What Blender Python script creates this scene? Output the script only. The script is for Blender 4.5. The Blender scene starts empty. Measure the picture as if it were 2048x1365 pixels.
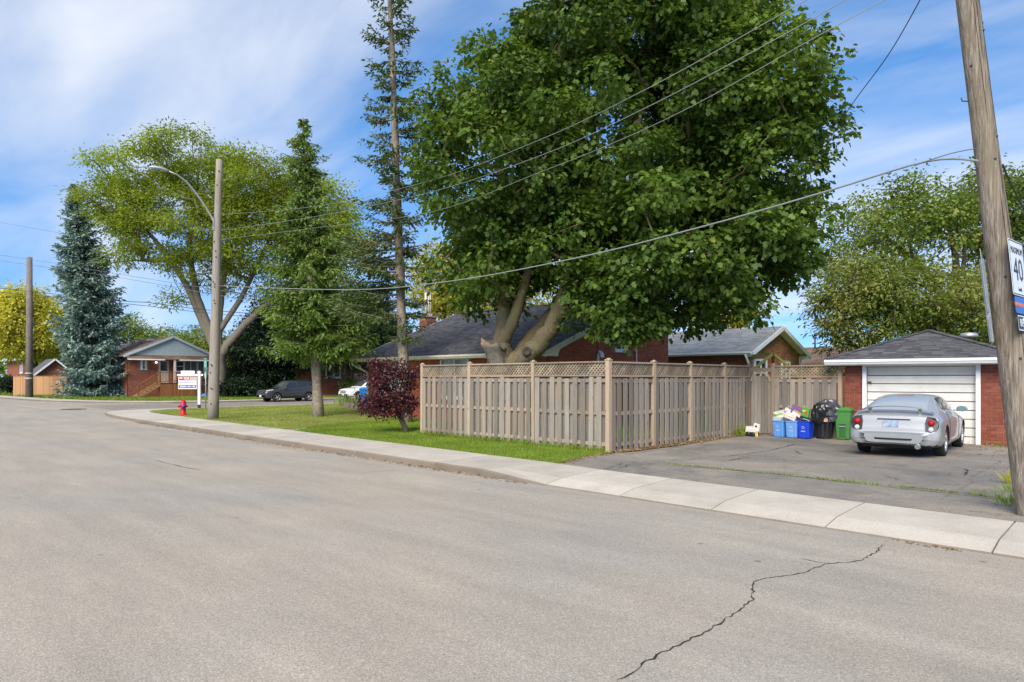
import bpy, bmesh, math, random
import numpy as np
from mathutils import Vector, Matrix

R = math.radians
SC = bpy.context.scene
COL = SC.collection

# ------------------------------------------------------------------ camera, sky, sun, exposure
CAM_H = 1.8
YAW = R(44.193)
FPX, CXP, HYP = 1365.0, 1024.0, 758.0          # focal length, centre column and eye level of the photograph in its pixels
RIGHT = Vector((math.cos(YAW), math.sin(YAW), 0))
FWD = Vector((-math.sin(YAW), math.cos(YAW), 0))
cam_data = bpy.data.cameras.new("camera")
cam_data.sensor_width = 36.0
cam_data.lens = FPX / 2048 * 36
cam_data.shift_y = (HYP - 682.5) / 2048
cam_data.clip_start = 0.1
cam_data.clip_end = 3000
cam = bpy.data.objects.new("camera", cam_data)
cam.location = (0, 0, CAM_H)
cam.rotation_euler = (R(90), 0, YAW)
COL.objects.link(cam)
SC.camera = cam

SUN_EL, SUN_AZ = R(40), math.atan2(-0.88, 0.45)   # direction TO the sun in the ground plane
world = bpy.data.worlds.new("World")
SC.world = world
world.use_nodes = True
wn, wl = world.node_tree.nodes, world.node_tree.links
wn.clear()
w_out = wn.new("ShaderNodeOutputWorld")
w_bg = wn.new("ShaderNodeBackground")
w_bg.inputs["Strength"].default_value = 0.105
w_sky = wn.new("ShaderNodeTexSky")
w_sky.sky_type = 'NISHITA'
w_sky.sun_disc = False
w_sky.sun_elevation = SUN_EL
w_sky.sun_rotation = math.pi / 2 - SUN_AZ
w_sky.altitude = 100
w_sky.air_density = 1.0
w_sky.dust_density = 0.2
w_sky.ozone_density = 3.0
w_tc = wn.new("ShaderNodeTexCoord")
w_sep = wn.new("ShaderNodeSeparateXYZ")
wl.new(w_tc.outputs["Generated"], w_sep.inputs[0])
def wmath(op, a, b=None, clamp=False):
    n = wn.new("ShaderNodeMath"); n.operation = op; n.use_clamp = clamp
    for i, v in enumerate((a, b)):
        if v is None: continue
        if hasattr(v, "links"): wl.new(v, n.inputs[i])
        else: n.inputs[i].default_value = v
    return n.outputs[0]
w_cv = wn.new("ShaderNodeCombineXYZ")          # lift the look-up off the hazy horizon: the air is clear
wl.new(w_sep.outputs[0], w_cv.inputs[0]); wl.new(w_sep.outputs[1], w_cv.inputs[1])
wl.new(wmath('ADD', wmath('MULTIPLY', wmath('ABSOLUTE', w_sep.outputs[2]), 0.8), 0.20), w_cv.inputs[2])
w_nrm = wn.new("ShaderNodeVectorMath"); w_nrm.operation = 'NORMALIZE'
wl.new(w_cv.outputs[0], w_nrm.inputs[0])
wl.new(w_nrm.outputs[0], w_sky.inputs[0])
zden = wmath('ADD', wmath('ABSOLUTE', w_sep.outputs[2]), 0.22)
w_cmb = wn.new("ShaderNodeCombineXYZ")
wl.new(wmath('DIVIDE', w_sep.outputs[0], zden), w_cmb.inputs[0])
wl.new(wmath('DIVIDE', w_sep.outputs[1], zden), w_cmb.inputs[1])
w_map = wn.new("ShaderNodeMapping")
w_map.inputs["Rotation"].default_value = (0, 0, R(38))
w_map.inputs["Location"].default_value = (7.0, 7.0, 0)
w_map.inputs["Scale"].default_value = (0.55, 1.5, 1)
wl.new(w_cmb.outputs[0], w_map.inputs[0])
def wnoise(scale, detail, rough, dist=0.0):
    n = wn.new("ShaderNodeTexNoise")
    n.inputs["Scale"].default_value = scale; n.inputs["Detail"].default_value = detail
    n.inputs["Roughness"].default_value = rough; n.inputs["Distortion"].default_value = dist
    wl.new(w_map.outputs[0], n.inputs["Vector"])
    return n.outputs["Fac"]
cl = wmath('ADD', wmath('MULTIPLY', wnoise(0.8, 3, 0.5, 0.3), 0.62), wmath('MULTIPLY', wnoise(2.4, 5, 0.55, 0.4), 0.38))
w_ramp = wn.new("ShaderNodeValToRGB")
w_ramp.color_ramp.elements[0].position = 0.41
w_ramp.color_ramp.elements[0].color = (0.0, 0.0, 0.0, 1)
w_ramp.color_ramp.elements[1].position = 0.72
w_ramp.color_ramp.elements[1].color = (0.94, 0.94, 0.94, 1)
wl.new(cl, w_ramp.inputs[0])
w_hsv = wn.new("ShaderNodeHueSaturation")
w_hsv.inputs["Saturation"].default_value = 1.20
w_hsv.inputs["Value"].default_value = 1.20
wl.new(w_sky.outputs[0], w_hsv.inputs["Color"])
w_mix = wn.new("ShaderNodeMixRGB")
w_mix.inputs[2].default_value = (4.9, 5.1, 5.5, 1)     # sunlit thin cloud
wl.new(w_ramp.outputs[0], w_mix.inputs[0])
wl.new(w_hsv.outputs[0], w_mix.inputs[1])
wl.new(w_mix.outputs[0], w_bg.inputs[0])
wl.new(w_bg.outputs[0], w_out.inputs[0])

sun_data = bpy.data.lights.new("sun", 'SUN')
sun_data.energy = 3.1
sun_data.angle = R(40)
sun_data.color = (1.0, 0.91, 0.78)
sun = bpy.data.objects.new("sun", sun_data)
sd = Vector((math.cos(SUN_AZ) * math.cos(SUN_EL), math.sin(SUN_AZ) * math.cos(SUN_EL), math.sin(SUN_EL)))
sun.rotation_euler = sd.to_track_quat('Z', 'Y').to_euler()
sun.location = (0, -20, 40)
COL.objects.link(sun)

vs = SC.view_settings
vs.view_transform = 'Standard'
vs.look = 'None'
vs.exposure = 0.90
vs.gamma = 1.0
vs.use_curve_mapping = False
SC.cycles.max_bounces = 6
SC.cycles.diffuse_bounces = 3
SC.cycles.glossy_bounces = 3
SC.cycles.transmission_bounces = 4
SC.cycles.sample_clamp_indirect = 6
SC.cycles.use_denoising = True

# ------------------------------------------------------------------ helpers
def at(px, py, Z):
    """world point seen at a photograph pixel at Z metres in front of the camera"""
    return Vector((0, 0, CAM_H)) + FWD * Z + RIGHT * ((px - CXP) / FPX * Z) + Vector((0, 0, -(py - HYP) / FPX * Z))

def gp(px, py, z=0.0):
    return at(px, py, FPX * (CAM_H - z) / (py - HYP))

class MB:
    def __init__(self):
        self.v, self.f, self.smooth, self.mi = [], [], [], []
    def add(self, vs, fs, smooth=False, mi=0):
        o = len(self.v)
        self.v += [tuple(p) for p in vs]
        for f in fs:
            self.f.append(tuple(i + o for i in f)); self.smooth.append(smooth); self.mi.append(mi)
    def box(self, c, s, rz=0.0, M=None, mi=0):
        hx, hy, hz = s[0] / 2, s[1] / 2, s[2] / 2
        co, si = math.cos(rz), math.sin(rz)
        vs = []
        for x, y, z in ((-hx,-hy,-hz),(hx,-hy,-hz),(hx,hy,-hz),(-hx,hy,-hz),(-hx,-hy,hz),(hx,-hy,hz),(hx,hy,hz),(-hx,hy,hz)):
            if M is not None:
                p = M @ Vector((x, y, z)); vs.append((c[0] + p[0], c[1] + p[1], c[2] + p[2]))
            else:
                vs.append((c[0] + x * co - y * si, c[1] + x * si + y * co, c[2] + z))
        self.add(vs, ((0,3,2,1),(4,5,6,7),(0,1,5,4),(1,2,6,5),(2,3,7,6),(3,0,4,7)), mi=mi)
        return self
    def bar(self, p0, p1, w, h, up=(0, 0, 1), mi=0):
        p0, p1 = Vector(p0), Vector(p1)
        d = (p1 - p0); L = d.length; d.normalize()
        u = Vector(up)
        if abs(d.dot(u)) > 0.98: u = Vector((1, 0, 0))
        s = d.cross(u).normalized(); u = s.cross(d).normalized()
        vs = []
        for q in (p0, p1):
            for a, b in ((-1,-1),(1,-1),(1,1),(-1,1)):
                vs.append(q + s * (a * w / 2) + u * (b * h / 2))
        self.add(vs, ((0,1,2,3),(7,6,5,4),(0,4,5,1),(1,5,6,2),(2,6,7,3),(3,7,4,0)), mi=mi)
        return self
    def tube(self, pts, rad, n=8, cap=True, smooth=True, mi=0):
        pts = [Vector(p) for p in pts]
        if not hasattr(rad, '__len__'): rad = [rad] * len(pts)
        vs = []; prev = None
        for i, p in enumerate(pts):
            t = (pts[min(i+1, len(pts)-1)] - pts[max(i-1, 0)]).normalized()
            if prev is None:
                a = Vector((0, 0, 1)) if abs(t.z) < 0.9 else Vector((1, 0, 0))
                s = t.cross(a).normalized()
            else:
                s = (prev - t * prev.dot(t)).normalized()
            prev = s; u = t.cross(s)
            for k in range(n):
                a = 2 * math.pi * k / n
                vs.append(p + (s * math.cos(a) + u * math.sin(a)) * rad[i])
        fs = []
        for i in range(len(pts) - 1):
            for k in range(n):
                k2 = (k + 1) % n
                fs.append((i*n+k, i*n+k2, (i+1)*n+k2, (i+1)*n+k))
        self.add(vs, fs, smooth, mi)
        if cap:
            o = len(self.v) - len(vs); m = len(pts) - 1
            self.f.append(tuple(o + k for k in reversed(range(n)))); self.smooth.append(False); self.mi.append(mi)
            self.f.append(tuple(o + m*n + k for k in range(n))); self.smooth.append(False); self.mi.append(mi)
        return self
    def lathe(self, prof, c=(0, 0, 0), n=20, M=None, smooth=True, mi=0, caps=True):
        vs = []
        for r, z in prof:
            for k in range(n):
                a = 2 * math.pi * k / n
                p = Vector((r * math.cos(a), r * math.sin(a), z))
                if M is not None: p = M @ p
                vs.append((c[0] + p[0], c[1] + p[1], c[2] + p[2]))
        fs = []
        for i in range(len(prof) - 1):
            for k in range(n):
                k2 = (k + 1) % n
                fs.append((i*n+k, i*n+k2, (i+1)*n+k2, (i+1)*n+k))
        self.add(vs, fs, smooth, mi)
        if caps:
            o = len(self.v) - len(vs); m = len(prof) - 1
            if prof[0][0] > 1e-4: self.f.append(tuple(o + k for k in reversed(range(n)))); self.smooth.append(False); self.mi.append(mi)
            if prof[m][0] > 1e-4: self.f.append(tuple(o + m*n + k for k in range(n))); self.smooth.append(False); self.mi.append(mi)
        return self
    def prism(self, poly, d, M, mi=0):
        """poly: 2-D outline in the local x,y plane, extruded from z=0 to z=d, placed by matrix M"""
        n = len(poly)
        vs = [M @ Vector((x, y, 0)) for x, y in poly] + [M @ Vector((x, y, d)) for x, y in poly]
        fs = [tuple(reversed(range(n))), tuple(range(n, 2*n))] + [(i, (i+1) % n, n + (i+1) % n, n + i) for i in range(n)]
        self.add(vs, fs, mi=mi)
        return self
    def build(self, name, mat, parent=None, local=False):
        me = bpy.data.meshes.new(name)
        v = np.array([tuple(p) for p in self.v], dtype=float)
        loc = Vector((0, 0, 0))
        if parent is not None:
            if not local: v = v - np.array(ORIG.get(parent.name, (0, 0, 0)))
        elif not local:
            loc = Vector(((v[:,0].min() + v[:,0].max()) / 2, (v[:,1].min() + v[:,1].max()) / 2, v[:,2].min()))
            v = v - np.array(loc)
        me.from_pydata(v.tolist(), [], self.f)
        me.polygons.foreach_set("use_smooth", self.smooth)
        mats = mat if isinstance(mat, (list, tuple)) else [mat]
        for m in mats: me.materials.append(m)
        if len(mats) > 1: me.polygons.foreach_set("material_index", self.mi)
        me.update()
        o = bpy.data.objects.new(name, me)
        COL.objects.link(o)
        if parent is not None:
            o.parent = parent
            ORIG[o.name] = ORIG.get(parent.name, (0, 0, 0))
        else:
            o.location = loc
            ORIG[o.name] = tuple(loc)
        return o
ORIG = {}

def tag(o, label=None, cat=None, group=None, kind=None):
    if label: o["label"] = label
    if cat: o["category"] = cat
    if group: o["group"] = group
    if kind: o["kind"] = kind
    return o

def thing(name, label, cat, loc=(0, 0, 0), rz=0.0, group=None):
    o = bpy.data.objects.new(name, None)
    o.empty_display_size = 0.2
    o.location = loc; o.rotation_euler = (0, 0, rz)
    COL.objects.link(o)
    ORIG[o.name] = tuple(loc)
    return tag(o, label, cat, group)

def piece(name, me, parent, loc, rot=(0, 0, 0), scale=(1, 1, 1)):
    """one of many alike pieces sharing mesh data; loc in world coordinates of an unrotated parent"""
    o = bpy.data.objects.new(name, me)
    COL.objects.link(o)
    o.parent = parent
    b = ORIG.get(parent.name, (0, 0, 0))
    o.location = (loc[0] - b[0], loc[1] - b[1], loc[2] - b[2])
    o.rotation_euler = rot; o.scale = scale
    ORIG[o.name] = tuple(loc)
    return o

def mesh_of(mb, mat, name="mesh"):
    me = bpy.data.meshes.new(name)
    me.from_pydata([tuple(p) for p in mb.v], [], mb.f)
    me.polygons.foreach_set("use_smooth", mb.smooth)
    mats = mat if isinstance(mat, (list, tuple)) else [mat]
    for m in mats: me.materials.append(m)
    if len(mats) > 1: me.polygons.foreach_set("material_index", mb.mi)
    return me

def text(body, size, mat, parent, M, name="lettering", ext=0.001, sx=1.0, align='CENTER', bold=0.0):
    cu = bpy.data.curves.new(name, 'FONT')
    cu.body = body; cu.size = size; cu.align_x = align; cu.align_y = 'CENTER'; cu.extrude = ext
    cu.resolution_u = 2; cu.offset = bold
    tmp = bpy.data.objects.new("tmp_text", cu); COL.objects.link(tmp)
    dg = bpy.context.evaluated_depsgraph_get(); dg.update()
    me = bpy.data.meshes.new_from_object(tmp.evaluated_get(dg))
    bpy.data.objects.remove(tmp); bpy.data.curves.remove(cu)
    b = ORIG.get(parent.name, (0, 0, 0))
    me.transform(Matrix.Translation(Vector(b)).inverted() @ M @ Matrix.Diagonal((sx, 1, 1, 1)))
    me.materials.clear(); me.materials.append(mat)
    o = bpy.data.objects.new(name, me); COL.objects.link(o); o.parent = parent
    ORIG[o.name] = b
    return o

def frame(o, ex, ey, ez):
    M = Matrix.Identity(4)
    for i, e in enumerate((ex, ey, ez)):
        e = Vector(e).normalized()
        for k in range(3): M[k][i] = e[k]
    for k in range(3): M[k][3] = o[k]
    return M

# ------------------------------------------------------------------ materials
def lin(c):
    return tuple(((x / 12.92) if x <= 0.04045 else ((x + 0.055) / 1.055) ** 2.4) for x in c)
class NT:
    def __init__(self, name):
        self.m = bpy.data.materials.new(name); self.m.use_nodes = True
        self.n, self.l = self.m.node_tree.nodes, self.m.node_tree.links
        self.n.clear()
        self.out = self.n.new("ShaderNodeOutputMaterial")
    def new(self, t, **kw):
        x = self.n.new(t)
        for k, v in kw.items(): setattr(x, k, v)
        return x
    def put(self, sock, v):
        if hasattr(v, "links"): self.l.new(v, sock)
        elif isinstance(v, (tuple, list)) and len(v) == 3 and sock.type == 'RGBA': sock.default_value = (*v, 1)
        else: sock.default_value = v
    def pos(self, scale=(1, 1, 1), obj=False, rot=(0, 0, 0)):
        if obj:
            g = self.new("ShaderNodeTexCoord").outputs["Object"]
        else:
            g = self.new("ShaderNodeNewGeometry").outputs["Position"]
        m = self.new("ShaderNodeMapping")
        m.inputs["Scale"].default_value = scale; m.inputs["Rotation"].default_value = rot
        self.l.new(g, m.inputs[0])
        return m.outputs[0]
    def noise(self, vec, scale, detail=4, rough=0.6, dist=0.0):
        x = self.new("ShaderNodeTexNoise")
        self.put(x.inputs["Vector"], vec)
        x.inputs["Scale"].default_value = scale; x.inputs["Detail"].default_value = detail
        x.inputs["Roughness"].default_value = rough; x.inputs["Distortion"].default_value = dist
        return x.outputs["Fac"]
    def voronoi(self, vec, scale, feature='F1', out="Distance", rnd=1.0):
        x = self.new("ShaderNodeTexVoronoi", feature=feature)
        self.put(x.inputs["Vector"], vec); x.inputs["Scale"].default_value = scale
        x.inputs["Randomness"].default_value = rnd
        return x.outputs[out]
    def ramp(self, fac, stops, interp='LINEAR'):
        x = self.new("ShaderNodeValToRGB")
        cr = x.color_ramp; cr.interpolation = interp
        while len(cr.elements) < len(stops): cr.elements.new(0.5)
        for e, (p, c) in zip(cr.elements, stops):
            e.position = p
            e.color = (*c, 1) if hasattr(c, '__len__') else (c, c, c, 1)
        self.put(x.inputs[0], fac)
        return x.outputs[0]
    def mix(self, fac, a, b, mode='MIX'):
        x = self.new("ShaderNodeMixRGB", blend_type=mode)
        self.put(x.inputs[0], fac); self.put(x.inputs[1], a); self.put(x.inputs[2], b)
        return x.outputs[0]
    def math(self, op, a, b=None, c=None, clamp=False):
        x = self.new("ShaderNodeMath", operation=op); x.use_clamp = clamp
        for i, v in enumerate((a, b, c)):
            if v is not None: self.put(x.inputs[i], v)
        return x.outputs[0]
    def island(self): return self.new("ShaderNodeNewGeometry").outputs["Random Per Island"]
    def objrand(self): return self.new("ShaderNodeObjectInfo").outputs["Random"]
    def bump(self, h, strength=0.4, dist=0.01):
        x = self.new("ShaderNodeBump")
        x.inputs["Strength"].default_value = strength; x.inputs["Distance"].default_value = dist
        self.put(x.inputs["Height"], h)
        return x.outputs[0]
    def bsdf(self, color, rough=0.7, metal=0.0, normal=None, spec=0.4, coat=0.0, **kw):
        x = self.new("ShaderNodeBsdfPrincipled")
        self.put(x.inputs["Base Color"], color); self.put(x.inputs["Roughness"], rough)
        self.put(x.inputs["Metallic"], metal); x.inputs["Specular IOR Level"].default_value = spec
        x.inputs["Coat Weight"].default_value = coat
        if coat: x.inputs["Coat Roughness"].default_value = 0.06
        if normal is not None: self.l.new(normal, x.inputs["Normal"])
        for k, v in kw.items(): self.put(x.inputs[k], v)
        return x.outputs[0]
    def done(self, sh):
        self.l.new(sh, self.out.inputs[0]); return self.m

def simple(name, c, rough=0.6, var=0.15, scale=6.0, bump=0.0, metal=0.0, spec=0.4, coat=0.0, obj=False, rnd=None, rv=0.25, stretch=(1,1,1), dirt=None, dirt_amt=0.0):
    t = NT(name)
    p = t.pos(stretch, obj)
    n = t.noise(p, scale, 5, 0.6)
    lo = tuple(x * (1 - var) for x in c); hi = tuple(min(1, x * (1 + var)) for x in c)
    col = t.ramp(n, [(0.3, lo), (0.7, hi)])
    if rnd:
        r = t.island() if rnd == 'island' else t.objrand()
        col = t.mix(1.0, col, t.ramp(r, [(0, 1 - rv), (1, 1.0)]), 'MULTIPLY')
    if dirt:
        d = t.ramp(t.noise(t.pos((1, 1, 1), obj), scale * 0.37, 6, 0.7), [(0.48, 0.0), (0.75, dirt_amt)])
        col = t.mix(d, col, dirt)
    nor = t.bump(t.noise(p, scale * 3, 4, 0.6), bump, 0.01) if bump else None
    return t.done(t.bsdf(col, rough, metal, nor, spec, coat))

def leaf_mat(name, stops, transl=0.35, rough=0.5, spec=0.35, patch=0.0, patch_col=None, pscale=0.5):
    t = NT(name)
    r = t.island()
    col = t.ramp(r, stops)
    n = t.noise(t.pos(), pscale, 2, 0.5)
    col = t.mix(1.0, col, t.ramp(n, [(0.3, 0.72), (0.7, 1.18)]), 'MULTIPLY')
    if patch_col:
        col = t.mix(t.ramp(n, [(0.5, 0.0), (0.68, patch)]), col, patch_col)
    d = t.bsdf(col, rough, 0, None, spec)
    tr = t.new("ShaderNodeBsdfTranslucent")
    t.l.new(t.mix(1.0, col, (1.25, 1.2, 0.55), 'MULTIPLY'), tr.inputs[0])
    ms = t.new("ShaderNodeMixShader"); ms.inputs[0].default_value = transl
    t.l.new(d, ms.inputs[1]); t.l.new(tr.outputs[0], ms.inputs[2])
    return t.done(ms.outputs[0])

def wood_mat(name, c_lo, c_hi, rnd='obj', rv=0.3, stretch=(14, 14, 0.8), warm=None, knots=True, obj=False):
    t = NT(name)
    p = t.pos(stretch, obj)
    n1 = t.noise(p, 2.5, 6, 0.65, 0.6)
    n2 = t.noise(p, 14, 3, 0.6)
    n0 = t.noise(t.pos((1, 1, 1), obj), 1.2, 3, 0.5)
    col = t.ramp(n1, [(0.3, c_lo), (0.7, c_hi)])
    col = t.mix(0.35, col, t.ramp(n2, [(0.35, 0.45), (0.6, 1.0)]), 'MULTIPLY')
    if warm: col = t.mix(t.ramp(n0, [(0.42, 0.0), (0.66, 0.75)]), col, warm)
    r = t.objrand() if rnd == 'obj' else t.island()
    col = t.mix(1.0, col, t.ramp(r, [(0, 1 - rv), (0.5, 0.92), (1, 1.12)]), 'MULTIPLY')
    if knots:
        k = t.voronoi(t.pos((3, 3, 1.1), obj), 1.7)
        col = t.mix(t.ramp(k, [(0.05, 0.6), (0.13, 0.0)]), col, tuple(x * 0.35 for x in c_lo))
    return t.done(t.bsdf(col, 0.85, 0, t.bump(n1, 0.35, 0.004), 0.2))

M = {}
def road_material(name, base, warm):
    t = NT(name)
    p = t.pos()
    fine = t.noise(p, 55, 3, 0.75)
    grit = t.voronoi(p, 125, 'F1', "Color")
    gritv = t.new("ShaderNodeSeparateColor"); t.l.new(grit, gritv.inputs[0])
    big = t.noise(p, 0.25, 5, 0.6, 0.4)
    mid = t.noise(t.pos((0.35, 1.6, 1)), 1.1, 5, 0.65)
    col = t.mix(t.ramp(big, [(0.38, 0.0), (0.66, 1.0)]), base, warm)
    col = t.mix(1.0, col, t.ramp(mid, [(0.3, 0.86), (0.7, 1.08)]), 'MULTIPLY')
    col = t.mix(1.0, col, t.ramp(gritv.outputs[0], [(0.0, 0.66), (0.25, 0.90), (0.75, 1.05), (0.95, 1.34)]), 'MULTIPLY')
    col = t.mix(0.8, col, t.ramp(fine, [(0.3, 0.80), (0.7, 1.16)]), 'MULTIPLY')
    lane = t.noise(t.pos((0.03, 0.55, 1)), 1.6, 3, 0.5)
    col = t.mix(1.0, col, t.ramp(lane, [(0.35, 0.955), (0.65, 1.03)]), 'MULTIPLY')
    spots = t.voronoi(t.pos((1, 1, 1)), 1.15)
    col = t.mix(t.ramp(spots, [(0.03, 0.55), (0.055, 0.0)]), col, (0.09, 0.085, 0.08))
    h = t.math('ADD', t.math('MULTIPLY', gritv.outputs[1], 0.6), fine)
    return t.done(t.bsdf(col, 0.88, 0, t.bump(h, 0.5, 0.004), 0.25))
M['road'] = road_material('asphalt_road', (0.325, 0.298, 0.258), (0.378, 0.328, 0.262))
M['side_road'] = road_material('asphalt_side_street', (0.24, 0.215, 0.185), (0.28, 0.24, 0.20))
def driveway_material():
    t = NT('asphalt_driveway')
    p = t.pos()
    big = t.noise(p, 0.5, 6, 0.65, 0.8)
    mid = t.noise(t.pos((0.6, 1.4, 1)), 1.7, 6, 0.7, 0.4)
    fine = t.noise(p, 45, 3, 0.7)
    col = t.ramp(big, [(0.28, (0.135, 0.127, 0.118)), (0.5, (0.225, 0.203, 0.175)), (0.72, (0.32, 0.275, 0.215))])
    col = t.mix(t.ramp(mid, [(0.5, 0.0), (0.72, 0.55)]), col, (0.32, 0.27, 0.21))
    col = t.mix(t.ramp(t.noise(p, 3.3, 5, 0.7), [(0.58, 0.0), (0.75, 0.6)]), col, (0.07, 0.065, 0.06))
    col = t.mix(0.9, col, t.ramp(fine, [(0.3, 0.62), (0.7, 1.32)]), 'MULTIPLY')
    ed = t.voronoi(t.pos((1, 1, 1)), 0.42, 'DISTANCE_TO_EDGE')
    wob = t.math('ADD', ed, t.math('MULTIPLY', t.math('SUBTRACT', t.noise(p, 5, 4, 0.7), 0.5), 0.06))
    col = t.mix(t.ramp(wob, [(0.0, 0.3), (0.010, 0.0)]), col, (0.07, 0.06, 0.05))
    return t.done(t.bsdf(col, 0.9, 0, t.bump(t.math('ADD', fine, mid), 0.5, 0.006), 0.25))
M['driveway'] = driveway_material()
def concrete(name, c, rv=0.17):
    t = NT(name)
    p = t.pos()
    n = t.noise(p, 1.3, 6, 0.65)
    f = t.noise(p, 40, 3, 0.7)
    col = t.ramp(n, [(0.28, tuple(x * 0.80 for x in c)), (0.55, c), (0.75, tuple(x * 1.06 for x in c))])
    col = t.mix(0.7, col, t.ramp(f, [(0.3, 0.78), (0.7, 1.16)]), 'MULTIPLY')
    col = t.mix(1.0, col, t.ramp(t.objrand(), [(0, 1 - rv), (1, 1.0)]), 'MULTIPLY')
    v = t.voronoi(p, 6)
    col = t.mix(t.ramp(v, [(0.03, 0.35), (0.07, 0.0)]), col, (0.16, 0.14, 0.11))
    return t.done(t.bsdf(col, 0.9, 0, t.bump(f, 0.3, 0.003), 0.25))
M['concrete'] = concrete('concrete_sidewalk', (0.50, 0.455, 0.385))
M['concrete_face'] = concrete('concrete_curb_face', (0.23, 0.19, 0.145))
M['joint'] = simple('joint_dirt', (0.12, 0.085, 0.05), 0.95, 0.4, 9)
def grass_mat(name, lo, hi, dry, dry_amt, scale=0.7):
    t = NT(name)
    p = t.pos()
    n = t.noise(p, scale, 5, 0.65)
    f = t.noise(p, 28, 4, 0.75)
    col = t.ramp(n, [(0.3, lo), (0.7, hi)])
    col = t.mix(t.ramp(t.noise(p, 2.1, 5, 0.7), [(0.45, 0.0), (0.75, dry_amt)]), col, dry)
    col = t.mix(0.9, col, t.ramp(f, [(0.3, 0.5), (0.7, 1.35)]), 'MULTIPLY')
    return t.done(t.bsdf(col, 0.95, 0, t.bump(f, 0.8, 0.03), 0.15))
M['lawn_green'] = grass_mat('lawn_lush', (0.12, 0.195, 0.018), (0.165, 0.255, 0.025), (0.22, 0.27, 0.05), 0.5)
M['lawn_dry'] = grass_mat('lawn_yellowish', (0.185, 0.235, 0.045), (0.255, 0.285, 0.065), (0.34, 0.31, 0.11), 0.6)
M['lawn_far'] = grass_mat('lawn_far', (0.075, 0.14, 0.02), (0.12, 0.20, 0.03), (0.17, 0.19, 0.05), 0.5)
M['ground'] = grass_mat('open_ground', (0.08, 0.12, 0.03), (0.12, 0.16, 0.04), (0.16, 0.14, 0.07), 0.6, 0.2)
M['dirt'] = simple('dirt_litter', (0.17, 0.125, 0.075), 0.95, 0.5, 9, 0.6)
M['blade'] = leaf_mat('grass_blade', [(0.0, (0.13, 0.215, 0.018)), (0.6, (0.19, 0.29, 0.03)), (1.0, (0.33, 0.35, 0.08))], 0.3, 0.6, 0.2, pscale=0.8)
M['blade_dry'] = leaf_mat('grass_blade_dry', [(0.0, (0.18, 0.25, 0.035)), (0.6, (0.28, 0.32, 0.07)), (1.0, (0.42, 0.38, 0.15))], 0.3, 0.6, 0.2, pscale=0.8)
M['crack'] = simple('crack_dark', (0.028, 0.026, 0.024), 0.95, 0.3, 20)  # near-black crack colour, also used for pole splits and bolts
M['litter_leaf'] = leaf_mat('dead_leaf', [(0.0, (0.16, 0.08, 0.03)), (0.5, (0.28, 0.17, 0.07)), (1.0, (0.42, 0.30, 0.15))], 0.1, 0.8, 0.1)
# ------------------------------------------------------------------ the setting: ground, streets, sidewalks, lawns, driveway
rng = np.random.default_rng(7)
random.seed(7)
def sheet(name, poly, z, mat, kind='structure', parent=None):
    mb = MB(); mb.add([(x, y, z if not hasattr(z, '__call__') else z(x, y)) for x, y in poly], [tuple(range(len(poly)))])
    o = mb.build(name, mat, parent)
    if parent is None: o["kind"] = kind
    return o
def curb_y(x): return 8.36 - 0.034 * x
def back_y(x): return 9.80 - 0.050 * x

sheet('ground', [(-900, -700), (700, -700), (700, 1000), (-900, 1000)], -0.08, M['ground'])
road = sheet('road', [(-400, -9.0), (120, -9.0), (120, curb_y(120) + 9), (3.0, curb_y(3.0) + .3), (-28, curb_y(-28) + .4), (-36, 11.2), (-40, 12.4), (-52, 19.0), (-60, 14.6), (-70, 13.4), (-92, 12.2), (-400, 12.2)], 0.0, M['road'])
sheet('side_street', [(-52.5, 12.5), (-40.3, 11.9), (-39.8, 14), (-39.8, 220), (-52.5, 220)], 0.004, M['side_road'])

def strip_slabs(parent, pairs, mat, zs, joint=0.009):
    """slabs between successive (curb, back) point pairs; zs(i) -> profile heights (lip, mid, back) at pair i"""
    for i in range(len(pairs) - 1):
        (c0, b0), (c1, b1) = pairs[i], pairs[i + 1]
        mb = MB(); rows = []
        for (c, b, zz, s) in ((c0, b0, zs(i), 1), (c1, b1, zs(i + 1), -1)):
            c, b = Vector((*c, 0)), Vector((*b, 0))
            other = (Vector((*c1, 0)) - Vector((*c0, 0))).normalized()
            sh = other * (joint * s)
            ac = (b - c).normalized()
            lip, mid, bk = zz
            row = [c + sh + Vector((0, 0, -0.06)), c + sh + ac * 0.012 + Vector((0, 0, max(lip - 0.025, 0.001))), c + sh + ac * 0.045 + Vector((0, 0, lip)),
                   c + sh + ac * 0.45 + Vector((0, 0, mid)), b + sh + Vector((0, 0, bk)), b + sh + Vector((0, 0, -0.06))]
            rows.append(row)
        n = 6
        vs = rows[0] + rows[1]
        fs = [(k, k + 1, n + k + 1, n + k) for k in range(n - 1)]
        fs += [tuple(range(n)), tuple(reversed(range(n, 2 * n)))]
        mb.add(vs, fs)
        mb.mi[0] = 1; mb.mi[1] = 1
        mb.build('slab', [mat, M['concrete_face']], parent)

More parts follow.
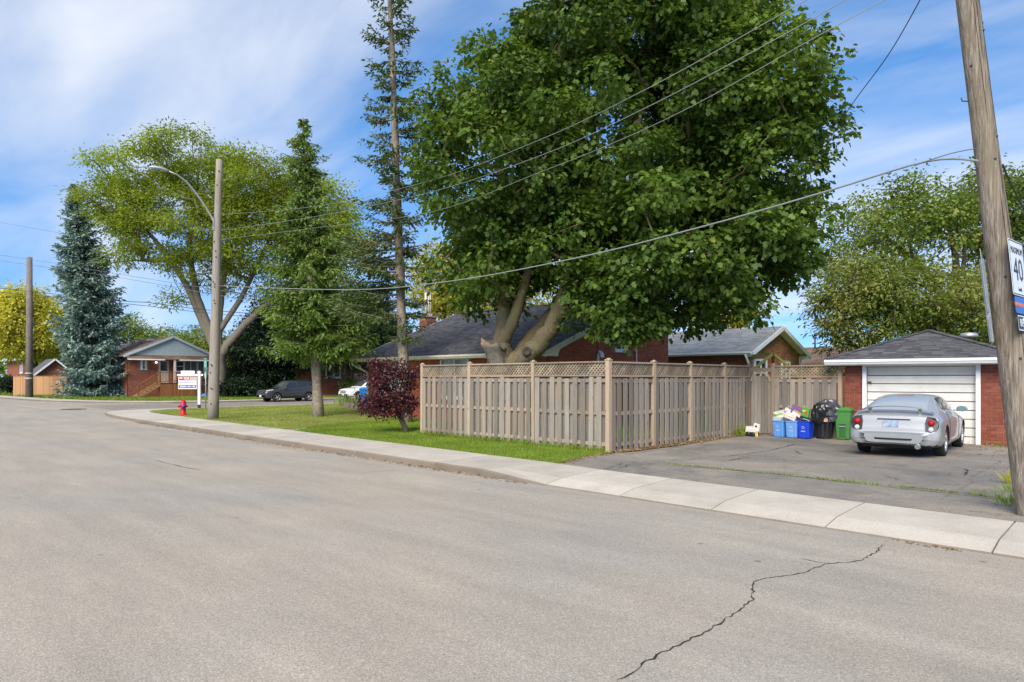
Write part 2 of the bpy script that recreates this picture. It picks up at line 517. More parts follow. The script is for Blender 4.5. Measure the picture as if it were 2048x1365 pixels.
# near sidewalk: slabs along the street, dropped kerb at the driveway, then round the corner
joints = []
x = 7.2
known = [-1.35, -3.02, -4.54, -6.08, -7.62]
joints = [6.4, 4.85, 3.3, 1.75, 0.2] + known
x = -7.62
while x > -30.5:
    x -= 1.54 + random.uniform(-.03, .03); joints.append(x)
pairs = [((j, curb_y(j)), (j, back_y(j))) for j in joints]
corner = [((-33.2, 9.55), (-32.9, 11.5)), ((-35.0, 9.72), (-34.6, 11.62)), ((-36.8, 9.95), (-36.4, 11.8)), ((-38.3, 10.25), (-37.6, 12.1)), ((-39.4, 10.75), (-38.4, 12.6)), ((-40.2, 11.5), (-38.9, 13.3)),
          ((-40.8, 12.8), (-39.25, 14.2)), ((-41.0, 14.6), (-39.4, 15.4))]
y = 16.2
while y < 60: corner.append(((-41.05, y), (-39.5, y))); y += 1.55
pairs += corner
def zs_near(i):
    j = joints[i] if i < len(joints) else -50
    if j > 0: t = min(1, (j - 0.2) / 1.4); t = max(0, t)
    elif j <= -9.0: t = 1.0
    else: t = 0.0
    low = (0.018, 0.085, 0.125); hi = (0.125, 0.13, 0.14)
    return tuple(a + (b - a) * t for a, b in zip(low, hi))
mb = MB()
for i in range(len(pairs) - 1):
    (c0, b0), (c1, b1) = pairs[i], pairs[i + 1]
    lo = 0.006 if -9 < c0[0] < 2 else 0.09
    q = lambda c, b, f, z: (c[0] + (b[0] - c[0]) * f, c[1] + (b[1] - c[1]) * f, z)
    mb.add([q(c0, b0, .05, lo), q(c0, b0, 1, .10), q(c1, b1, 1, .10), q(c1, b1, .05, lo)], [(0, 1, 2, 3)])
sidewalk = mb.build('sidewalk', M['joint']); sidewalk["kind"] = 'structure'
strip_slabs(sidewalk, pairs, M['concrete'], zs_near)

# far sidewalk: along the side street's far side and round the corner to the main street
far = [((-52.0, y), (-53.6, y)) for y in np.arange(75, 22, -2.4)]
far += [((-52.15, 20.5), (-53.75, 21.0)), ((-52.7, 18.7), (-54.2, 19.5)), ((-53.8, 17.0), (-55.1, 18.1)), ((-55.6, 15.6), (-56.7, 16.9)), ((-58.2, 14.4), (-58.9, 15.9)), ((-61.2, 13.5), (-61.7, 15.1)), ((-64.5, 12.8), (-64.9, 14.5))]
far += [((x, 12.6 - 0.012 * (-66 - x) * 4), (x, 14.2 - 0.012 * (-66 - x) * 4)) for x in np.arange(-68, -90, -2.6)]
far += [((x, 11.55), (x, 13.15)) for x in np.arange(-92, -125, -5)]
mb = MB()
for i in range(len(far) - 1):
    (c0, b0), (c1, b1) = far[i], far[i + 1]
    mb.add([(*c0, .08), (*b0, .10), (*b1, .10), (*c1, .08)], [(0, 1, 2, 3)])
far_sidewalk = mb.build('far_sidewalk', M['joint']); far_sidewalk["kind"] = 'structure'
strip_slabs(far_sidewalk, far, M['concrete'], lambda i: (0.11, 0.125, 0.135), 0.012)

# lawns
wedge = [(-8.75, back_y(-8.75)), (-9.0, 11.4), (-9.1, 12.6)]
edge = [(-21.05, 10.86), (-22.2, 13.2), (-23.4, 16.0), (-24.4, 18.9)]
def backline(x0, x1, n=14): return [(x, back_y(x)) for x in np.linspace(x0, x1, n)]
lawn_lush = sheet('lawn', backline(-8.75, -21.05) + edge[1:] + [(-24.4, 18.9), (-24.4, 60), (-9.2, 60), (-9.2, 12.6), (-9.0, 11.4)], 0.118, M['lawn_green'])
left_poly = [(-21.05, back_y(-21.05))] + backline(-21.5, -31, 8) + [p[1] for p in corner[:8]] + [(-39.5, 60), (-24.4, 60)] + list(reversed(edge))[:-1]
mbL = MB()
n = len(left_poly)
mbL.add([(x, y, 0.165 if (y > back_y(x) + .05 or x < -33) else 0.13) for x, y in left_poly], [tuple(range(n))])
# the small turf step down to the lush side
for a, b in zip(edge[:-1], edge[1:]):
    mbL.add([(*a, .165), (*b, .165), (b[0] + .06, b[1], .10), (a[0] + .06, a[1], .10)], [(0, 1, 2, 3)])
lawn_dry = mbL.build('lawn', M['lawn_dry']); lawn_dry["kind"] = 'structure'
path = MB(); path.add([(-21.0, back_y(-21.0) - .01, .128), (-20.3, back_y(-20.3) - .01, .128), (-21.25, 11.9, .126), (-21.65, 11.9, .126)], [(0, 1, 2, 3)])
o = path.build('garden_path', M['concrete']); o["kind"] = 'structure'
sheet('back_yard', [(-9.2, 20.6), (-1.0, 21.2), (40, 21.2), (40, 120), (-9.2, 120)], 0.09, M['lawn_far'])
sheet('far_lawn', [(-53.6, 75), (-53.6, 22), (-53.75, 21), (-55, 18.1), (-58.9, 15.9), (-64.9, 14.5), (-90, 12.9), (-140, 12.9), (-300, 40), (-300, 300), (-53.6, 300)], 0.12, M['lawn_far'])

# driveway with the apron seam
def dz(x, y): return 0.135 - 0.02 * math.exp(-((y - 12.2) / .8) ** 2)
mb = MB()
xs = np.linspace(-9.2, 1.8, 45); ys = np.linspace(0, 1, 40)
idx = {}
vs, fs = [], []
for j, t in enumerate(ys):
    for i, xx in enumerate(xs):
        y0, y1 = back_y(xx) - .005, 20.7
        yy = y0 + (y1 - y0) * t
        left = -8.75 + (-9.05 + 8.75) * min(1, (yy - 10.2) / 2.4)
        xv = max(xx, left) + (0.05 * math.sin(yy * 3.1) if xx <= left else 0)
        vs.append((xv, yy, 0.127 + 0.012 * math.sin(xx * 1.3 + yy * .7) * min(1, t * 8) + 0.008 * min(1, t * 8)))
nx = len(xs)
for j in range(len(ys) - 1):
    for i in range(nx - 1):
        fs.append((j*nx+i, j*nx+i+1, (j+1)*nx+i+1, (j+1)*nx+i))
mb.add(vs, fs, True)
driveway = mb.build('driveway', M['driveway']); driveway["kind"] = 'structure'

# cracks: ragged thin seams in the paving
def crack(parent, pts, w, z, seed, jag=0.05, step=0.07, mat='crack', name='crack'):
    r = random.Random(seed); mb = MB(); path = []
    pts = [Vector((p[0], p[1], 0)) for p in pts]
    for a, b in zip(pts[:-1], pts[1:]):
        n = max(2, int((b - a).length / step)); s = (b - a).normalized().cross(Vector((0, 0, 1)))
        for k in range(n):
            path.append(a + (b - a) * (k / n) + s * r.uniform(-jag, jag))
    path.append(pts[-1])
    vs = []
    for i, p in enumerate(path):
        t = (path[min(i + 1, len(path) - 1)] - path[max(i - 1, 0)])
        s = t.normalized().cross(Vector((0, 0, 1)))
        ww = w * r.uniform(0.25, 1.5) * (0.4 if i in (0, len(path) - 1) else 1)
        zz = z(p.x, p.y) if hasattr(z, '__call__') else z
        vs += [p + s * ww / 2 + Vector((0, 0, zz)), p - s * ww / 2 + Vector((0, 0, zz))]
    mb.add(vs, [(2*i, 2*i+1, 2*i+3, 2*i+2) for i in range(len(path) - 1)])
    return mb.build(name, M[mat], parent)
cp = [(1235, 1362), (1262, 1350), (1280, 1335), (1305, 1318), (1335, 1300), (1378, 1281), (1415, 1262), (1445, 1245), (1475, 1222), (1502, 1201), (1507, 1196), (1504, 1180), (1508, 1165), (1530, 1157), (1565, 1152), (1600, 1148), (1625, 1138), (1660, 1127), (1707, 1125), (1730, 1118), (1750, 1105), (1768, 1091)]
crack(road, [gp(*p) for p in cp], 0.013, 0.004, 3, 0.018, 0.05)
crack(road, [gp(1600, 1118), gp(1640, 1126), gp(1660, 1127)], 0.008, 0.004, 4, 0.012, 0.05)
crack(road, [gp(310, 920), gp(345, 930), gp(400, 941)], 0.02, 0.004, 5, 0.02, 0.2)
crack(road, [gp(715, 947), gp(760, 943), gp(800, 942)], 0.012, 0.004, 6, 0.02, 0.15)
def drz(x, y): return 0.150
seam = [gp(*p, .14) for p in ((1230, 938), (1262, 930), (1330, 928), (1400, 935), (1480, 943), (1580, 953), (1680, 964), (1760, 972), (1850, 980), (1950, 992), (2030, 1003))]
crack(driveway, seam, 0.028, drz, 8, 0.02, 0.12)
for k, pts in enumerate(([(1205, 940), (1250, 925), (1320, 922), (1400, 917), (1470, 912), (1540, 902), (1590, 889), (1640, 888), (1690, 893)],
                         [(1470, 912), (1500, 916), (1440, 924)], [(1690, 893), (1740, 897), (1800, 905)], [(1770, 950), (1800, 962), (1820, 968)],
                         [(1900, 935), (1935, 940), (1930, 952)], [(1560, 904), (1600, 908), (1590, 902)])):
    crack(driveway, [gp(*p, .14) for p in pts], 0.02, drz, 20 + k, 0.03, 0.12)
# utility cover in the side street
mc = gp(147, 819, 0.006)
mb = MB(); mb.lathe([(0.0, 0.012), (0.62, 0.012), (0.66, 0.010), (0.66, 0.0)], (mc.x, mc.y, 0.005), 28)
o = mb.build('manhole_cover', simple('cast_iron', (0.06, 0.055, 0.05), 0.7, 0.3, 20))
tag(o, 'dark round manhole cover in the road at the junction', 'manhole cover')
# ------------------------------------------------------------------ foliage tools
LEAF_MAPLE = [(0, 0), (.50, .24), (.25, .38), (.32, .72), (0, 1.0), (-.32, .72), (-.25, .38), (-.50, .24)]
LEAF_OVAL = [(0, 0), (.29, .46), (0, 1.0), (-.29, .46)]
LEAF_DIAMOND = [(0, 0), (.30, .45), (0, 1.0), (-.30, .45)]
LEAF_SPRIG = [(0, 0), (.17, .40), (0, 1.0), (-.17, .40)]
LEAF_BLADE = [(-.5, 0), (.5, 0), (0.15, 1.0)]

def norm(a): return a / np.maximum(np.linalg.norm(a, axis=1, keepdims=True), 1e-9)

def leaves(name, pos, axis, nrm, size, tmpl, mat, parent=None, aspect=1.0, kind='stuff', fold=0.0):
    pos = np.asarray(pos, float); n = len(pos); k = len(tmpl)
    axis = norm(axis); side = norm(np.cross(nrm, axis)); up = np.cross(axis, side)
    t = np.array(tmpl)
    s = np.asarray(size).reshape(-1, 1, 1)
    v = pos[:, None, :] + s * (t[None, :, 0:1] * aspect * side[:, None, :] + t[None, :, 1:2] * axis[:, None, :] + fold * (np.abs(t[None, :, 0:1]) - 0.6 * t[None, :, 1:2] ** 2) * up[:, None, :])
    v = v.reshape(-1, 3)
    if parent is not None:
        v = v - np.array(ORIG.get(parent.name, (0, 0, 0))); loc = (0, 0, 0)
    else:
        loc = (v[:, 0].mean(), v[:, 1].mean(), v[:, 2].min()); v = v - np.array(loc)
    me = bpy.data.meshes.new(name)
    me.vertices.add(n * k); me.vertices.foreach_set("co", v.ravel())
    me.loops.add(n * k); me.loops.foreach_set("vertex_index", np.arange(n * k, dtype=np.int32))
    me.polygons.add(n)
    me.polygons.foreach_set("loop_start", np.arange(0, n * k, k, dtype=np.int32))
    me.update(calc_edges=True)
    me.materials.append(mat)
    o = bpy.data.objects.new(name, me); COL.objects.link(o)
    if parent is not None: o.parent = parent; ORIG[o.name] = ORIG.get(parent.name)
    else: o.location = loc; ORIG[o.name] = loc
    if kind: o["kind"] = kind
    return o

def px_ell(cx, cy, Z, rx, ry, rz):
    """ellipsoid: centre at a pixel and depth, radii in pixels across / up and metres in depth"""
    return (np.array(at(cx, cy, Z)), rx / FPX * Z, rz, ry / FPX * Z)

def sample_ell(rg, ell, n, shell=0.55):
    """points in an ellipsoid, biased to its outer layers; axes are camera-right, camera-forward, up"""
    c, a, b, h = ell
    d = norm(rg.normal(size=(n, 3)))
    r = rg.uniform(0, 1, n) ** (1 / 3.0)
    r = np.where(rg.uniform(0, 1, n) < shell, rg.uniform(0.72, 1.0, n), r)
    q = d * r[:, None]
    return c + q[:, 0:1] * a * np.array(RIGHT) + q[:, 1:2] * b * np.array(FWD) + q[:, 2:3] * h * np.array((0, 0, 1.0))

def skeleton(boughs, limbs, rg, r_tip=0.012, expo=0.5, rmax=0.4, seg=0.9, bend=0.12, up_pen=0.5, sides=6, mindrop=0.3):
    """grow a branch skeleton: limbs are given polylines [(points, radii)], boughs attach to the nearest earlier node"""
    P, par, fixed = [], [], []; smooth_limbs = []
    for pts, rad in limbs:
        pts = [np.array(p, float) for p in pts]
        start = None
        smooth_limbs.append((pts, rad))
        for i, (p, r) in enumerate(zip(pts, rad)):
            if i == 0:
                if P:
                    dd = [np.linalg.norm(p - q) for q in P]; j = int(np.argmin(dd))
                    start = j if dd[j] < 1.2 else None
                if start is not None: last = start; continue
                P.append(p); par.append(-1); fixed.append(r); last = len(P) - 1
            else:
                a = P[last]; m = max(1, int(np.linalg.norm(p - a) / seg)); r0 = fixed[last] or r
                for k in range(1, m + 1):
                    P.append(a + (p - a) * k / m); par.append(last); fixed.append(r0 + (r - r0) * k / m); last = len(P) - 1
    root = P[0]
    order = np.argsort([np.linalg.norm(b - root) for b in boughs])
    for bi in order:
        b = boughs[bi]
        Q = np.array(P)
        d = np.linalg.norm(Q - b, axis=1) + up_pen * np.maximum(0, Q[:, 2] - b[2] + mindrop)
        j = int(np.argmin(d)); a = P[j]; L = np.linalg.norm(b - a)
        m = max(1, int(L / seg)); last = j
        off = rg.normal(size=3) * bend * L; off[2] = -abs(off[2]) * .5 + bend * L * .4
        for k in range(1, m + 1):
            t = k / m
            P.append(a + (b - a) * t + off * math.sin(math.pi * t) ); par.append(last); fixed.append(None); last = len(P) - 1
    n = len(P); cnt = np.zeros(n)
    haschild = np.zeros(n, bool)
    for i in range(n):
        if par[i] >= 0: haschild[par[i]] = True
    for i in range(n - 1, -1, -1):
        if not haschild[i]: cnt[i] += 1
        if par[i] >= 0: cnt[par[i]] += cnt[i]
    rad = np.array([f if f is not None else min(rmax, r_tip * c ** expo) for f, c in zip(fixed, cnt)])
    mb = MB()
    for pts, rd in smooth_limbs:                     # given limbs as continuous bent tubes
        m = len(pts); out, orad = [], []
        for i in range(m - 1):
            p0, p1, p2, p3 = pts[max(i-1, 0)], pts[i], pts[i+1], pts[min(i+2, m-1)]
            for k in range(6):
                t = k / 6
                w = .06 * (rd[i] + rd[i+1])
                out.append(.5 * ((2*p1) + (p2 - p0) * t + (2*p0 - 5*p1 + 4*p2 - p3) * t*t + (3*p1 - p0 - 3*p2 + p3) * t**3) + rg.normal(size=3) * w * .5)
                orad.append((rd[i] + (rd[i+1] - rd[i]) * t) * rg.uniform(.95, 1.06))
        out.append(pts[-1]); orad.append(rd[-1])
        mb.tube(out, orad, max(10, sides), cap=True)
    for i in range(n):
        j = par[i]
        if j < 0 or (fixed[i] is not None and fixed[j] is not None): continue
        r0 = rad[j]; r1 = rad[i]
        if fixed[i] is None: r0 = min(r0, r1 * 1.25)
        mb.tube([P[j], P[i]], [r0, r1], sides if max(r0, r1) > .04 else 4, cap=False)
    return mb

def leaf_cloud(rg, boughs, R, per, size, flat=0.7, twig=7, twig_r=0.34, droop=0.35, sv=0.3, out_from=None):
    """leaf positions around boughs in small twig clusters; returns pos, axis, nrm, size"""
    boughs = np.asarray(boughs); nb = len(boughs)
    tw = norm(rg.normal(size=(nb * twig, 3))) * (rg.uniform(0.25, 1, (nb * twig, 1)) ** .6) * R
    tw[:, 2] *= flat
    tc = np.repeat(boughs, twig, 0) + tw
    m = max(1, per // twig)
    off = rg.normal(size=(nb * twig * m, 3)) * twig_r * np.array((1, 1, .6))
    pos = np.repeat(tc, m, 0) + off
    outd = np.repeat(tw, m, 0) * 0.7 + off
    n = len(pos)
    axis = norm(outd + rg.normal(size=(n, 3)) * .25) + np.array((0, 0, -droop))
    nrm = norm(np.array((0, 0, 1.0)) + rg.normal(size=(n, 3)) * .55 + outd * .35)
    return pos, axis, nrm, size * rg.uniform(1 - sv, 1 + sv, n)

def broad_tree(name, label, cat, base, ells, limbs, nb, R, per, size, tmpl, mat, bark, seed, group=None, shell=0.55, flat=0.7, twig=7, twig_r=.34, droop=.35, r_tip=.012, expo=.5, seg=.9, up_pen=.5, aspect=1.0, sides=6, fold=0.15, weights=None):
    rg = np.random.default_rng(seed)
    root = thing(name, label, cat, base, 0, group)
    vol = np.array([e[1] * e[2] * e[3] for e in ells]) ** 0.8
    if weights is not None: vol = vol * np.array(weights)
    cnts = np.maximum(3, (nb * vol / vol.sum()).astype(int))
    B = np.vstack([sample_ell(rg, e, c, shell) for e, c in zip(ells, cnts)])
    B = B[B[:, 2] > 0.6]
    mb = skeleton(B, limbs, rg, r_tip, expo, seg=seg, up_pen=up_pen, sides=sides)
    mb.build('trunk', bark, root)
    p, a, nn, s = leaf_cloud(rg, B, R, per, size, flat, twig, twig_r, droop)
    leaves('crown', p, a, nn, s, tmpl, mat, root, aspect, fold=fold)
    return root

def conifer(name, label, base, top, prof, nbr, mat, bark, seed, trunk_r=(.28, .03), sprig=.22, aspect=1.0, hang=.5, density=1.0, z0=0.2, droop=.25, tipup=.15, group=None, whorl=None, trunk_pts=None, az_bias=None, extra=None, twl=.42, rough=.5):
    """prof(t) -> branch length at height fraction t (0 at the ground, 1 at the tip)"""
    rg = np.random.default_rng(seed)
    base, top = np.array(base, float), np.array(top, float)
    root = thing(name, label, 'tree', tuple(base), 0, group)
    pts = [np.array(p, float) for p in (trunk_pts or [base, top])]
    def trunk(t):
        s = t * (len(pts) - 1); i = min(int(s), len(pts) - 2); f = s - i
        return pts[i] * (1 - f) + pts[i + 1] * f
    ts = np.linspace(0, 1, 18)
    mb = MB(); mb.tube([trunk(t) - (np.array((0, 0, .3)) if t == 0 else 0) for t in ts], [trunk_r[0] * (1 - t) + trunk_r[1] * t + (0.10 * trunk_r[0] * (1 + math.sin(t * 40)) if t < .9 else 0) + (0.25 * trunk_r[0] if t == 0 else 0) for t in ts], 9)
    P, A, N = [], [], []
    up = np.array((0, 0, 1.0))
    specs = []
    for i in range(nbr):
        t = z0 + (1 - z0) * ((i + rg.uniform(0, 1)) / nbr)
        if whorl: t = round(t * whorl) / whorl + rg.normal() * .004
        az = rg.uniform(0, 2 * math.pi)
        L = prof(min(t, .999)) * (1 - rough * rg.uniform(0, 1) ** .7 + .12)
        if az_bias: L *= az_bias(az, t)
        specs.append((t, az, L))
    if extra: specs += extra
    for t, az, L in specs:
        if L < .08: L = .08
        o = trunk(min(t, .995)); d = np.array((math.cos(az), math.sin(az), 0.0)); s = np.cross(d, up)
        nst = max(3, int(L / .10 * density))
        dr = droop * rg.uniform(.6, 1.5) * (1.1 - t)
        def bp(f): return o + d * (L * f) + up * (-dr * L * f + (dr * .55 + tipup) * L * f * f)
        mb.tube([bp(0), bp(.35), bp(.7), bp(1)], [.022 + .012 * L, .016 + .007 * L, .012, .004], 4, cap=False)
        for k in range(nst):
            f = (k + rg.uniform(0, 1)) / nst
            if f < .14 and L > .8: continue
            c = bp(f)
            tl = twl * L * (1 - .75 * f) * rg.uniform(.5, 1.1) + .06
            for sg in (-1, 1):
                nsp = max(1, int(tl / (sprig * .42)))
                dirt = norm((d * .75 + s * sg * rg.uniform(.5, 1.1) + up * (-hang * rg.uniform(.3, 1.3)))[None])[0]
                for q in range(nsp):
                    ff = (q + .3) / nsp
                    P.append(c + dirt * tl * ff + rg.normal(size=3) * .03 - up * hang * .25 * tl * ff * ff)
                    A.append(dirt + rg.normal(size=3) * .45 + up * (-.15))
                    N.append(up + rg.normal(size=3) * .6)
            P.append(c); A.append(d + rg.normal(size=3) * .35); N.append(up + rg.normal(size=3) * .4)
    mb.build('trunk', bark, root)
    P, A, N = np.array(P), np.array(A), np.array(N)
    sz = sprig * rg.uniform(.7, 1.3, len(P))
    leaves('crown', P, A, N, sz, LEAF_SPRIG, mat, root, aspect)
    return root
# ------------------------------------------------------------------ building materials
def brick_piece_mat(name, c1, c2, c3, rnd):
    t = NT(name)
    r = t.island() if rnd == 'island' else t.objrand()
    col = t.ramp(r, [(0.0, c1), (0.5, c2), (1.0, c3)])
    n = t.noise(t.pos(), 40, 4, 0.7)
    col = t.mix(0.7, col, t.ramp(n, [(0.3, 0.7), (0.7, 1.2)]), 'MULTIPLY')
    col = t.mix(t.ramp(t.noise(t.pos(), 1.6, 5, 0.7), [(0.5, 0.0), (0.8, 0.35)]), col, (0.11, 0.075, 0.055))
    return t.done(t.bsdf(col, 0.88, 0, t.bump(n, 0.4, 0.004), 0.2))
M['brick'] = brick_piece_mat('brick_red', (0.185, 0.052, 0.032), (0.225, 0.066, 0.040), (0.27, 0.085, 0.055), 'obj')
M['brick_wall'] = brick_piece_mat('brick_red_courses', (0.33, 0.080, 0.046), (0.40, 0.104, 0.060), (0.46, 0.135, 0.08), 'island')
M['brick_orange'] = brick_piece_mat('brick_orange_courses', (0.24, 0.10, 0.055), (0.34, 0.145, 0.075), (0.42, 0.21, 0.11), 'island')
M['brick_dark'] = brick_piece_mat('brick_brown_courses', (0.22, 0.078, 0.050), (0.29, 0.105, 0.065), (0.34, 0.13, 0.085), 'island')
M['mortar'] = simple('mortar', (0.36, 0.27, 0.22), 0.95, 0.2, 14)
M['mortar_red'] = simple('mortar_red', (0.30, 0.17, 0.13), 0.95, 0.2, 14)
def shingle_mat(name, lo, hi):
    t = NT(name)
    col = t.ramp(t.island(), [(0, lo), (1, hi)])
    col = t.mix(0.8, col, t.ramp(t.noise(t.pos(), 60, 3, .7), [(0.3, 0.65), (0.7, 1.3)]), 'MULTIPLY')
    col = t.mix(1.0, col, t.ramp(t.noise(t.pos(), .6, 4, .6), [(0.3, 0.85), (0.7, 1.12)]), 'MULTIPLY')
    return t.done(t.bsdf(col, 0.9, 0, t.bump(t.noise(t.pos(), 60, 3, .7), .4, .004), 0.3))
M['shingle'] = shingle_mat('shingle_charcoal', (0.060, 0.060, 0.066), (0.135, 0.135, 0.145))
M['shingle_light'] = shingle_mat('shingle_grey', (0.24, 0.25, 0.25), (0.36, 0.37, 0.37))
M['shingle_brown'] = shingle_mat('shingle_brown', (0.13, 0.085, 0.065), (0.22, 0.15, 0.12))
M['white'] = simple('white_paint', (0.72, 0.71, 0.68), 0.55, 0.06, 5, dirt=(0.35, 0.30, 0.24), dirt_amt=0.35)
M['white_clean'] = simple('white_trim', (0.78, 0.79, 0.80), 0.45, 0.04, 5)
M['cream'] = simple('cream_gutter', (0.62, 0.57, 0.47), 0.5, 0.08, 4)
M['blue_siding'] = simple('pale_blue_siding', (0.40, 0.47, 0.50), 0.6, 0.05, 4)
M['pine_trim'] = simple('yellow_pine', (0.50, 0.36, 0.17), 0.7, 0.2, 8)
M['dark_metal'] = simple('dark_metal', (0.05, 0.05, 0.055), 0.5, 0.2, 8)
M['galv'] = simple('galvanised_steel', (0.42, 0.44, 0.45), 0.45, 0.12, 9, metal=0.6)
def glass_mat(name, c, rough=0.06):
    t = NT(name)
    return t.done(t.bsdf(c, rough, 0, None, 0.9, 0.3))
M['glass'] = glass_mat('window_glass', (0.035, 0.045, 0.05))
M['glass_pale'] = glass_mat('window_glass_pale', (0.16, 0.18, 0.17), 0.12)
M['curtain'] = simple('curtain', (0.42, 0.45, 0.38), 0.9, 0.25, 6, stretch=(9, 9, .3))
M['fence_board'] = wood_mat('weathered_board', (0.215, 0.19, 0.162), (0.37, 0.335, 0.29), 'obj', 0.38, warm=(0.30, 0.245, 0.185))
M['fence_post'] = wood_mat('tan_post', (0.36, 0.265, 0.18), (0.48, 0.375, 0.27), 'obj', 0.4)
M['fence_rail'] = wood_mat('tan_rail', (0.31, 0.235, 0.165), (0.42, 0.33, 0.24), 'obj', 0.3, stretch=(.8, .8, 14))
M['lattice'] = wood_mat('lattice_wood', (0.24, 0.19, 0.135), (0.39, 0.315, 0.225), 'island', 0.5, stretch=(3, 3, 3), knots=False)
M['cedar'] = wood_mat('new_cedar', (0.42, 0.225, 0.105), (0.54, 0.32, 0.165), 'obj', 0.2)
M['deck'] = wood_mat('deck_wood', (0.24, 0.095, 0.038), (0.34, 0.15, 0.06), 'obj', 0.25)
def pole_mat():
    t = NT('pole_weathered'); p = t.pos((26, 26, .55)); n1 = t.noise(p, 1.6, 6, .7, .3); n2 = t.noise(t.pos((60, 60, 2.2)), 1.5, 4, .7); n3 = t.noise(t.pos((1, 1, .4)), 2.2, 3, .5)
    col = t.ramp(n1, [(.32, (.085, .068, .052)), (.46, (.20, .165, .13)), (.62, (.33, .285, .235)), (.8, (.44, .40, .345))])
    col = t.mix(.6, col, t.ramp(n2, [(.35, .45), (.6, 1.1)]), 'MULTIPLY')
    col = t.mix(t.ramp(n3, [(.5, 0), (.7, .5)]), col, (.20, .165, .10))
    return t.done(t.bsdf(col, .92, 0, t.bump(n1, .9, .015), .15))
M['pole_wood'] = pole_mat()
M['pole_grey'] = wood_mat('pole_grey', (0.24, 0.21, 0.175), (0.38, 0.34, 0.285), 'obj', 0.05, stretch=(10, 10, .5), knots=True)
M['pole_dark'] = simple('pole_concrete', (0.17, 0.145, 0.125), 0.9, 0.25, 2)

# ------------------------------------------------------------------ building tools
def brick_course(parent, o, ex, nrm, W, top, mat, holes=(), bw=.215, bh=.067, gap=.011, depth=.012, v0=0.0, name='brickwork', mort='mortar'):
    """bricks as real boxes, joined, on a wall plane: o corner, ex along the wall, nrm outward; top(u) -> wall height at u"""
    o, ex, nrm = Vector(o), Vector(ex).normalized(), Vector(nrm).normalized(); ez = Vector((0, 0, 1))
    mb = MB(); v = v0; row = 0
    H = max(top(W * k / 20) for k in range(21))
    while v < H:
        u = -(bw + gap) * (0.5 if row % 2 else 0)
        while u < W:
            a, b = max(u, 0), min(u + bw, W)
            c = (a + b) / 2
            if b - a > .04 and v + bh <= top(c) and not any(h[0] < b and a < h[1] and h[2] < v + bh and v < h[3] for h in holes):
                q = [o + ex * a + ez * v, o + ex * b + ez * v, o + ex * b + ez * (v + bh), o + ex * a + ez * (v + bh)]
                vs = q + [p + nrm * depth for p in q]
                mb.add(vs, ((4,5,6,7), (0,1,5,4), (1,2,6,5), (2,3,7,6), (3,0,4,7)))
            u += bw + gap
        v += bh + gap; row += 1
    b = mb.build(name, mat, parent); b["kind"] = 'stuff'
    return b

def shingles(parent, p0, p1, p2, p3, mat, seed=1, course=.145, tab=.30, name='shingles'):
    """tabs of a roof slope: eave p0->p1, upper edge p3 (over p0) -> p2 (over p1)"""
    p0, p1, p2, p3 = map(Vector, (p0, p1, p2, p3)); r = random.Random(seed)
    n = (p1 - p0).cross(p3 - p0).normalized() if (p3 - p0).length > .01 else (p1 - p0).cross(p2 - p0).normalized()
    if n.z < 0: n = -n
    e = (p1 - p0).normalized()
    rise = (p2 + p3) / 2 - (p0 + p1) / 2; rise -= e * rise.dot(e)
    L = rise.length; K = max(1, int(L / course)); mb = MB(); up = rise / L
    for k in range(K):
        t0, t1 = k / K, min(1, (k + 1.15) / K)
        l0, r0 = p0.lerp(p3, t0), p1.lerp(p2, t0)
        l1, r1 = p0.lerp(p3, t1), p1.lerp(p2, t1)
        w0 = (r0 - l0).length
        if w0 < .05: continue
        a = -r.uniform(0, tab)
        while a < w0:
            b = a + tab * r.choice((.6, .85, 1, 1, 1.2))
            f0, f1 = max(a, 0) / w0, min(b - .008, w0) / w0
            if f1 > f0 + .01:
                z = r.uniform(.010, .020)
                A, B = l0.lerp(r0, f0) + n * z, l0.lerp(r0, f1) + n * z
                C, D = l1.lerp(r1, f1) + n * .003, l1.lerp(r1, f0) + n * .003
                mb.add([A, B, C, D, A - n * z, B - n * z], ((0, 1, 2, 3), (4, 5, 1, 0)))
            a = b
    o = mb.build(name, mat, parent); o["kind"] = 'stuff'
    return o

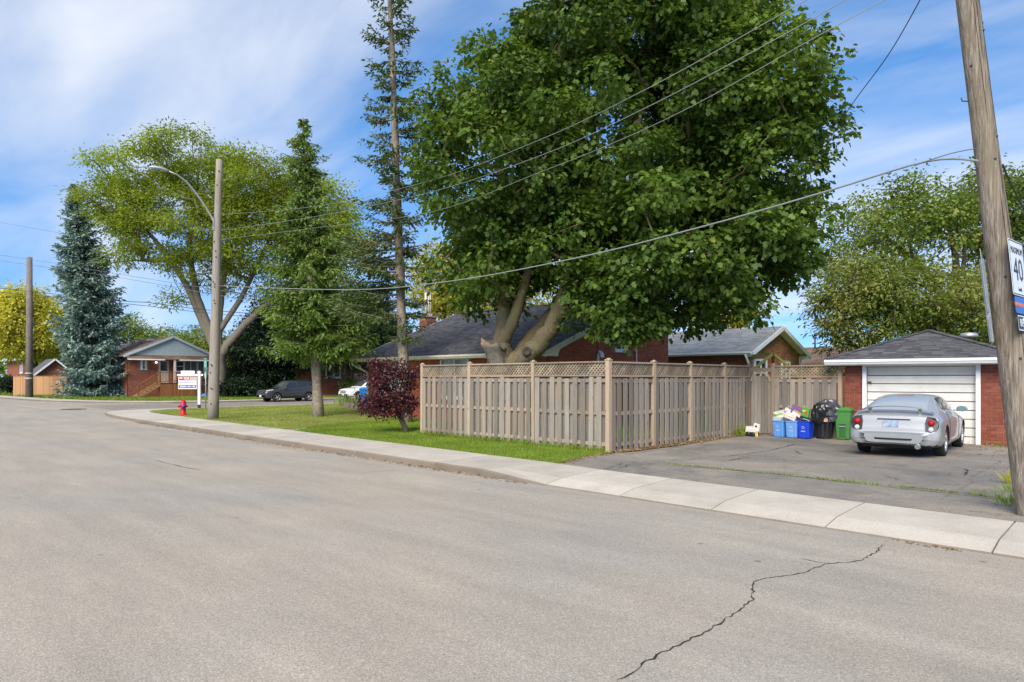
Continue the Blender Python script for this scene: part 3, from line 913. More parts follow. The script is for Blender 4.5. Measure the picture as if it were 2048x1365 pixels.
def window(parent, o, ex, nrm, w, h, mframe, mglass, mull=1, fw=.05, sill=True, rails=0, curtain=None):
    """o: lower left corner of the opening on the wall plane"""
    o, ex, nrm = Vector(o), Vector(ex).normalized(), Vector(nrm).normalized(); ez = Vector((0, 0, 1))
    mb = MB()
    P = lambda u, v, d: o + ex * u + ez * v + nrm * d
    for a, b in (((0, fw/2), (w, fw/2)), ((0, h - fw/2), (w, h - fw/2))): mb.bar(P(a[0], a[1], .03), P(b[0], b[1], .03), .07, fw)
    for u in (fw/2, w - fw/2): mb.bar(P(u, fw, .03), P(u, h - fw, .03), fw, .07, up=nrm)
    for k in range(mull): mb.bar(P(w * (k+1) / (mull+1), fw, .03), P(w * (k+1) / (mull+1), h - fw, .03), fw * .8, .055, up=nrm)
    for k in range(rails): mb.bar(P(fw, h * (k+1) / (rails+1), .03), P(w - fw, h * (k+1) / (rails+1), .03), .05, fw * .7)
    win = mb.build('window', mframe, parent)
    n = mull + 1
    for k in range(n):
        g = MB(); a, b = w * k / n + fw * .45, w * (k + 1) / n - fw * .45
        g.add([P(a, fw * .6, .016), P(b, fw * .6, .016), P(b, h - fw * .6, .016), P(a, h - fw * .6, .016)], [(0, 1, 2, 3)])
        g.build('pane', mglass, win)
    if curtain:
        g = MB(); m = 24
        vs = []
        for i in range(m + 1):
            d = .019 + .006 * math.sin(i * 2.1)
            vs += [P(fw + (w * .55 - fw) * i / m, fw, d), P(fw + (w * .55 - fw) * i / m, h - fw, d)]
        g.add(vs, [(2*i, 2*i+2, 2*i+3, 2*i+1) for i in range(m)], True)
        g.build('curtain', curtain, win)
    if sill:
        s = MB(); s.bar(P(-.06, -.035, .05), P(w + .06, -.035, .05), .12, .06)
        s.build('sill', mframe, win)
    return win

def wall_poly(parent, pts, mat, nrm, thick=.18, name='wall'):
    """a wall slab from an outline (outer face), thickened inwards"""
    nrm = Vector(nrm).normalized(); n = len(pts)
    mb = MB(); a = [Vector(p) for p in pts]; b = [p - nrm * thick for p in a]
    mb.add(a + b, [tuple(range(n)), tuple(reversed(range(n, 2*n)))] + [(i, n + i, n + (i+1) % n, (i+1) % n) for i in range(n)])
    return mb.build(name, mat, parent)

def slope(parent, pts, mat, thick=.06, name='roof'):
    mb = MB(); n = len(pts)
    a = [Vector(p) for p in pts]; b = [p - Vector((0, 0, thick)) for p in a]
    mb.add(a + b, [tuple(range(n)), tuple(reversed(range(n, 2*n)))] + [(i, n + i, n + (i+1) % n, (i+1) % n) for i in range(n)])
    return mb.build(name, mat, parent)

def gutter(parent, p0, p1, out, mat, h=.13, w=.12):
    p0, p1, out = Vector(p0), Vector(p1), Vector(out).normalized()
    mb = MB(); prof = [(0, 0), (0, -h), (w * .55, -h), (w * .8, -h * .55), (w, -h * .45), (w, 0.01), (w - .015, 0.01), (w - .02, -.03), (.02, -.03)]
    vs = [p0 + out * a + Vector((0, 0, b)) for a, b in prof] + [p1 + out * a + Vector((0, 0, b)) for a, b in prof]
    n = len(prof)
    mb.add(vs, [(i, (i+1) % n, n + (i+1) % n, n + i) for i in range(n)] + [tuple(range(n)), tuple(reversed(range(n, 2*n)))])
    return mb.build('gutter', mat, parent)

def pipe(parent, pts, r, mat, name='downspout', n=8):
    mb = MB(); mb.tube(pts, r, n); return mb.build(name, mat, parent)

# ------------------------------------------------------------------ corner house behind the fence
h1 = thing('brick_house', 'red brick bungalow with charcoal shingle roof behind the wooden fence', 'house', (-22.3, 22.6, 0.1))
EZ, RZ = 2.73, 5.25
X0, X1, Y0, Y1 = -27.0, -16.0, 18.2, 26.3
XL, XR, YF, YB, RY, RX = -27.6, -15.6, 17.65, 26.75, 24.1, -27.6
def h1_top(y): return RZ - abs(y - RY) * (RZ - EZ) / (RY - YF) - .07
w = wall_poly(h1, [(X0, Y0, .1), (X1, Y0, .1), (X1, Y0, EZ), (X0, Y0, EZ)], M['mortar_red'], (0, -1, 0))
brick_course(w, (X0, Y0, .1), (1, 0, 0), (0, -1, 0), X1 - X0, lambda u: EZ - .1, M['brick_wall'], [(.9, 3.0, .9, 2.6), (5.2, 7.0, .9, 2.6), (8.2, 9.1, 0, 2.3)], v0=.01)
w = wall_poly(h1, [(X1, Y0 + .01, .1), (X1, Y1, .1), (X1, Y1, h1_top(Y1)), (X1, RY, h1_top(RY)), (X1, Y0 + .01, h1_top(Y0))], M['mortar_red'], (1, 0, 0))
brick_course(w, (X1, Y0, .1), (0, 1, 0), (1, 0, 0), Y1 - Y0, lambda u: h1_top(Y0 + u) - .1, M['brick_wall'], [(4.05, 5.0, 2.80, 3.55), (1.65, 2.6, 1.2, 2.15)], v0=.01)
wall_poly(h1, [(X0, Y0 + .02, .1), (X0, Y1, .1), (X0, Y1, h1_top(Y1)), (X0, RY, h1_top(RY)), (X0, Y0 + .02, h1_top(Y0))], M['brick_wall'], (-1, 0, 0))
wall_poly(h1, [(X0, Y1, .1), (X1 - .2, Y1, .1), (X1 - .2, Y1, 4.2), (X0, Y1, 4.2)], M['brick_wall'], (0, 1, 0))
window(h1, (X1, 22.27, 2.92), (0, 1, 0), (1, 0, 0), .92, .72, M['white_clean'], M['glass'], 1, .07)
window(h1, (X1, 19.87, 1.32), (0, 1, 0), (1, 0, 0), .92, .9, M['white_clean'], M['glass'], 1, .06)
window(h1, (X0 + .92, Y0, 1.02), (1, 0, 0), (0, -1, 0), 2.05, 1.62, M['white_clean'], M['glass_pale'], 2, .07, curtain=M['curtain'])
window(h1, (X0 + 5.22, Y0, 1.02), (1, 0, 0), (0, -1, 0), 1.75, 1.62, M['white_clean'], M['glass_pale'], 1, .07)
mb = MB(); mb.box((X0 + 8.65, Y0 - .03, 1.25), (.88, .06, 2.2)); d_ = mb.build('door', M['white_clean'], h1)
mb = MB(); mb.lathe([(.03, 0), (.03, .05), (0, .06)], (X0 + 8.95, Y0 - .06, 1.15), 10, Matrix.Rotation(R(90), 4, 'X')); mb.build('handle', M['galv'], d_)
rf = slope(h1, [(XL, YF, EZ), (XR, YF, EZ), (XR, RY, RZ), (RX, RY, RZ)], M['shingle'], .1)
shingles(rf, (XL, YF, EZ), (XR, YF, EZ), (XR, RY, RZ), (RX, RY, RZ), M['shingle'], 1, course=.14)
BZ = h1_top(YB) + .07
rb = slope(h1, [(XL, YB, BZ), (RX, RY, RZ - .002), (XR, RY, RZ - .002), (XR, YB, BZ)], M['shingle'], .1)
mb = MB()                                   # hip and ridge caps
for a, b in (((RX, RY, RZ), (XR, RY, RZ)),):
    a, b = Vector(a), Vector(b); n = int((b - a).length / .2)
    for k in range(n): mb.bar(a.lerp(b, k / n) + Vector((0, 0, .018)), a.lerp(b, (k + 1.1) / n) + Vector((0, 0, .010)), .22, .02)
mb.build('ridge_cap', M['shingle'], rf)
gutter(h1, (XL - .02, YF - .004, EZ + .0), (XR + .0, YF - .004, EZ + .0), (0, -1, 0), M['cream'])
mb = MB(); mb.box(((XL + X1) / 2, (YF + Y0) / 2, EZ - .125), (X1 - XL, Y0 - YF - .01, .03))
mb.build('soffit', M['cream'], h1)
mb = MB()                                   # rake boards on the gable and the boxed cornice return
for xx in (XR + .02, XL - .02):
    for q0, q1 in (((xx, YF, EZ - .09), (xx, RY, RZ - .09)), ((xx, YB, BZ - .09), (xx, RY + .02, RZ - .09))):
        mb = MB(); mb.bar(q0, q1, .035, .19); mb.build('rake_board', M['cream'], h1)
mb = MB(); mb.bar((X1 + .2, YF + .35, EZ + .04), (X1 + .2, RY, RZ - .12), .36, .02); mb.build('rake_soffit', M['cream'], h1)
mb = MB(); Mx = frame((XR + .01, YF - .10, EZ - .14), (0, 1, 0), (0, 0, 1), (1, 0, 0))
mb.prism([(0, 0), (.78, 0), (.80, .10), (.86, .22), (.96, .32), (1.05, .46), (.02, .05)], .03, Mx); mb.build('cornice_return', M['cream'], h1)
pipe(h1, [(XL + .12, YF - .06, EZ - .12), (XL + .16, YF - .05, EZ - .28), (X0 - .02, Y0 - .10, EZ - .62), (X0 + .02, Y0 - .08, EZ - .8), (X0 + .02, Y0 - .08, .25)], .05, M['cream'])
pipe(h1, [(X1 + .06, 23.75, 3.6), (X1 + .06, 23.75, .3)], .035, M['white_clean'])
mb = MB(); mb.box((-28.5, 22.9, 2.6), (.62, .62, 4.9)); ch = mb.build('chimney', M['mortar_red'], h1)
for k, (ex, nn, oo) in enumerate((((1, 0, 0), (0, -1, 0), (-28.81, 22.59, 3.1)), ((0, 1, 0), (1, 0, 0), (-28.19, 22.59, 3.1)), ((0, -1, 0), (-1, 0, 0), (-28.81, 23.21, 3.1)))):
    brick_course(ch, oo, ex, nn, .62, lambda u: 1.85, M['brick_dark'], v0=0)
mb = MB(); mb.box((-28.5, 22.9, 5.08), (.74, .74, .07)); mb.build('chimney_cap', M['mortar'], ch)
for dx, dzz in ((-.17, 1.35), (.05, 1.25), (.2, 1.3)):
    pipe(ch, [(-28.5 + dx, 22.9, 5.08), (-28.5 + dx, 22.9, 5.05 + dzz)], .035 if dx > -.1 else .07, M['sign_back_'] if False else M['cream'], 'flue_pipe')
mb = MB(); Mv = frame((X1 + .0, 21.15, 2.62), (1, 0, 0), (0, 0, 1), (0, 1, 0))
mb.prism([(0, 0), (.05, 0), (.12, .04), (.20, .0), (.18, .14), (.10, .24), (0, .28)], .22, Mv); mb.build('vent_hood', M['white_clean'], h1)
mb = MB(); mb.tube([(X1 + .5, 20.55, .1), (X1 + .5, 20.55, 3.3)], .014, 6)
ap = mb.build('garden_pole', M['dark_metal']); tag(ap, 'thin rusty rod with a pale rag behind the fence lattice', 'pole')
mb = MB(); mb.lathe([(.0, 0), (.05, .03), (.055, .3), (.03, .45), (0, .47)], (X1 + .5, 20.55, 2.28), 8); mb.build('rag', M['white'], ap)

# ------------------------------------------------------------------ second house, gable towards the driveway
h2 = thing('brick_house', 'orange brick house with pale grey shingle roof and white gable trim', 'house', (-19, 33.7, 0.1))
gX, ya, yb, e2, r2 = -14.4, 30.7, 36.8, 3.05, 4.42
ym = (ya + yb) / 2; ov = .45
sl2 = (r2 - e2) / (ym - ya + ov)
def h2_top(y): return r2 - abs(y - ym) * sl2 - .09
w = wall_poly(h2, [(gX, ya, .1), (gX, yb, .1), (gX, yb, h2_top(yb)), (gX, ym, h2_top(ym)), (gX, ya, h2_top(ya))], M['mortar'], (1, 0, 0))
brick_course(w, (gX, ya, .1), (0, 1, 0), (1, 0, 0), yb - ya, lambda u: h2_top(ya + u) - .1, M['brick_orange'], [(.62, 2.02, 1.35, 2.65), (3.75, 4.85, 1.35, 2.6)], v0=.8)
w = wall_poly(h2, [(-27, ya, .1), (gX - .01, ya, .1), (gX - .01, ya, h2_top(ya)), (-27, ya, h2_top(ya))], M['mortar'], (0, -1, 0))
brick_course(w, (-27, ya, .1), (1, 0, 0), (0, -1, 0), 12.58, lambda u: h2_top(ya) - .1, M['brick_dark'], v0=1.4)
window(h2, (gX, ya + .65, 1.48), (0, 1, 0), (1, 0, 0), 1.35, 1.27, M['white_clean'], M['glass'], 1, .09)
window(h2, (gX, ya + 3.8, 1.48), (0, 1, 0), (1, 0, 0), 1.0, 1.2, M['white_clean'], M['glass'], 1, .09)
A, B, C, D = (-27.4, ya - ov, e2), (gX + .42, ya - ov, e2), (gX + .42, ym, r2), (-27.4, ym, r2)
r_ = slope(h2, [A, B, C, D], M['shingle_light'], .09); shingles(r_, A, B, C, D, M['shingle_light'], 5, .15, .33)
slope(h2, [(-27.4, yb + ov, e2), (-27.4, ym, r2 - .002), (gX + .42, ym, r2 - .002), (gX + .42, yb + ov, e2)], M['shingle_light'], .09)
gutter(h2, (-27.4, ya - ov - .004, e2), (gX + .4, ya - ov - .004, e2), (0, -1, 0), M['white_clean'])
mb = MB()
for s in (1, -1):
    ye = ym - s * (ym - ya + ov)
    mb = MB(); mb.bar((gX + .44, ye, e2 - .10), (gX + .44, ym, r2 - .10), .04, .20); mb.build('rake_board', M['white_clean'], h2)
    mb = MB(); mb.bar((gX + .22, ye + s * .1, e2 - .10 + .04), (gX + .22, ym, r2 - .16), .42, .02); mb.build('rake_soffit', M['white_clean'], h2)
    mb = MB(); mb.box((gX + .22, ye + s * .24, e2 - .12), (.42, .46, .18)); mb.build('cornice_return', M['white_clean'], h2)
pipe(h2, [(gX + .12, ya - ov - .06, e2 - .1), (gX + .12, ya - .35, e2 - .35), (gX + .1, ya - .07, e2 - .62), (gX + .1, ya - .07, .3)], .055, M['white_clean'])
pipe(h2, [(gX + .05, yb + .1, e2 - .2), (gX + .12, yb + .02, e2 - .5), (gX + .12, yb + .02, .3)], .05, M['white_clean'])

# farther roofs seen between the second house and the garage
h3 = thing('far_house', 'far house with brown shingle roof and vent pipes beyond the back fences', 'house', tuple(gp(1640, 795, .1)))
zz = 46.0
a, b = at(1575, 700, zz + 6), at(1690, 716, zz - 4)
def far_house(h, l0, l1, Z0, depth, ze, zr, wall_m, roof_m, trim):
    """small gabled house turned square to the street grid, seen from its corner"""
    x0, y0 = l0; x1, y1 = l1
    wall_poly(h, [(x0, y0, .1), (x1, y0, .1), (x1, y0, ze), (x0, y0, ze)], wall_m, (0, -1, 0))
    ymid = (y0 + y1) / 2
    wall_poly(h, [(x1, y0 + .01, .1), (x1, y1, .1), (x1, y1, ze), (x1, ymid, zr - .1), (x1, y0 + .01, ze)], wall_m, (1, 0, 0))
    s1 = slope(h, [(x0, y0 - .4, ze - .1), (x1 + .35, y0 - .4, ze - .1), (x1 + .35, ymid, zr), (x0, ymid, zr)], roof_m, .1)
    shingles(s1, (x0, y0 - .4, ze - .1), (x1 + .35, y0 - .4, ze - .1), (x1 + .35, ymid, zr), (x0, ymid, zr), roof_m, 9, .2, .4)
    slope(h, [(x0, y1 + .4, ze - .1), (x0, ymid, zr - .003), (x1 + .35, ymid, zr - .003), (x1 + .35, y1 + .4, ze - .1)], roof_m, .1)
    mb = MB()
    for s in (1, -1):
        ye = ymid - s * (ymid - y0 + .4)
        mb = MB(); mb.bar((x1 + .37, ye, ze - .2), (x1 + .37, ymid, zr - .1), .04, .2); mb.build('rake_board', trim, h)
far_house(h3, (-26.0, 50.5), (-12.5, 58.5), 0, 0, 3.0, 4.25, M['brick_dark'], M['shingle_brown'], M['white_clean'])
for dx in (0, 2.4, 5.2): pipe(h3, [(-20 + dx, 54.2, 4.0), (-20 + dx, 54.2, 5.0)], .07, M['dark_metal'], 'vent_pipe')
h4 = thing('garden_shed', 'low white sided shed with grey roof behind the orange brick house', 'shed', (-12.0, 41.5, .1))
far_house(h4, (-13.0, 39.6), (-10.2, 43.4), 0, 0, 2.15, 2.95, M['white'], M['shingle'], M['white_clean'])
window(h4, (-12.6, 39.6, 1.45), (1, 0, 0), (0, -1, 0), .8, .6, M['white_clean'], M['glass'], 0, .06)

# ------------------------------------------------------------------ garage
GA = R(8)
GO = Vector((-6.62, 20.18, 0.1)); gx = Vector((math.cos(GA), math.sin(GA), 0)); gy = Vector((-math.sin(GA), math.cos(GA), 0)); gz = Vector((0, 0, 1))
def G(u, v, z): return GO + gx * u + gy * v + gz * z
GW, GD, GH = 3.66, 6.2, 2.22
ga = thing('brick_garage', 'red brick garage with white panel door and charcoal hip roof', 'garage', tuple(GO))
D0, D1, DH = 0.53, 3.03, 2.03
w = wall_poly(ga, [G(0, 0, -.1), G(D0, 0, -.1), G(D0, 0, DH), G(D1, 0, DH), G(D1, 0, -.1), G(GW, 0, -.1), G(GW, 0, GH), G(0, 0, GH)], M['mortar_red'], -gy, .2)
bw, bh, gp_ = .228, .068, .012
full = MB(); full.box((bw / 2, -.006, bh / 2), (bw, .012, bh)); me_full = mesh_of(full, M['brick'], 'brick')
row = 0; v = 0.0
cache = {}
while v + bh < GH:
    for (a0, a1) in (((0, D0 - .09), (D1 + .09, GW)) if v < DH + .08 else ((0, GW),)):
        u = a0 - (bw + gp_) * (.5 if row % 2 else 0)
        while u < a1 - .03:
            a, b = max(u, a0), min(u + bw, a1)
            if b - a > .035:
                L = round(b - a, 2)
                p = G(a, random.uniform(-.002, .002), v)
                piece('brick', me_full, w, p, (0, 0, GA), ((b - a) / bw, 1, 1))
            u += bw + gp_
    v += bh + gp_; row += 1
for (pa, pb, nn) in ((G(0, .2, -.1), G(0, GD, -.1), -gx), (G(GW, .2, -.1), G(GW, GD, -.1), gx), (G(.2, GD, -.1), G(GW - .2, GD, -.1), gy)):
    wall_poly(ga, [pa, pb, pb + gz * (GH + .1), pa + gz * (GH + .1)], M['brick_wall'], nn, .18)
fr = MB()
fr.box(G(D0 - .04, -.03, DH / 2), (.10, .10, DH), GA); fr.box(G(D1 + .04, -.03, DH / 2), (.10, .10, DH), GA); fr.box(G((D0 + D1) / 2, -.03, DH + .045), (D1 - D0 + .18, .10, .09), GA)
gfr = fr.build('door_frame', M['white_clean'], ga)
door = MB(); door.box(G((D0 + D1) / 2, .12, DH / 2), (D1 - D0, .03, DH), GA)
gdoor = door.build('garage_door', M['dark_metal'], ga)
tops = [0, .215, .44, .665, .89, 1.115, 1.34, 1.565, 1.79, DH]
t_ = NT('door_panel_paint'); p_ = t_.pos()
c_ = t_.ramp(t_.noise(p_, 2.2, 5, .6), [(0.3, (.60, .58, .53)), (0.7, (.70, .685, .645))])
c_ = t_.mix(t_.ramp(t_.noise(t_.pos((1, 1, 5)), 4.5, 6, .7), [(0.60, 0.0), (0.74, 0.7)]), c_, (.33, .29, .23))
M['door_panel'] = t_.done(t_.bsdf(c_, .55, 0, None, .4))
for k in range(9):
    a, b = tops[k] + .012, tops[k + 1] - .012
    pn = MB(); pn.box(G((D0 + D1) / 2, .088, (a + b) / 2), (D1 - D0 - .03, .035, b - a), GA)
    pn.build('panel', M['door_panel'], gdoor)
lk = MB(); lk.box(G(D0 + .07, .06, DH - .42), (.09, .03, .035), GA); lk.tube([G(D0 + .09, .05, DH - .42), G(D0 + .09, .02, DH - .42), G(D0 + .12, .015, DH - .47)], .012, 6)
lk.build('latch', M['dark_metal'], gdoor)
hd = MB(); hd.bar(G(2.35, .06, .93), G(2.50, .06, .91), .015, .03); hd.build('handle', M['galv'], gdoor)
oh = .42; ez_, rz_ = GH + .02, GH + .86
e = [G(-oh, -oh, ez_), G(GW + oh, -oh, ez_), G(GW + oh, GD + oh, ez_), G(-oh, GD + oh, ez_)]
ra, rb_ = G(GW / 2, GW / 2 + .1, rz_), G(GW / 2, GD - GW / 2, rz_)
for k, (a, b, c, d) in enumerate(((e[0], e[1], ra, ra), (e[1], e[2], rb_, ra), (e[2], e[3], rb_, rb_), (e[3], e[0], ra, rb_))):
    pts = [a, b, c] if c == d else [a, b, c, d]
    s_ = slope(ga, pts, M['shingle'], .05 + .002 * k)
    if k in (0, 1, 3): shingles(s_, a, b, c, d, M['shingle'], 30 + k, .135, .30)
mb = MB()
for a, b in ((e[0], ra), (e[1], ra), (ra, rb_)):
    n = int((b - a).length / .18)
    for k in range(n): mb.bar(a.lerp(b, k / n) + gz * .022, a.lerp(b, (k + 1.1) / n) + gz * .012, .2, .02)
mb.build('ridge_cap', M['shingle'], ga)
mb = MB(); mb.box(G(GW / 2, -oh / 2 - .01, GH - .06), (GW + oh * 2 - .04, oh - .02, .03), GA); mb.build('soffit', M['shingle_brown'], ga)
mb = MB(); mb.bar(e[0] - gz * .10, e[1] - gz * .10, .03, .16); mb.bar(e[0] - gz * .10, e[3] - gz * .10, .03, .16); mb.build('fascia', M['white'], ga)
gutter(ga, e[0] - gy * .018 - gx * .02 - gz * .03, e[1] - gy * .018 - gz * .03, -gy, M['white_clean'], .12, .11)
mb = MB(); mb.lathe([(.22, 0), (.24, .05), (.20, .12), (.0, .15)], G(GW / 2 + .9, GW / 2 + 1.6, rz_ - .15), 14); mb.build('roof_vent', M['galv'], ga)
mb = MB(); mb.box(G(GW + .16, .1, .1), (.26, .3, .38), GA + .2); o = mb.build('concrete_block', M['concrete']); tag(o, 'pale concrete block at the right corner of the garage', 'block')

# ------------------------------------------------------------------ house 169 across the side street
h5 = thing('brick_bungalow', 'brick bungalow with pale blue gable, house number panel and wooden deck', 'house', (-70, 23, .15))
fx, u0, u1, fz = -66.0, 19.45, 26.6, .2
ze, zr = 3.95, 5.68
w = wall_poly(h5, [(fx, u0, fz), (fx, u1, fz), (fx, u1, ze), (fx, u0, ze)], M['mortar_red'], (1, 0, 0))
brick_course(w, (fx, u0, fz), (0, 1, 0), (1, 0, 0), u1 - u0, lambda u: ze - fz, M['brick_dark'], [(1.0, 1.6, 2.35, 3.3), (2.55, 3.4, 1.2, 3.4), (3.95, 7.0, 2.2, 3.35)], bh=.075, v0=0)
wall_poly(h5, [(fx - .01, u0, fz), (fx - 10, u0, fz), (fx - 10, u0, ze), (fx - .01, u0, ze)], M['brick_dark'], (0, -1, 0))
um = (u0 + u1) / 2
gb = wall_poly(h5, [(fx + .5, u0 - .35, ze + .02), (fx + .5, u1 + .35, ze + .02), (fx + .5, um, zr - .05)], M['blue_siding'], (1, 0, 0), .1, 'gable')
for k in range(9):
    z = ze + .06 + k * .19; hw = (u1 - u0 + .7) / 2 * (1 - (z - ze) / (zr - ze))
    if hw > .2:
        mb = MB(); mb.bar((fx + .515, um - hw + .1, z), (fx + .515, um + hw - .1, z), .03, .16); mb.build('siding_board', M['blue_siding'], gb)
for s in (1, -1):
    ye = um - s * ((u1 - u0) / 2 + .55)
    q = [(fx + .75, ye, ze - .12), (fx + .75, um, zr + .02), (fx - 10.4, um, zr + .02), (fx - 10.4, ye, ze - .12)]
    s_ = slope(h5, q if s < 0 else list(reversed(q)), M['shingle_brown'], .09 if s > 0 else .085)
    if s > 0: shingles(s_, (fx - 10.4, ye, ze - .12), (fx + .75, ye, ze - .12), (fx + .75, um, zr + .02), (fx - 10.4, um, zr + .02), M['shingle_brown'], 41, .2, .45)
mb = MB()
for s in (1, -1):
    ye = um - s * ((u1 - u0) / 2 + .55)
    mb = MB(); mb.bar((fx + .77, ye, ze - .2), (fx + .77, um, zr - .06), .04, .2); mb.build('rake_board', M['blue_siding'], h5)
pr = slope(h5, [(fx + 1.0, u0 - .3, 3.55), (fx + 1.0, u1 + .3, 3.55), (fx + .45, u1 + .3, ze + .02), (fx + .45, u0 - .3, ze + .02)], M['shingle_brown'], .05, 'pent_roof')
shingles(pr, (fx + 1.0, u0 - .3, 3.55), (fx + 1.0, u1 + .3, 3.55), (fx + .45, u1 + .3, ze + .02), (fx + .45, u0 - .3, ze + .02), M['shingle_brown'], 42, .2, .45)
mb = MB(); mb.bar((fx + 1.02, u0 - .3, 3.5), (fx + 1.02, u0 + 2.75, 3.5), .04, .1); mb.bar((fx + 1.02, u0 + 4.0, 3.5), (fx + 1.02, u1 + .3, 3.5), .04, .1); mb.build('fascia', M['white_clean'], h5)
for v_ in (0, 2.4, 4.8): 
    mb = MB(); mb.box((fx - 2 - v_ * 1.1, um - 1.1, zr - .28), (.5, .5, .2)); mb.build('roof_vent', M['galv'], h5)
npan = MB(); npan.box((fx + .03, u0 + 1.3, fz + 2.83), (.05, .52, .86)); npb = npan.build('number_panel', M['white_clean'], h5)
for k, dgt in enumerate('169'):
    text(dgt, .36, M['dark_metal'], npb, frame((fx + .058, u0 + 1.3, fz + 3.10 - k * .27), (0, 1, 0), (0, 0, 1), (1, 0, 0)), 'digit', .002, bold=.03)
dr = MB(); dr.box((fx + .03, u0 + 2.98, fz + 2.2), (.06, .85, 2.1)); d_ = dr.build('door', M['cream'], h5)
mb = MB(); mb.box((fx + .065, u0 + 2.98, fz + 2.75), (.02, .6, .85)); mb.build('door_glass', M['glass'], d_)
mb = MB(); mb.box((fx + .9, u0 + 3.62, fz + 2.3), (.12, .16, 2.15)); mb.build('porch_post', M['cream'], h5)
window(h5, (fx, u0 + 4.0, fz + 2.25), (0, 1, 0), (1, 0, 0), .75, 1.0, M['white_clean'], M['glass'], 0, .07, rails=1)
window(h5, (fx, u0 + 4.78, fz + 2.0), (0, 1, 0), (1, 0, 0), 1.15, 1.25, M['white_clean'], M['glass_pale'], 1, .05, False)
window(h5, (fx, u0 + 5.98, fz + 2.0), (0, 1, 0), (1, 0, 0), 1.0, 1.25, M['white_clean'], M['glass_pale'], 0, .05, False)
lt = NT('porch_bulb'); em = lt.new("ShaderNodeEmission"); em.inputs[0].default_value = (1, .85, .6, 1); em.inputs[1].default_value = 3.0
M['bulb'] = lt.done(em.outputs[0])
mb = MB(); mb.lathe([(0, 0), (.06, .02), (.075, .08), (.05, .14), (0, .16)], (fx + .14, u0 + 2.3, fz + 3.0), 10); lb = mb.build('porch_lamp', M['bulb'], h5)
mb = MB(); mb.box((fx + .05, u0 + 2.3, fz + 3.15), (.12, .08, .05)); mb.build('lamp_bracket', M['dark_metal'], lb)
# deck with boards, railing and stairs
dk = thing('wooden_deck', 'reddish wooden deck with railing and stairs in front of the bungalow', 'deck', (fx + 1.2, u0 + 3.6, .15))
da, db, dzf, dx1 = u0 + 2.0, u0 + 5.6, 1.45, fx + 2.0
mb = MB(); mb.box(((fx + dx1) / 2 + .03, (da + db) / 2, dzf - .03), (dx1 - fx - .08, db - da, .06)); mb.build('deck_floor', M['deck'], dk)
bd = MB(); bd.box((0, 0, .58), (.025, .135, 1.16)); bme = mesh_of(bd, M['deck'], 'skirt_board')
yy = da + .07
while yy < db: piece('skirt_board', bme, dk, (dx1, yy, .18), scale=(1, 1, random.uniform(.97, 1.0))); yy += .145
def rail(p0, p1, h=.95, bal=.13):
    p0, p1 = Vector(p0), Vector(p1); up = Vector((0, 0, 1))
    mb = MB(); mb.bar(p0 + up * h, p1 + up * h, .09, .04); mb.bar(p0 + up * .12, p1 + up * .12, .04, .07); mb.build('rail', M['deck'], dk)
    n = int((p1 - p0).length / bal)
    for k in range(1, n):
        q = p0.lerp(p1, k / n); b = MB(); b.bar(q + up * .12, q + up * (h - .02), .035, .035); b.build('baluster', M['deck'], dk)
    for q in (p0, p1):
        b = MB(); b.bar(q - up * .05, q + up * (h + .08), .09, .09); b.build('post', M['deck'], dk)
rail((dx1 - .05, da + .05, dzf), (dx1 - .05, db - .05, dzf))
rail((dx1 - .05, da - .02, dzf), (dx1 - .05, da - 1.75, .3))
for k in range(6):
    mb = MB(); mb.box((dx1 - .55, da - .15 - k * .29, dzf - .2 - k * .19), (1.1, .30, .045)); mb.build('step', M['cedar'], dk)
for xx in (dx1 - 1.08, dx1 - .02):
    mb = MB(); mb.bar((xx, da + .05, dzf - .12), (xx, da - 1.8, .2), .04, .26); mb.build('stringer', M['cedar'], dk)
# blue tarp heap beside the deck
mb = MB(); tp = Vector((dx1 + .9, db + .4, .13)); rr = random.Random(5); vs = []; nu, nv = 12, 9
for i in range(nu):
    for j in range(nv):
        u, v_ = i / (nu - 1) * 2 - 1, j / (nv - 1) * 2 - 1
        vs.append(tp + Vector((v_ * .5, u * 1.1, max(0, (1 - u * u) * (1 - v_ * v_)) * .42 * (0.7 + .5 * rr.random()) + .01)))
mb.add(vs, [(i*nv+j, (i+1)*nv+j, (i+1)*nv+j+1, i*nv+j+1) for i in range(nu-1) for j in range(nv-1)])
o = mb.build('tarp', simple('blue_tarp', (.10, .20, .50), .5, .5, 3)); tag(o, 'crumpled blue tarp on the grass beside the wooden deck', 'tarp')

# ------------------------------------------------------------------ far left: fence of new boards, brick house, shed
lf = thing('cedar_fence', 'new orange cedar board fence left of the blue spruce', 'fence', tuple(at(80, 788, 66)))
p0, p1 = at(27, 781, 66), at(136, 790, 64.5)
p0.z = p1.z = .15
d_ = (p1 - p0).normalized(); n = int((p1 - p0).length / .15); rz_f = math.atan2(d_.y, d_.x)
b_ = MB(); b_.box((0, 0, .93), (.138, .03, 1.86)); bme = mesh_of(b_, M['cedar'], 'board')
for k in range(n):
    q = p0 + d_ * (.15 * k + .07); piece('board', bme, lf, (q.x, q.y, .15 + random.uniform(-.02, .02)), (0, 0, rz_f))
mb = MB(); mb.bar(p0 + Vector((0, 0, 1.9)), p1 + Vector((0, 0, 1.9)), .11, .04); mb.build('cap_rail', M['cedar'], lf)
for k in range(0, n + 1, 16):
    q = p0 + d_ * (.15 * k); mb = MB(); mb.bar(q + Vector((0, 0, 0)) - FWD * -.06, q + FWD * .06 + Vector((0, 0, 2.0)), .1, .1); mb.build('post', M['cedar'], lf)
h6 = thing('brick_house', 'brick house with white trim partly hidden under the yellow tree', 'house', tuple(at(20, 775, 84)))
c = at(62, 772, 80); c.z = .15
x1, y0 = c.x, c.y
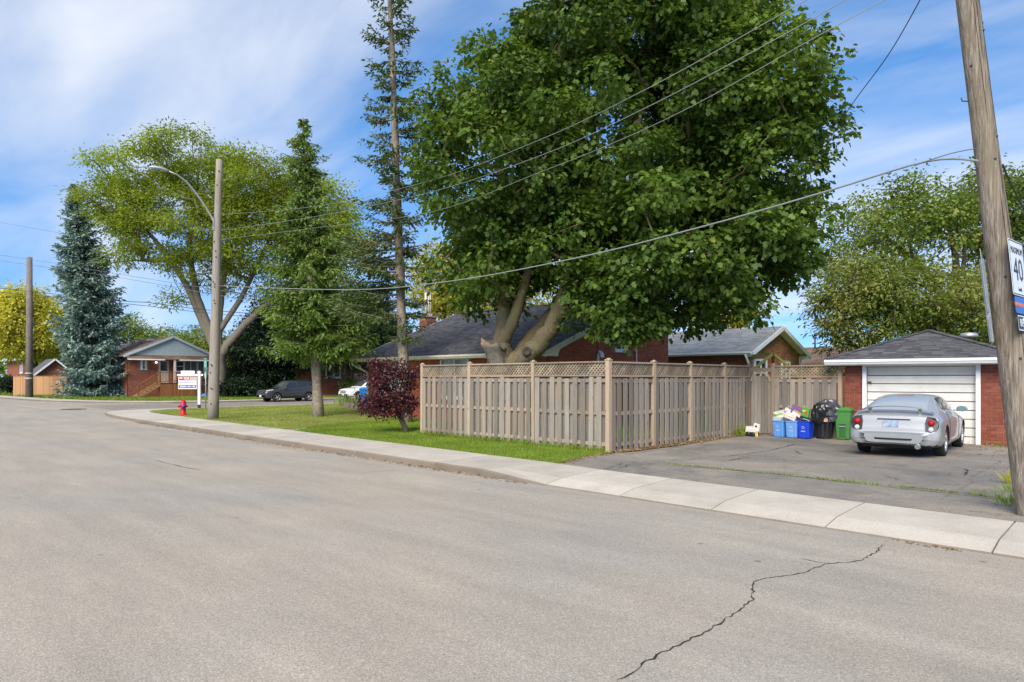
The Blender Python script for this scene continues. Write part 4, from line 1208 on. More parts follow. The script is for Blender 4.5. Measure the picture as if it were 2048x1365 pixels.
w = wall_poly(h6, [(x1 - 14, y0, .1), (x1, y0, .1), (x1, y0, 4.35), (x1 - 14, y0, 4.35)], M['mortar_red'], (0, -1, 0))
brick_course(w, (x1 - 14, y0, .6), (1, 0, 0), (0, -1, 0), 14, lambda u: 3.6, M['brick_dark'], [(8.2, 9.6, 1.9, 3.3)], bh=.09, bw=.26)
w = wall_poly(h6, [(x1, y0 + .01, .1), (x1, y0 + 9, .1), (x1, y0 + 9, 4.35), (x1, y0 + .01, 4.35)], M['mortar_red'], (1, 0, 0))
brick_course(w, (x1, y0, .6), (0, 1, 0), (1, 0, 0), 9, lambda u: 3.6, M['brick_dark'], [(1.4, 2.6, 2.2, 3.5)], bh=.09, bw=.26)
window(h6, (x1 - 5.8, y0, 2.5), (1, 0, 0), (0, -1, 0), 1.4, 1.4, M['white_clean'], M['glass'], 1, .1)
window(h6, (x1, y0 + 1.4, 2.8), (0, 1, 0), (1, 0, 0), 1.2, 1.3, M['white_clean'], M['glass'], 0, .12)
mb = MB(); mb.box((x1 - 7, y0 - .02, .35), (14, .1, .6)); mb.box((x1 + .02, y0 + 4.5, .35), (.1, 9, .6)); mb.build('foundation', M['white'], h6)
slope(h6, [(x1 - 14.5, y0 - .6, 4.25), (x1 + .6, y0 - .6, 4.25), (x1 - 4, y0 + 4.5, 6.0), (x1 - 14.5, y0 + 4.5, 6.0)], M['shingle_brown'], .1)
slope(h6, [(x1 + .6, y0 - .59, 4.25), (x1 + .6, y0 + 9.6, 4.25), (x1 - 3.99, y0 + 4.5, 6.0)], M['shingle_brown'], .1)
gutter(h6, (x1 - 14.5, y0 - .61, 4.25), (x1 + .6, y0 - .61, 4.25), (0, -1, 0), M['white_clean'], .22, .15)
pipe(h6, [(x1 + .06, y0 - .06, 4.0), (x1 + .06, y0 - .06, .2)], .07, M['white_clean'])
h7 = thing('small_shed', 'small shed with pointed brown roof peeking over the cedar fence', 'shed', tuple(at(105, 772, 72)))
c = at(104, 772, 72); c.z = .12
yy0, yy1 = c.y - 1.5, c.y + 1.5
wall_poly(h7, [(c.x + 1, yy0, .12), (c.x + 1, yy1, .12), (c.x + 1, yy1, 2.35), (c.x + 1, c.y, 3.7), (c.x + 1, yy0, 2.35)], M['brick_dark'], (1, 0, 0))
for s in (1, -1):
    ye = c.y - s * 1.85
    q = [(c.x + 1.4, ye, 2.2), (c.x + 1.4, c.y, 3.9), (c.x - 2.6, c.y, 3.9), (c.x - 2.6, ye, 2.2)]
    slope(h7, q if s < 0 else list(reversed(q)), M['shingle'], .08 if s > 0 else .083)
mb = MB()
for s in (1, -1):
    mb = MB(); mb.bar((c.x + 1.42, c.y - s * 1.9, 2.12), (c.x + 1.42, c.y, 3.84), .05, .16); mb.build('rake_board', M['white_clean'], h7)
mb = MB(); mb.bar((c.x + 1.4, c.y + 1.9, 2.15), (c.x - 2.6, c.y + 1.9, 2.15), .05, .16); mb.build('fascia', M['white_clean'], h7)

# ------------------------------------------------------------------ house in the shade behind the parked SUV
h8 = thing('shaded_house', 'brick house deep in tree shade behind the parked SUV', 'house', tuple(at(660, 785, 66)))
X8 = -58.5
ya8, yb8 = 31.5, 56
w = wall_poly(h8, [(X8, ya8, .12), (X8, yb8, .12), (X8, yb8, 4.6), (X8, ya8, 4.6)], M['mortar_red'], (1, 0, 0))
brick_course(w, (X8, ya8, .3), (0, 1, 0), (1, 0, 0), yb8 - ya8, lambda u: 4.2, M['brick_dark'], [(3, 4.6, 1.6, 3.2), (8, 9.0, 1.0, 3.2), (11, 12.6, 1.6, 3.2)], bw=.3, bh=.1)
slope(h8, [(X8 + .6, ya8 - .5, 4.5), (X8 + .6, yb8, 4.5), (X8 - 5, yb8, 7.2), (X8 - 5, ya8 - .5, 7.2)], M['shingle'], .12)
window(h8, (X8, ya8 + 3, 1.9), (0, 1, 0), (1, 0, 0), 1.6, 1.5, M['white_clean'], M['glass'], 1, .1)
window(h8, (X8, ya8 + 11, 1.9), (0, 1, 0), (1, 0, 0), 1.6, 1.5, M['white_clean'], M['glass'], 1, .1)
mb = MB(); mb.box((X8 + .04, ya8 + 8.5, 2.3), (.08, .9, 2.1)); mb.build('door', simple('blue_door', (.05, .10, .22), .5), h8)
mb = MB(); mb.box((X8 + 1.2, ya8 + 9.5, .68), (2.3, 10, 1.1)); mb.build('porch_base', M['brick_dark'], h8)
mb = MB(); mb.box((X8 + 1.2, ya8 + 9.5, 1.27), (2.45, 10.2, .09)); mb.build('porch_slab', M['white'], h8)
for k in range(30):
    mb = MB(); mb.bar((X8 + 2.3, ya8 + 4.7 + k * .17, 1.3), (X8 + 2.3, ya8 + 4.7 + k * .17, 2.2), .03, .03); mb.build('baluster', M['white' if k < 18 else 'dark_metal'], h8)
mb = MB(); mb.bar((X8 + 2.3, ya8 + 4.6, 2.22), (X8 + 2.3, ya8 + 9.8, 2.22), .06, .05); mb.build('rail', M['white'], h8)
for yy in (ya8 + 4.6, ya8 + 9.7, ya8 + 12.2, ya8 + 14.4):
    mb = MB(); mb.bar((X8 + 2.3, yy, 1.3), (X8 + 2.3, yy, 3.4), .12, .12); mb.build('porch_post', M['dark_metal'], h8)
for k in range(6):
    mb = MB(); mb.box((X8 + 2.6 + .26 * k, ya8 + 10.9, 1.12 - k * .19), (.28, 1.3, .05)); mb.build('step', M['dark_metal'], h8)
for yy in (ya8 + 10.22, ya8 + 11.58):
    mb = MB(); mb.bar((X8 + 2.45, yy, 2.15), (X8 + 4.1, yy, 1.0), .06, .08); mb.bar((X8 + 2.45, yy, 1.2), (X8 + 4.1, yy, .15), .05, .16); mb.build('stair_rail', M['dark_metal'], h8)
# ------------------------------------------------------------------ board-on-board fence with lattice top
FX, FY = -9.36, 12.82                       # corner post
fence_a = thing('wooden_fence', 'weathered board fence with lattice top facing the street', 'fence', (-13, FY, .12))
fence_b = thing('wooden_fence', 'weathered board fence with lattice top running along the driveway', 'fence', (FX, 16.4, .12))
fence_c = thing('wooden_fence', 'short shaded fence panel with lattice behind the recycling bins', 'fence', (-7.6, 20.05, .12))
def mesh_board(L, wd=.14, th=.019):
    mb = MB(); mb.box((0, 0, L / 2), (wd, th, L)); return mesh_of(mb, M['fence_board'], 'board')
bm_long, bm_short = mesh_board(1.70), mesh_board(1.62)
bm_post = mesh_board(1.0); 
pm = MB(); pm.box((0, 0, 1.06), (.095, .095, 2.12)); pm.box((0, 0, 2.135), (.115, .115, .03)); pm.lathe([(.075, 2.15), (.04, 2.175), (0, 2.18)], n=4)
post_me = mesh_of(pm, M['fence_post'], 'post')
def lattice(parent, p0, p1, z0, z1, nrm):
    p0, p1 = Vector(p0), Vector(p1); d = p1 - p0; L = d.length; d.normalize(); nrm = Vector(nrm); h = z1 - z0
    for layer, sgn in ((0.005, 1), (-0.005, -1)):
        mb = MB(); t = -h
        while t < L:
            a0, a1 = (t, t + h) if sgn > 0 else (t + h, t)
            za, zb = 0.0, h
            u0, u1 = a0, a1
            # clip to the bay
            def clip(u0, v0, u1, v1):
                if u0 > u1: u0, v0, u1, v1 = u1, v1, u0, v0
                if u1 <= 0.02 or u0 >= L - .02: return None
                if u0 < 0: v0 += (v1 - v0) * (0 - u0) / (u1 - u0); u0 = 0
                if u1 > L: v1 = v0 + (v1 - v0) * (L - u0) / (u1 - u0); u1 = L
                return u0, v0, u1, v1
            r = clip(u0, 0, u1, h)
            if r and abs(r[2] - r[0]) > .03:
                q0 = p0 + d * r[0] + Vector((0, 0, z0 + r[1])) + nrm * layer
                q1 = p0 + d * r[2] + Vector((0, 0, z0 + r[3])) + nrm * layer
                mb.bar(q0, q1, .008, .034, up=nrm.cross(d).cross(nrm) if False else (0, 0, 1))
            t += .098
        o = mb.build('lattice', M['lattice'], parent); o["kind"] = 'stuff'
def bay(parent, a, b, nrm, zb=.14, pitch=.245, first=.14, light=None, low=.0, sep=.029, bk=1.0):
    """one bay between post centres a and b: rails, front boards, back boards, lattice"""
    a, b = Vector((*a, 0)), Vector((*b, 0)); nrm = Vector((*nrm, 0)); d = b - a; L = d.length; d.normalize(); rz = math.atan2(d.y, d.x)
    for z in (zb + .14, zb + .86, zb + 1.62):
        mb = MB(); mb.bar(a + d * .05 + Vector((0, 0, z)), b - d * .05 + Vector((0, 0, z)), sep * 2 - .021, .085); mb.build('rail', M['fence_rail'], parent)
    mb = MB(); mb.bar(a + d * .05 + nrm * .0 + Vector((0, 0, zb + 1.735)), b - d * .05 + Vector((0, 0, zb + 1.735)), .10, .035)
    mb.bar(a + d * .05 + Vector((0, 0, zb + 2.055)), b - d * .05 + Vector((0, 0, zb + 2.055)), .09, .035)
    mb.build('cap_rail', M['fence_rail'], parent)
    lattice(parent, a + d * .05, b - d * .05, zb + 1.755, zb + 2.04, nrm)
    u = first; k = 0
    while u < L - .09:
        for side, off in ((1, 0), (-1, pitch / 2)):
            uu = u + off
            if uu > L - .08: continue
            p = a + d * uu + nrm * (side * sep)
            piece('board', bm_long, parent, (p.x, p.y, zb + random.uniform(-.035, .02) + low), (random.uniform(-.006, .006), random.uniform(-.008, .008), rz + random.uniform(-.012, .012)), (random.uniform(.94, 1.06) * (bk if side < 0 else 1), 1, 1))
        u += pitch * random.uniform(.97, 1.03)
def fpost(parent, p, zb=.12, s=1.0, rz=0):
    return piece('post', post_me, parent, (p[0], p[1], zb - .02), (random.uniform(-.008, .008), random.uniform(-.008, .008), rz), (s, s, 1))
fa = [(-16.42, 12.98), (-14.22, 12.92), (-11.72, 12.86), (FX, FY)]
for i, p in enumerate(fa): fpost(fence_a, p, .12, 1.15 if i == 3 else 1.0)
for a, b in zip(fa[:-1], fa[1:]): bay(fence_a, a, b, (0, -1), sep=.032, bk=1.3)
fb = [(FX, FY), (-9.32, 14.62), (-9.31, 16.42), (-9.33, 18.35), (-9.36, 20.05)]
for p in fb[1:]: fpost(fence_b, p, .11)
for a, b in zip(fb[:-1], fb[1:]): bay(fence_b, a, b, (1, 0), .13, pitch=.225)
fc = [(-8.62, 20.06), (-6.72, 20.10)]
for p in fc: fpost(fence_c, p, .11)
bay(fence_c, fc[0], fc[1], (0, -1), .12, pitch=.225)
# gate
gt = thing('garden_gate', 'grey board gate with arched top between two tan posts', 'gate', (-9.0, 20.06, .12))
n = 6; gw = .62 / n
for k in range(n):
    u = (k + .5) / n * 2 - 1
    h = 1.52 + .22 * math.sqrt(max(0, 1 - (u * .9) ** 2))
    mb = MB(); mb.box((-9.30 + (k + .5) * gw, 20.06, .16 + h / 2), (gw - .006, .02, h)); mb.build('board', M['fence_board'], gt)
mb = MB(); mb.bar((-9.30, 20.09, .45), (-8.68, 20.09, .45), .03, .09); mb.bar((-9.30, 20.09, 1.4), (-8.68, 20.09, 1.4), .03, .09); mb.build('rail', M['fence_rail'], gt)
mb = MB(); mb.box((-8.99, 20.06, 2.07), (.66, .05, .12)); mb.build('lintel', M['fence_board'], gt)
for s in (1, -1):
    mb = MB(); prev = None
    for k in range(6):
        a = k / 5 * math.pi / 2
        q = Vector((-8.99 + s * .29 * math.cos(a), 20.03, 1.72 + .27 * math.sin(a)))
        if prev is not None: mb.bar(prev, q, .03, .06)
        prev = q
    mb.build('arch_trim', M['fence_post'], gt)
# swing frame in the yard behind
sw = thing('swing_frame', 'yellow green A-frame swing poles rising above the gate', 'swing', tuple(gp(1545, 858, .1)))
ca = at(1546, 708, 25.5)
yg = simple('yellow_green_paint', (.33, .33, .05), .5, .2, 6); rs = simple('rust_red_board', (.16, .05, .03), .7)
for tx in (1478, 1612):
    e_ = at(tx, 762, 25.5); mb = MB(); f_ = Vector((e_.x, e_.y, e_.z)); dd = (f_ - ca); f2 = ca + dd * 2.0; f2.z = max(f2.z, .1)
    mb.bar(ca, ca + dd * 1.9, .09, .09); mb.build('leg', yg, sw)
mb = MB(); mb.bar(ca + Vector((0, 0, .03)), Vector((ca.x, ca.y, .1)), .07, .1); mb.build('post', rs, sw)
mb = MB(); mb.bar(ca, ca + FWD * 2.2, .09, .09); mb.build('top_bar', yg, sw)

# ------------------------------------------------------------------ utility poles, street lamp, wires
def bolt(parent, p, mat=None):
    mb = MB(); mb.lathe([(.02, 0), (.02, .02), (0, .025)], p, 6); mb.build('bolt', M['dark_metal'], parent)
pr_ = thing('utility_pole', 'weathered leaning wooden utility pole at the right edge', 'utility pole', tuple(gp(2066, 1036, .1)))
pb = gp(2066, 1036, .1)
def pole_pt(h): return pb + Vector((0, 0, h)) - RIGHT * (.118 * h) + FWD * (.012 * h)
def pole_r(h): return float(np.interp(h, [0, 2, 3.4, 4.6, 6.5, 10], [.172, .158, .146, .128, .120, .10]))
hs = [-.2, 0, .5, 1, 2, 3, 4, 5, 6, 7, 8, 9, 10]
mb = MB(); mb.tube([pole_pt(h) for h in hs], [pole_r(h) for h in hs], 20); pshaft = mb.build('shaft', M['pole_wood'], pr_)
rr = random.Random(3)
for k in range(26):                                        # drying checks: long dark splits in the timber
    h0 = rr.uniform(.2, 7); L = rr.uniform(.5, 1.8); a = rr.uniform(-2.6, .6); pts = []
    for q in range(7):
        h = h0 + L * q / 6; rd = pole_r(h) + .0012
        pts.append(pole_pt(h) + (RIGHT * math.cos(a + q * .012) + FWD * math.sin(a + q * .012)) * rd)
    mb = MB(); mb.tube(pts, [.001] + [rr.uniform(.002, .0045) for _ in range(5)] + [.001], 4); mb.build('split', M['crack'], pshaft)
for k in range(14):
    h = rr.uniform(1.0, 6.5); a = rr.uniform(-2.6, .3); rd = pole_r(h) + .001
    mb = MB(); mb.lathe([(.014, -.004), (.014, .012), (0, .016)], pole_pt(h) + (RIGHT * math.cos(a) + FWD * math.sin(a)) * rd, 6, FWD.to_track_quat('Z', 'Y').to_matrix().to_4x4() @ Matrix.Rotation(R(180), 4, 'X')); mb.build('bolt', M['dark_metal'], pshaft)
M['sign_white'] = simple('sign_white', (.68, .72, .76), .35, .04, 3)
M['sign_black'] = simple('sign_black', (.02, .02, .022), .4, .1, 3)
M['sign_blue'] = simple('sign_blue', (.03, .13, .48), .4, .1, 3)
M['sign_orange'] = simple('sign_orange', (.75, .22, .05), .5, .1, 3)
M['sign_back'] = simple('sign_back', (.36, .38, .40), .45, .12, 6, metal=.4)
def rrect(w, h, r, n=4):
    pts = []
    for cx, cy, a0 in ((w/2 - r, h/2 - r, 0), (-w/2 + r, h/2 - r, 90), (-w/2 + r, -h/2 + r, 180), (w/2 - r, -h/2 + r, 270)):
        for k in range(n + 1):
            a = R(a0 + 90 * k / n); pts.append((cx + r * math.cos(a), cy + r * math.sin(a)))
    return pts
lean = (pole_pt(4) - pole_pt(2)).normalized()
sx = (FWD * .78 + RIGHT * .70).normalized(); sx = Vector((0.10, 1, 0)).normalized()
s_up = (lean - sx * lean.dot(sx)).normalized(); s_n = sx.cross(s_up)
s1 = thing('speed_sign', 'white maximum 40 speed sign with blue and black plates on leaning pole', 'sign', tuple(pole_pt(3)))
def plate(th, h_c, w, h, mat, name, border=None):
    c = pole_pt(h_c) + s_n * (.150 + .012)
    Mx = frame(c, sx, s_up, s_n)
    mb = MB(); mb.prism(rrect(w, h, .03), .004, Mx); o = mb.build(name, mat, s1)
    if border:
        b = MB(); outer, inner = rrect(w - .02, h - .02, .025), rrect(w - .045, h - .045, .018); n = len(outer)
        Mb = frame(c + s_n * .0055, sx, s_up, s_n)
        b.add([Mb @ Vector((*p, 0)) for p in outer + inner], [(i, (i+1) % n, n + (i+1) % n, n + i) for i in range(n)]); b.build('border', border, o)
    return o, c
SW = .60
o, c = plate(0, 3.02, SW, .68, M['sign_white'], 'plate', M['sign_black'])
text('MAXIMUM', .115, M['sign_black'], o, frame(c + s_n * .006 + s_up * .21, sx, s_up, s_n), sx=.9)
text('40', .40, M['sign_black'], o, frame(c + s_n * .006 - s_up * .03, sx, s_up, s_n), sx=1.0)
text('km/h', .07, M['sign_black'], o, frame(c + s_n * .006 - s_up * .26, sx, s_up, s_n))
o, c = plate(0, 2.565, SW, .20, M['sign_blue'], 'plate')
text('NEIGHBOURHOOD', .075, M['sign_orange'], o, frame(c + s_n * .006, sx, s_up, s_n))
o, c = plate(0, 2.35, SW, .20, M['sign_black'], 'plate', M['sign_white'])
text('BEGINS', .13, M['sign_white'], o, frame(c + s_n * .006, sx, s_up, s_n))
tg = MB(); tc = pole_pt(2.36) - FWD * .158 + RIGHT * .045
tg.prism(rrect(.06, .16, .015), .004, frame(tc, RIGHT, lean, -FWD)); tgo = tg.build('pole_tag', M['sign_white'], pr_)
for k, ch in enumerate('8471'): text(ch, .036, M['sign_black'], tgo, frame(tc - FWD * .005 + lean * (.052 - .035 * k), RIGHT, lean, -FWD), 'digit')
s2 = thing('regulatory_sign', 'metal sign seen edge-on from behind on the left of leaning pole', 'sign', tuple(pole_pt(2.9)))
c = pole_pt(2.92) - s_n * .19; sx2 = Vector((-.13, 1, 0)).normalized(); su2 = (lean - sx2 * lean.dot(sx2)).normalized(); sn2 = sx2.cross(su2)
mb = MB(); mb.prism(rrect(.60, .78, .03), .004, frame(c, sx2, su2, sn2)); mb.build('plate', M['sign_back'], s2)
mb = MB(); mb.prism(rrect(.60, .34, .03), .004, frame(c - su2 * .60, sx2, su2, sn2)); mb.build('plate', M['sign_back'], s2)
mb = MB(); mb.bar(c + su2 * .3, c - su2 * .75, .03, .05); mb.build('bracket', M['galv'], s2)
hk = MB(); hk.tube([pole_pt(5.12) - RIGHT * .14, pole_pt(5.12) - RIGHT * .22, pole_pt(5.16) - RIGHT * .23], .008, 5); hk.build('hook', M['dark_metal'], pr_)

lp = thing('utility_pole', 'tall grey wooden pole on the corner lawn carrying the street lamp', 'utility pole', tuple(gp(426, 838, .16)))
lb_ = gp(426, 838, .16); ltop = at(438.5, 320, (lb_ - Vector((0, 0, CAM_H))).dot(FWD))
mb = MB(); mb.tube([lb_.lerp(ltop, t) for t in np.linspace(-.01, 1, 12)], [.225 - .10 * t for t in np.linspace(0, 1, 12)], 16); lsh = mb.build('shaft', M['pole_grey'], lp)
rr = random.Random(11)
for k in range(16):
    t = rr.uniform(.03, .97); q = lb_.lerp(ltop, t); r_ = .227 - .10 * t
    mb = MB(); mb.lathe([(.028, -.005), (.028, .015), (0, .02)], q - FWD * r_ + RIGHT * rr.uniform(-.06, .06), 6, (-FWD).to_track_quat('Z', 'Y').to_matrix().to_4x4()); mb.build('bolt', M['crack'], lsh)
arm0 = lb_.lerp(ltop, .765)
sl = thing('street_lamp', 'grey cobra-head street lamp on a curved arm over the road', 'street lamp', tuple(arm0))
dirr = Vector((0, -1, 0))
apts = [(0.16, -.25), (.18, 0), (.45, .42), (.85, .95), (1.25, 1.35), (1.6, 1.55), (1.95, 1.62)]
mb = MB(); mb.tube([arm0 + dirr * a + Vector((0, 0, b)) for a, b in apts], [.045, .045, .042, .040, .036, .034, .032], 8); mb.build('arm', M['galv'], sl)
mb = MB(); mb.box(arm0 + dirr * .15 + Vector((0, 0, -.15)), (.12, .08, .5)); mb.build('bracket', M['galv'], sl)
hd = arm0 + dirr * 1.95 + Vector((0, 0, 1.62)); mb = MB()
prof = [(-.05, .04, .05), (.1, .09, .07), (.3, .15, .09), (.5, .14, .09), (.62, .07, .05), (.66, .02, .02)]; vs = []
for d_, wd, hh in prof:
    for k in range(10):
        a = 2 * math.pi * k / 10; vs.append(hd + dirr * d_ + Vector((wd * math.cos(a), 0, hh * math.sin(a) * (.6 if math.sin(a) < 0 else 1))))
mb.add(vs, [(i*10+k, i*10+(k+1) % 10, (i+1)*10+(k+1) % 10, (i+1)*10+k) for i in range(5) for k in range(10)] + [tuple(range(9, -1, -1)), tuple(range(50, 60))], True)
lh = mb.build('lamp_head', simple('lamp_grey', (.42, .46, .48), .45), sl)
mb = MB(); mb.lathe([(0, -.06), (.10, -.03), (.12, 0)], hd + dirr * .38 + Vector((0, 0, -.045)), 12); mb.build('lens', M['glass_pale'], lh)
eq = MB(); q = lb_.lerp(ltop, .80)
for k in range(5): eq.lathe([(.02, 0), (.05, .02), (.02, .05)], q - RIGHT * .2 + Vector((0, 0, .15 * k)), 8)
eq.build('insulator', M['dark_metal'], lp)

fp = thing('utility_pole', 'dark utility pole far left in front of the cedar fence', 'utility pole', tuple(gp(58, 795, .12)))
fb_ = gp(58.5, 795, .12); fZ = (fb_ - Vector((0, 0, CAM_H))).dot(FWD); ft = at(59, 515, fZ)
mb = MB(); mb.tube([fb_, fb_.lerp(ft, .5), ft], [.31, .27, .23], 14); mb.build('shaft', M['pole_dark'], fp)
for py in (747, 757):
    q = at(58.5, py, fZ); mb = MB(); mb.lathe([(.30, -.03), (.315, -.03), (.315, .03), (.30, .03)], q, 14); mb.build('band', M['white'], fp)

M['wire'] = simple('wire_grey', (.13, .13, .135), .6, .1, 3)
M['wire_pale'] = simple('wire_weathered', (.24, .26, .25), .6, .1, 3)
M['wire_dark'] = simple('wire_black', (.03, .03, .032), .6, .1, 3)
def wire(pts, r, mat, label, n=26, twist=0):
    """a hanging cable through (px, py, depth) stations, smooth in between"""
    W = [at(*p) for p in pts]; out = []
    m = len(W)
    for i in range(m - 1):
        p0, p1, p2, p3 = W[max(i-1, 0)], W[i], W[i+1], W[min(i+2, m-1)]
        for k in range(n // (m - 1) + 2):
            t = k / (n // (m - 1) + 2)
            out.append(.5 * ((2*p1) + (p2 - p0) * t + (2*p0 - 5*p1 + 4*p2 - p3) * t*t + (3*p1 - p0 - 3*p2 + p3) * t**3))
    out.append(W[-1])
    mb = MB(); mb.tube(out, r, 6); o = mb.build('utility_wire', mat)
    return tag(o, label, 'wire', 'overhead wires')
ZL = (lb_ - Vector((0, 0, CAM_H))).dot(FWD)
wire([(1957, 322, 8.3), (1850, 324, 9.0), (1650, 384, 10.4), (1400, 455, 12.6), (1150, 517, 15.7), (900, 563, 20.0), (700, 580, 24.5), (432, 572, ZL)], .014, M['wire_pale'], 'thick grey cable sagging across the maple from pole to pole')
wire([(1955, 297, 8.3), (1900, 308, 8.6), (1830, 331, 9.1)], .006, M['wire'], 'short support wire tying the cable to the leaning pole')
wire([(1720, -60, 8.6), (1560, 30, 9.4), (1300, 175, 11.6), (1080, 280, 15), (860, 362, 20), (640, 412, 25.5), (438, 430, ZL)], .006, M['wire_pale'], 'topmost of the three thin wires crossing the maple')
wire([(1790, -60, 8.5), (1600, 52, 9.3), (1300, 212, 11.6), (1080, 312, 15), (860, 385, 20), (640, 432, 25.5), (438, 462, ZL)], .006, M['wire_pale'], 'middle of the three thin wires crossing the maple')
wire([(1880, -60, 8.5), (1640, 70, 9.3), (1330, 240, 11.6), (1080, 345, 15), (860, 425, 20), (640, 455, 25.5), (436, 480, ZL)], .0055, M['wire_pale'], 'lowest of the three thin wires crossing the maple')
wire([(1862, -40, 8.6), (1780, 105, 10.5), (1700, 215, 13), (1640, 310, 16), (1590, 380, 19)], .008, M['wire_dark'], 'dark service wire dropping steeply into the maple at right')
wire([(2005, 330, 8.4), (2025, 375, 9.3), (2060, 440, 11), (2100, 500, 14)], .012, M['wire_dark'], 'dark service cable falling to the right behind the leaning pole')
wire([(-120, 563, 62), (58, 583, 62), (240, 602, 58), (300, 606, 56), (432, 622, 53), (700, 640, 52)], .028, M['wire_dark'], 'upper dark cable crossing behind the blue spruce')
wire([(-120, 572, 62), (58, 590, 62), (240, 607, 58), (290, 612, 56), (432, 628, 53), (700, 652, 52)], .024, M['wire_dark'], 'lower dark cable crossing behind the blue spruce')
wire([(-120, 494, 62), (58, 519, 62), (240, 549, 55), (432, 580, ZL + 16), (560, 600, 45)], .016, M['wire'], 'thin wire leaving the top of the far left pole')
wire([(-120, 505, 62), (58, 530, 62), (240, 556, 55), (432, 590, ZL + 16), (560, 612, 45)], .016, M['wire'], 'thin wire just under the top of the far left pole')
wire([(-120, 425, 70), (130, 468, 66), (300, 500, 60)], .014, M['wire'], 'faint high wire ending behind the blue spruce')

# ------------------------------------------------------------------ hydrant, for-sale sign, route sign, bus-stop pole
hp = gp(366.5, 831, .165)
hy = thing('fire_hydrant', 'red fire hydrant with purple cap on the corner lawn', 'fire hydrant', tuple(hp))
red = simple('hydrant_red', (.46, .006, .010), .5, .1, 8); pur = simple('hydrant_purple', (.16, .05, .32), .4, .1, 8)
mb = MB(); mb.lathe([(.16, 0), (.16, .05), (.115, .06), (.11, .42), (.14, .43), (.14, .47), (.125, .48), (.12, .56), (.10, .63), (.06, .68), (.03, .69), (.03, .73), (0, .735)], hp, 18); mb.build('body', red, hy)
L_ = -RIGHT * .9 - FWD * .3; L_.normalize()
for d_, r_, ln, mt, nm in ((L_, .055, .21, red, 'side_nozzle'), (-L_, .055, .16, red, 'side_nozzle'), ((RIGHT * .45 - FWD * .9).normalized(), .095, .19, pur, 'pumper_cap')):
    Mx = d_.to_track_quat('Z', 'Y').to_matrix().to_4x4(); mb = MB()
    mb.lathe([(r_ * .8, 0), (r_ * .8, ln - .07), (r_, ln - .06), (r_, ln), (r_ * .35, ln + .01), (r_ * .35, ln + .035), (0, ln + .036)], hp + Vector((0, 0, .40)), 14, Mx); mb.build(nm, mt, hy)

sp = gp(398.5, 817, .165); sZ = (sp - Vector((0, 0, CAM_H))).dot(FWD); pm_ = FPX / sZ
fs_ = thing('for_sale_sign', 'white post real estate sign reading FOR SALE on the corner lawn', 'sign', tuple(sp))
wp = simple('white_vinyl', (.80, .80, .80), .4, .03, 3)
sxv = (RIGHT * .985 + FWD * .17).normalized(); snv = sxv.cross(Vector((0, 0, 1)))
Hp = (817 - 746) / pm_
rzs = math.atan2(sxv.y, sxv.x)
mb = MB(); mb.box(sp + Vector((0, 0, Hp / 2 + .1)), (.13, .13, Hp - .2), rzs); po = mb.build('post', wp, fs_)
mb = MB(); mb.box(sp + Vector((0, 0, Hp + .02)), (.18, .18, .05), rzs); mb.lathe([(.12, Hp + .045), (.07, Hp + .085), (0, Hp + .11)], sp, 4, Matrix.Rotation(rzs + R(45), 4, 'Z')); mb.build('post_cap', wp, po)
mb = MB(); mb.box(sp + Vector((0, 0, .10)), (.135, .135, .22), rzs); mb.build('post_foot', M['sign_black'], fs_)
za = (817 - 750.5) / pm_
mb = MB(); mb.bar(sp + Vector((0, 0, za)) + sxv * .20, sp + Vector((0, 0, za)) - sxv * (41 / pm_), .06, .10); mb.build('arm', wp, fs_)
def board(px0, px1, py0, py1, mat, name, parent):
    u0, u1 = (px0 - 398.5) / pm_, (px1 - 398.5) / pm_; z0, z1 = (817 - py1) / pm_, (817 - py0) / pm_
    c = sp + sxv * ((u0 + u1) / 2) + Vector((0, 0, (z0 + z1) / 2)); mb = MB()
    mb.prism([(-(u1-u0)/2, -(z1-z0)/2), ((u1-u0)/2, -(z1-z0)/2), ((u1-u0)/2, (z1-z0)/2), (-(u1-u0)/2, (z1-z0)/2)], .012, frame(c, sxv, (0, 0, 1), snv))
    return mb.build(name, mat, parent), c, u1 - u0, z1 - z0
w_ = M['sign_white']
sgn, c, bw_, bh_ = board(359.5, 393.5, 754.0, 778.5, simple('sign_face_white', (.85, .86, .88), .4, .02, 2), 'panel', fs_)
ridr, cr, rw_, rh_ = board(364.2, 390, 742, 748, simple('rider_white', (.82, .80, .78), .4, .02, 2), 'rider', fs_)
red_s = simple('sign_red', (.62, .035, .035), .4, .05, 2); blu_s = simple('sign_navy', (.07, .06, .30), .4, .05, 2); ltb = simple('sign_letter_blue', (.12, .14, .26), .4, .05, 2)
def band(z0, z1, u0, u1, mat, d=.0145, nm='stripe'):
    mb = MB(); Mx = frame(c + snv * d, sxv, (0, 0, 1), snv)
    mb.add([Mx @ Vector(p) for p in ((bw_ * u0, bh_ * z0, 0), (bw_ * u1, bh_ * z0, 0), (bw_ * u1, bh_ * z1, 0), (bw_ * u0, bh_ * z1, 0))], [(0, 1, 2, 3)]); return mb.build(nm, mat, sgn)
band(.20, .47, -.47, .47, red_s); band(-.42, -.17, -.47, .47, blu_s)
lgo = MB(); Mx = frame(c + snv * .016 + Vector((0, 0, bh_ * .34)) - sxv * (bw_ * .36), sxv, (0, 0, 1), snv)   # small balloon emblem
def ell(rx, ry, a0, a1, n=10): return [(rx * math.cos(R(a0 + (a1 - a0) * k / n)), ry * math.sin(R(a0 + (a1 - a0) * k / n))) for k in range(n + 1)]
for mt, a0, a1 in ((wp, 10, 170), (blu_s, 190, 350)):
    lgo = MB(); lgo.add([Mx @ Vector((*p, 0)) for p in ell(.085, .06, a0, a1)], [tuple(range(11))]); lgo.build('emblem', mt, sgn)
zt = Vector((0, 0, 1))
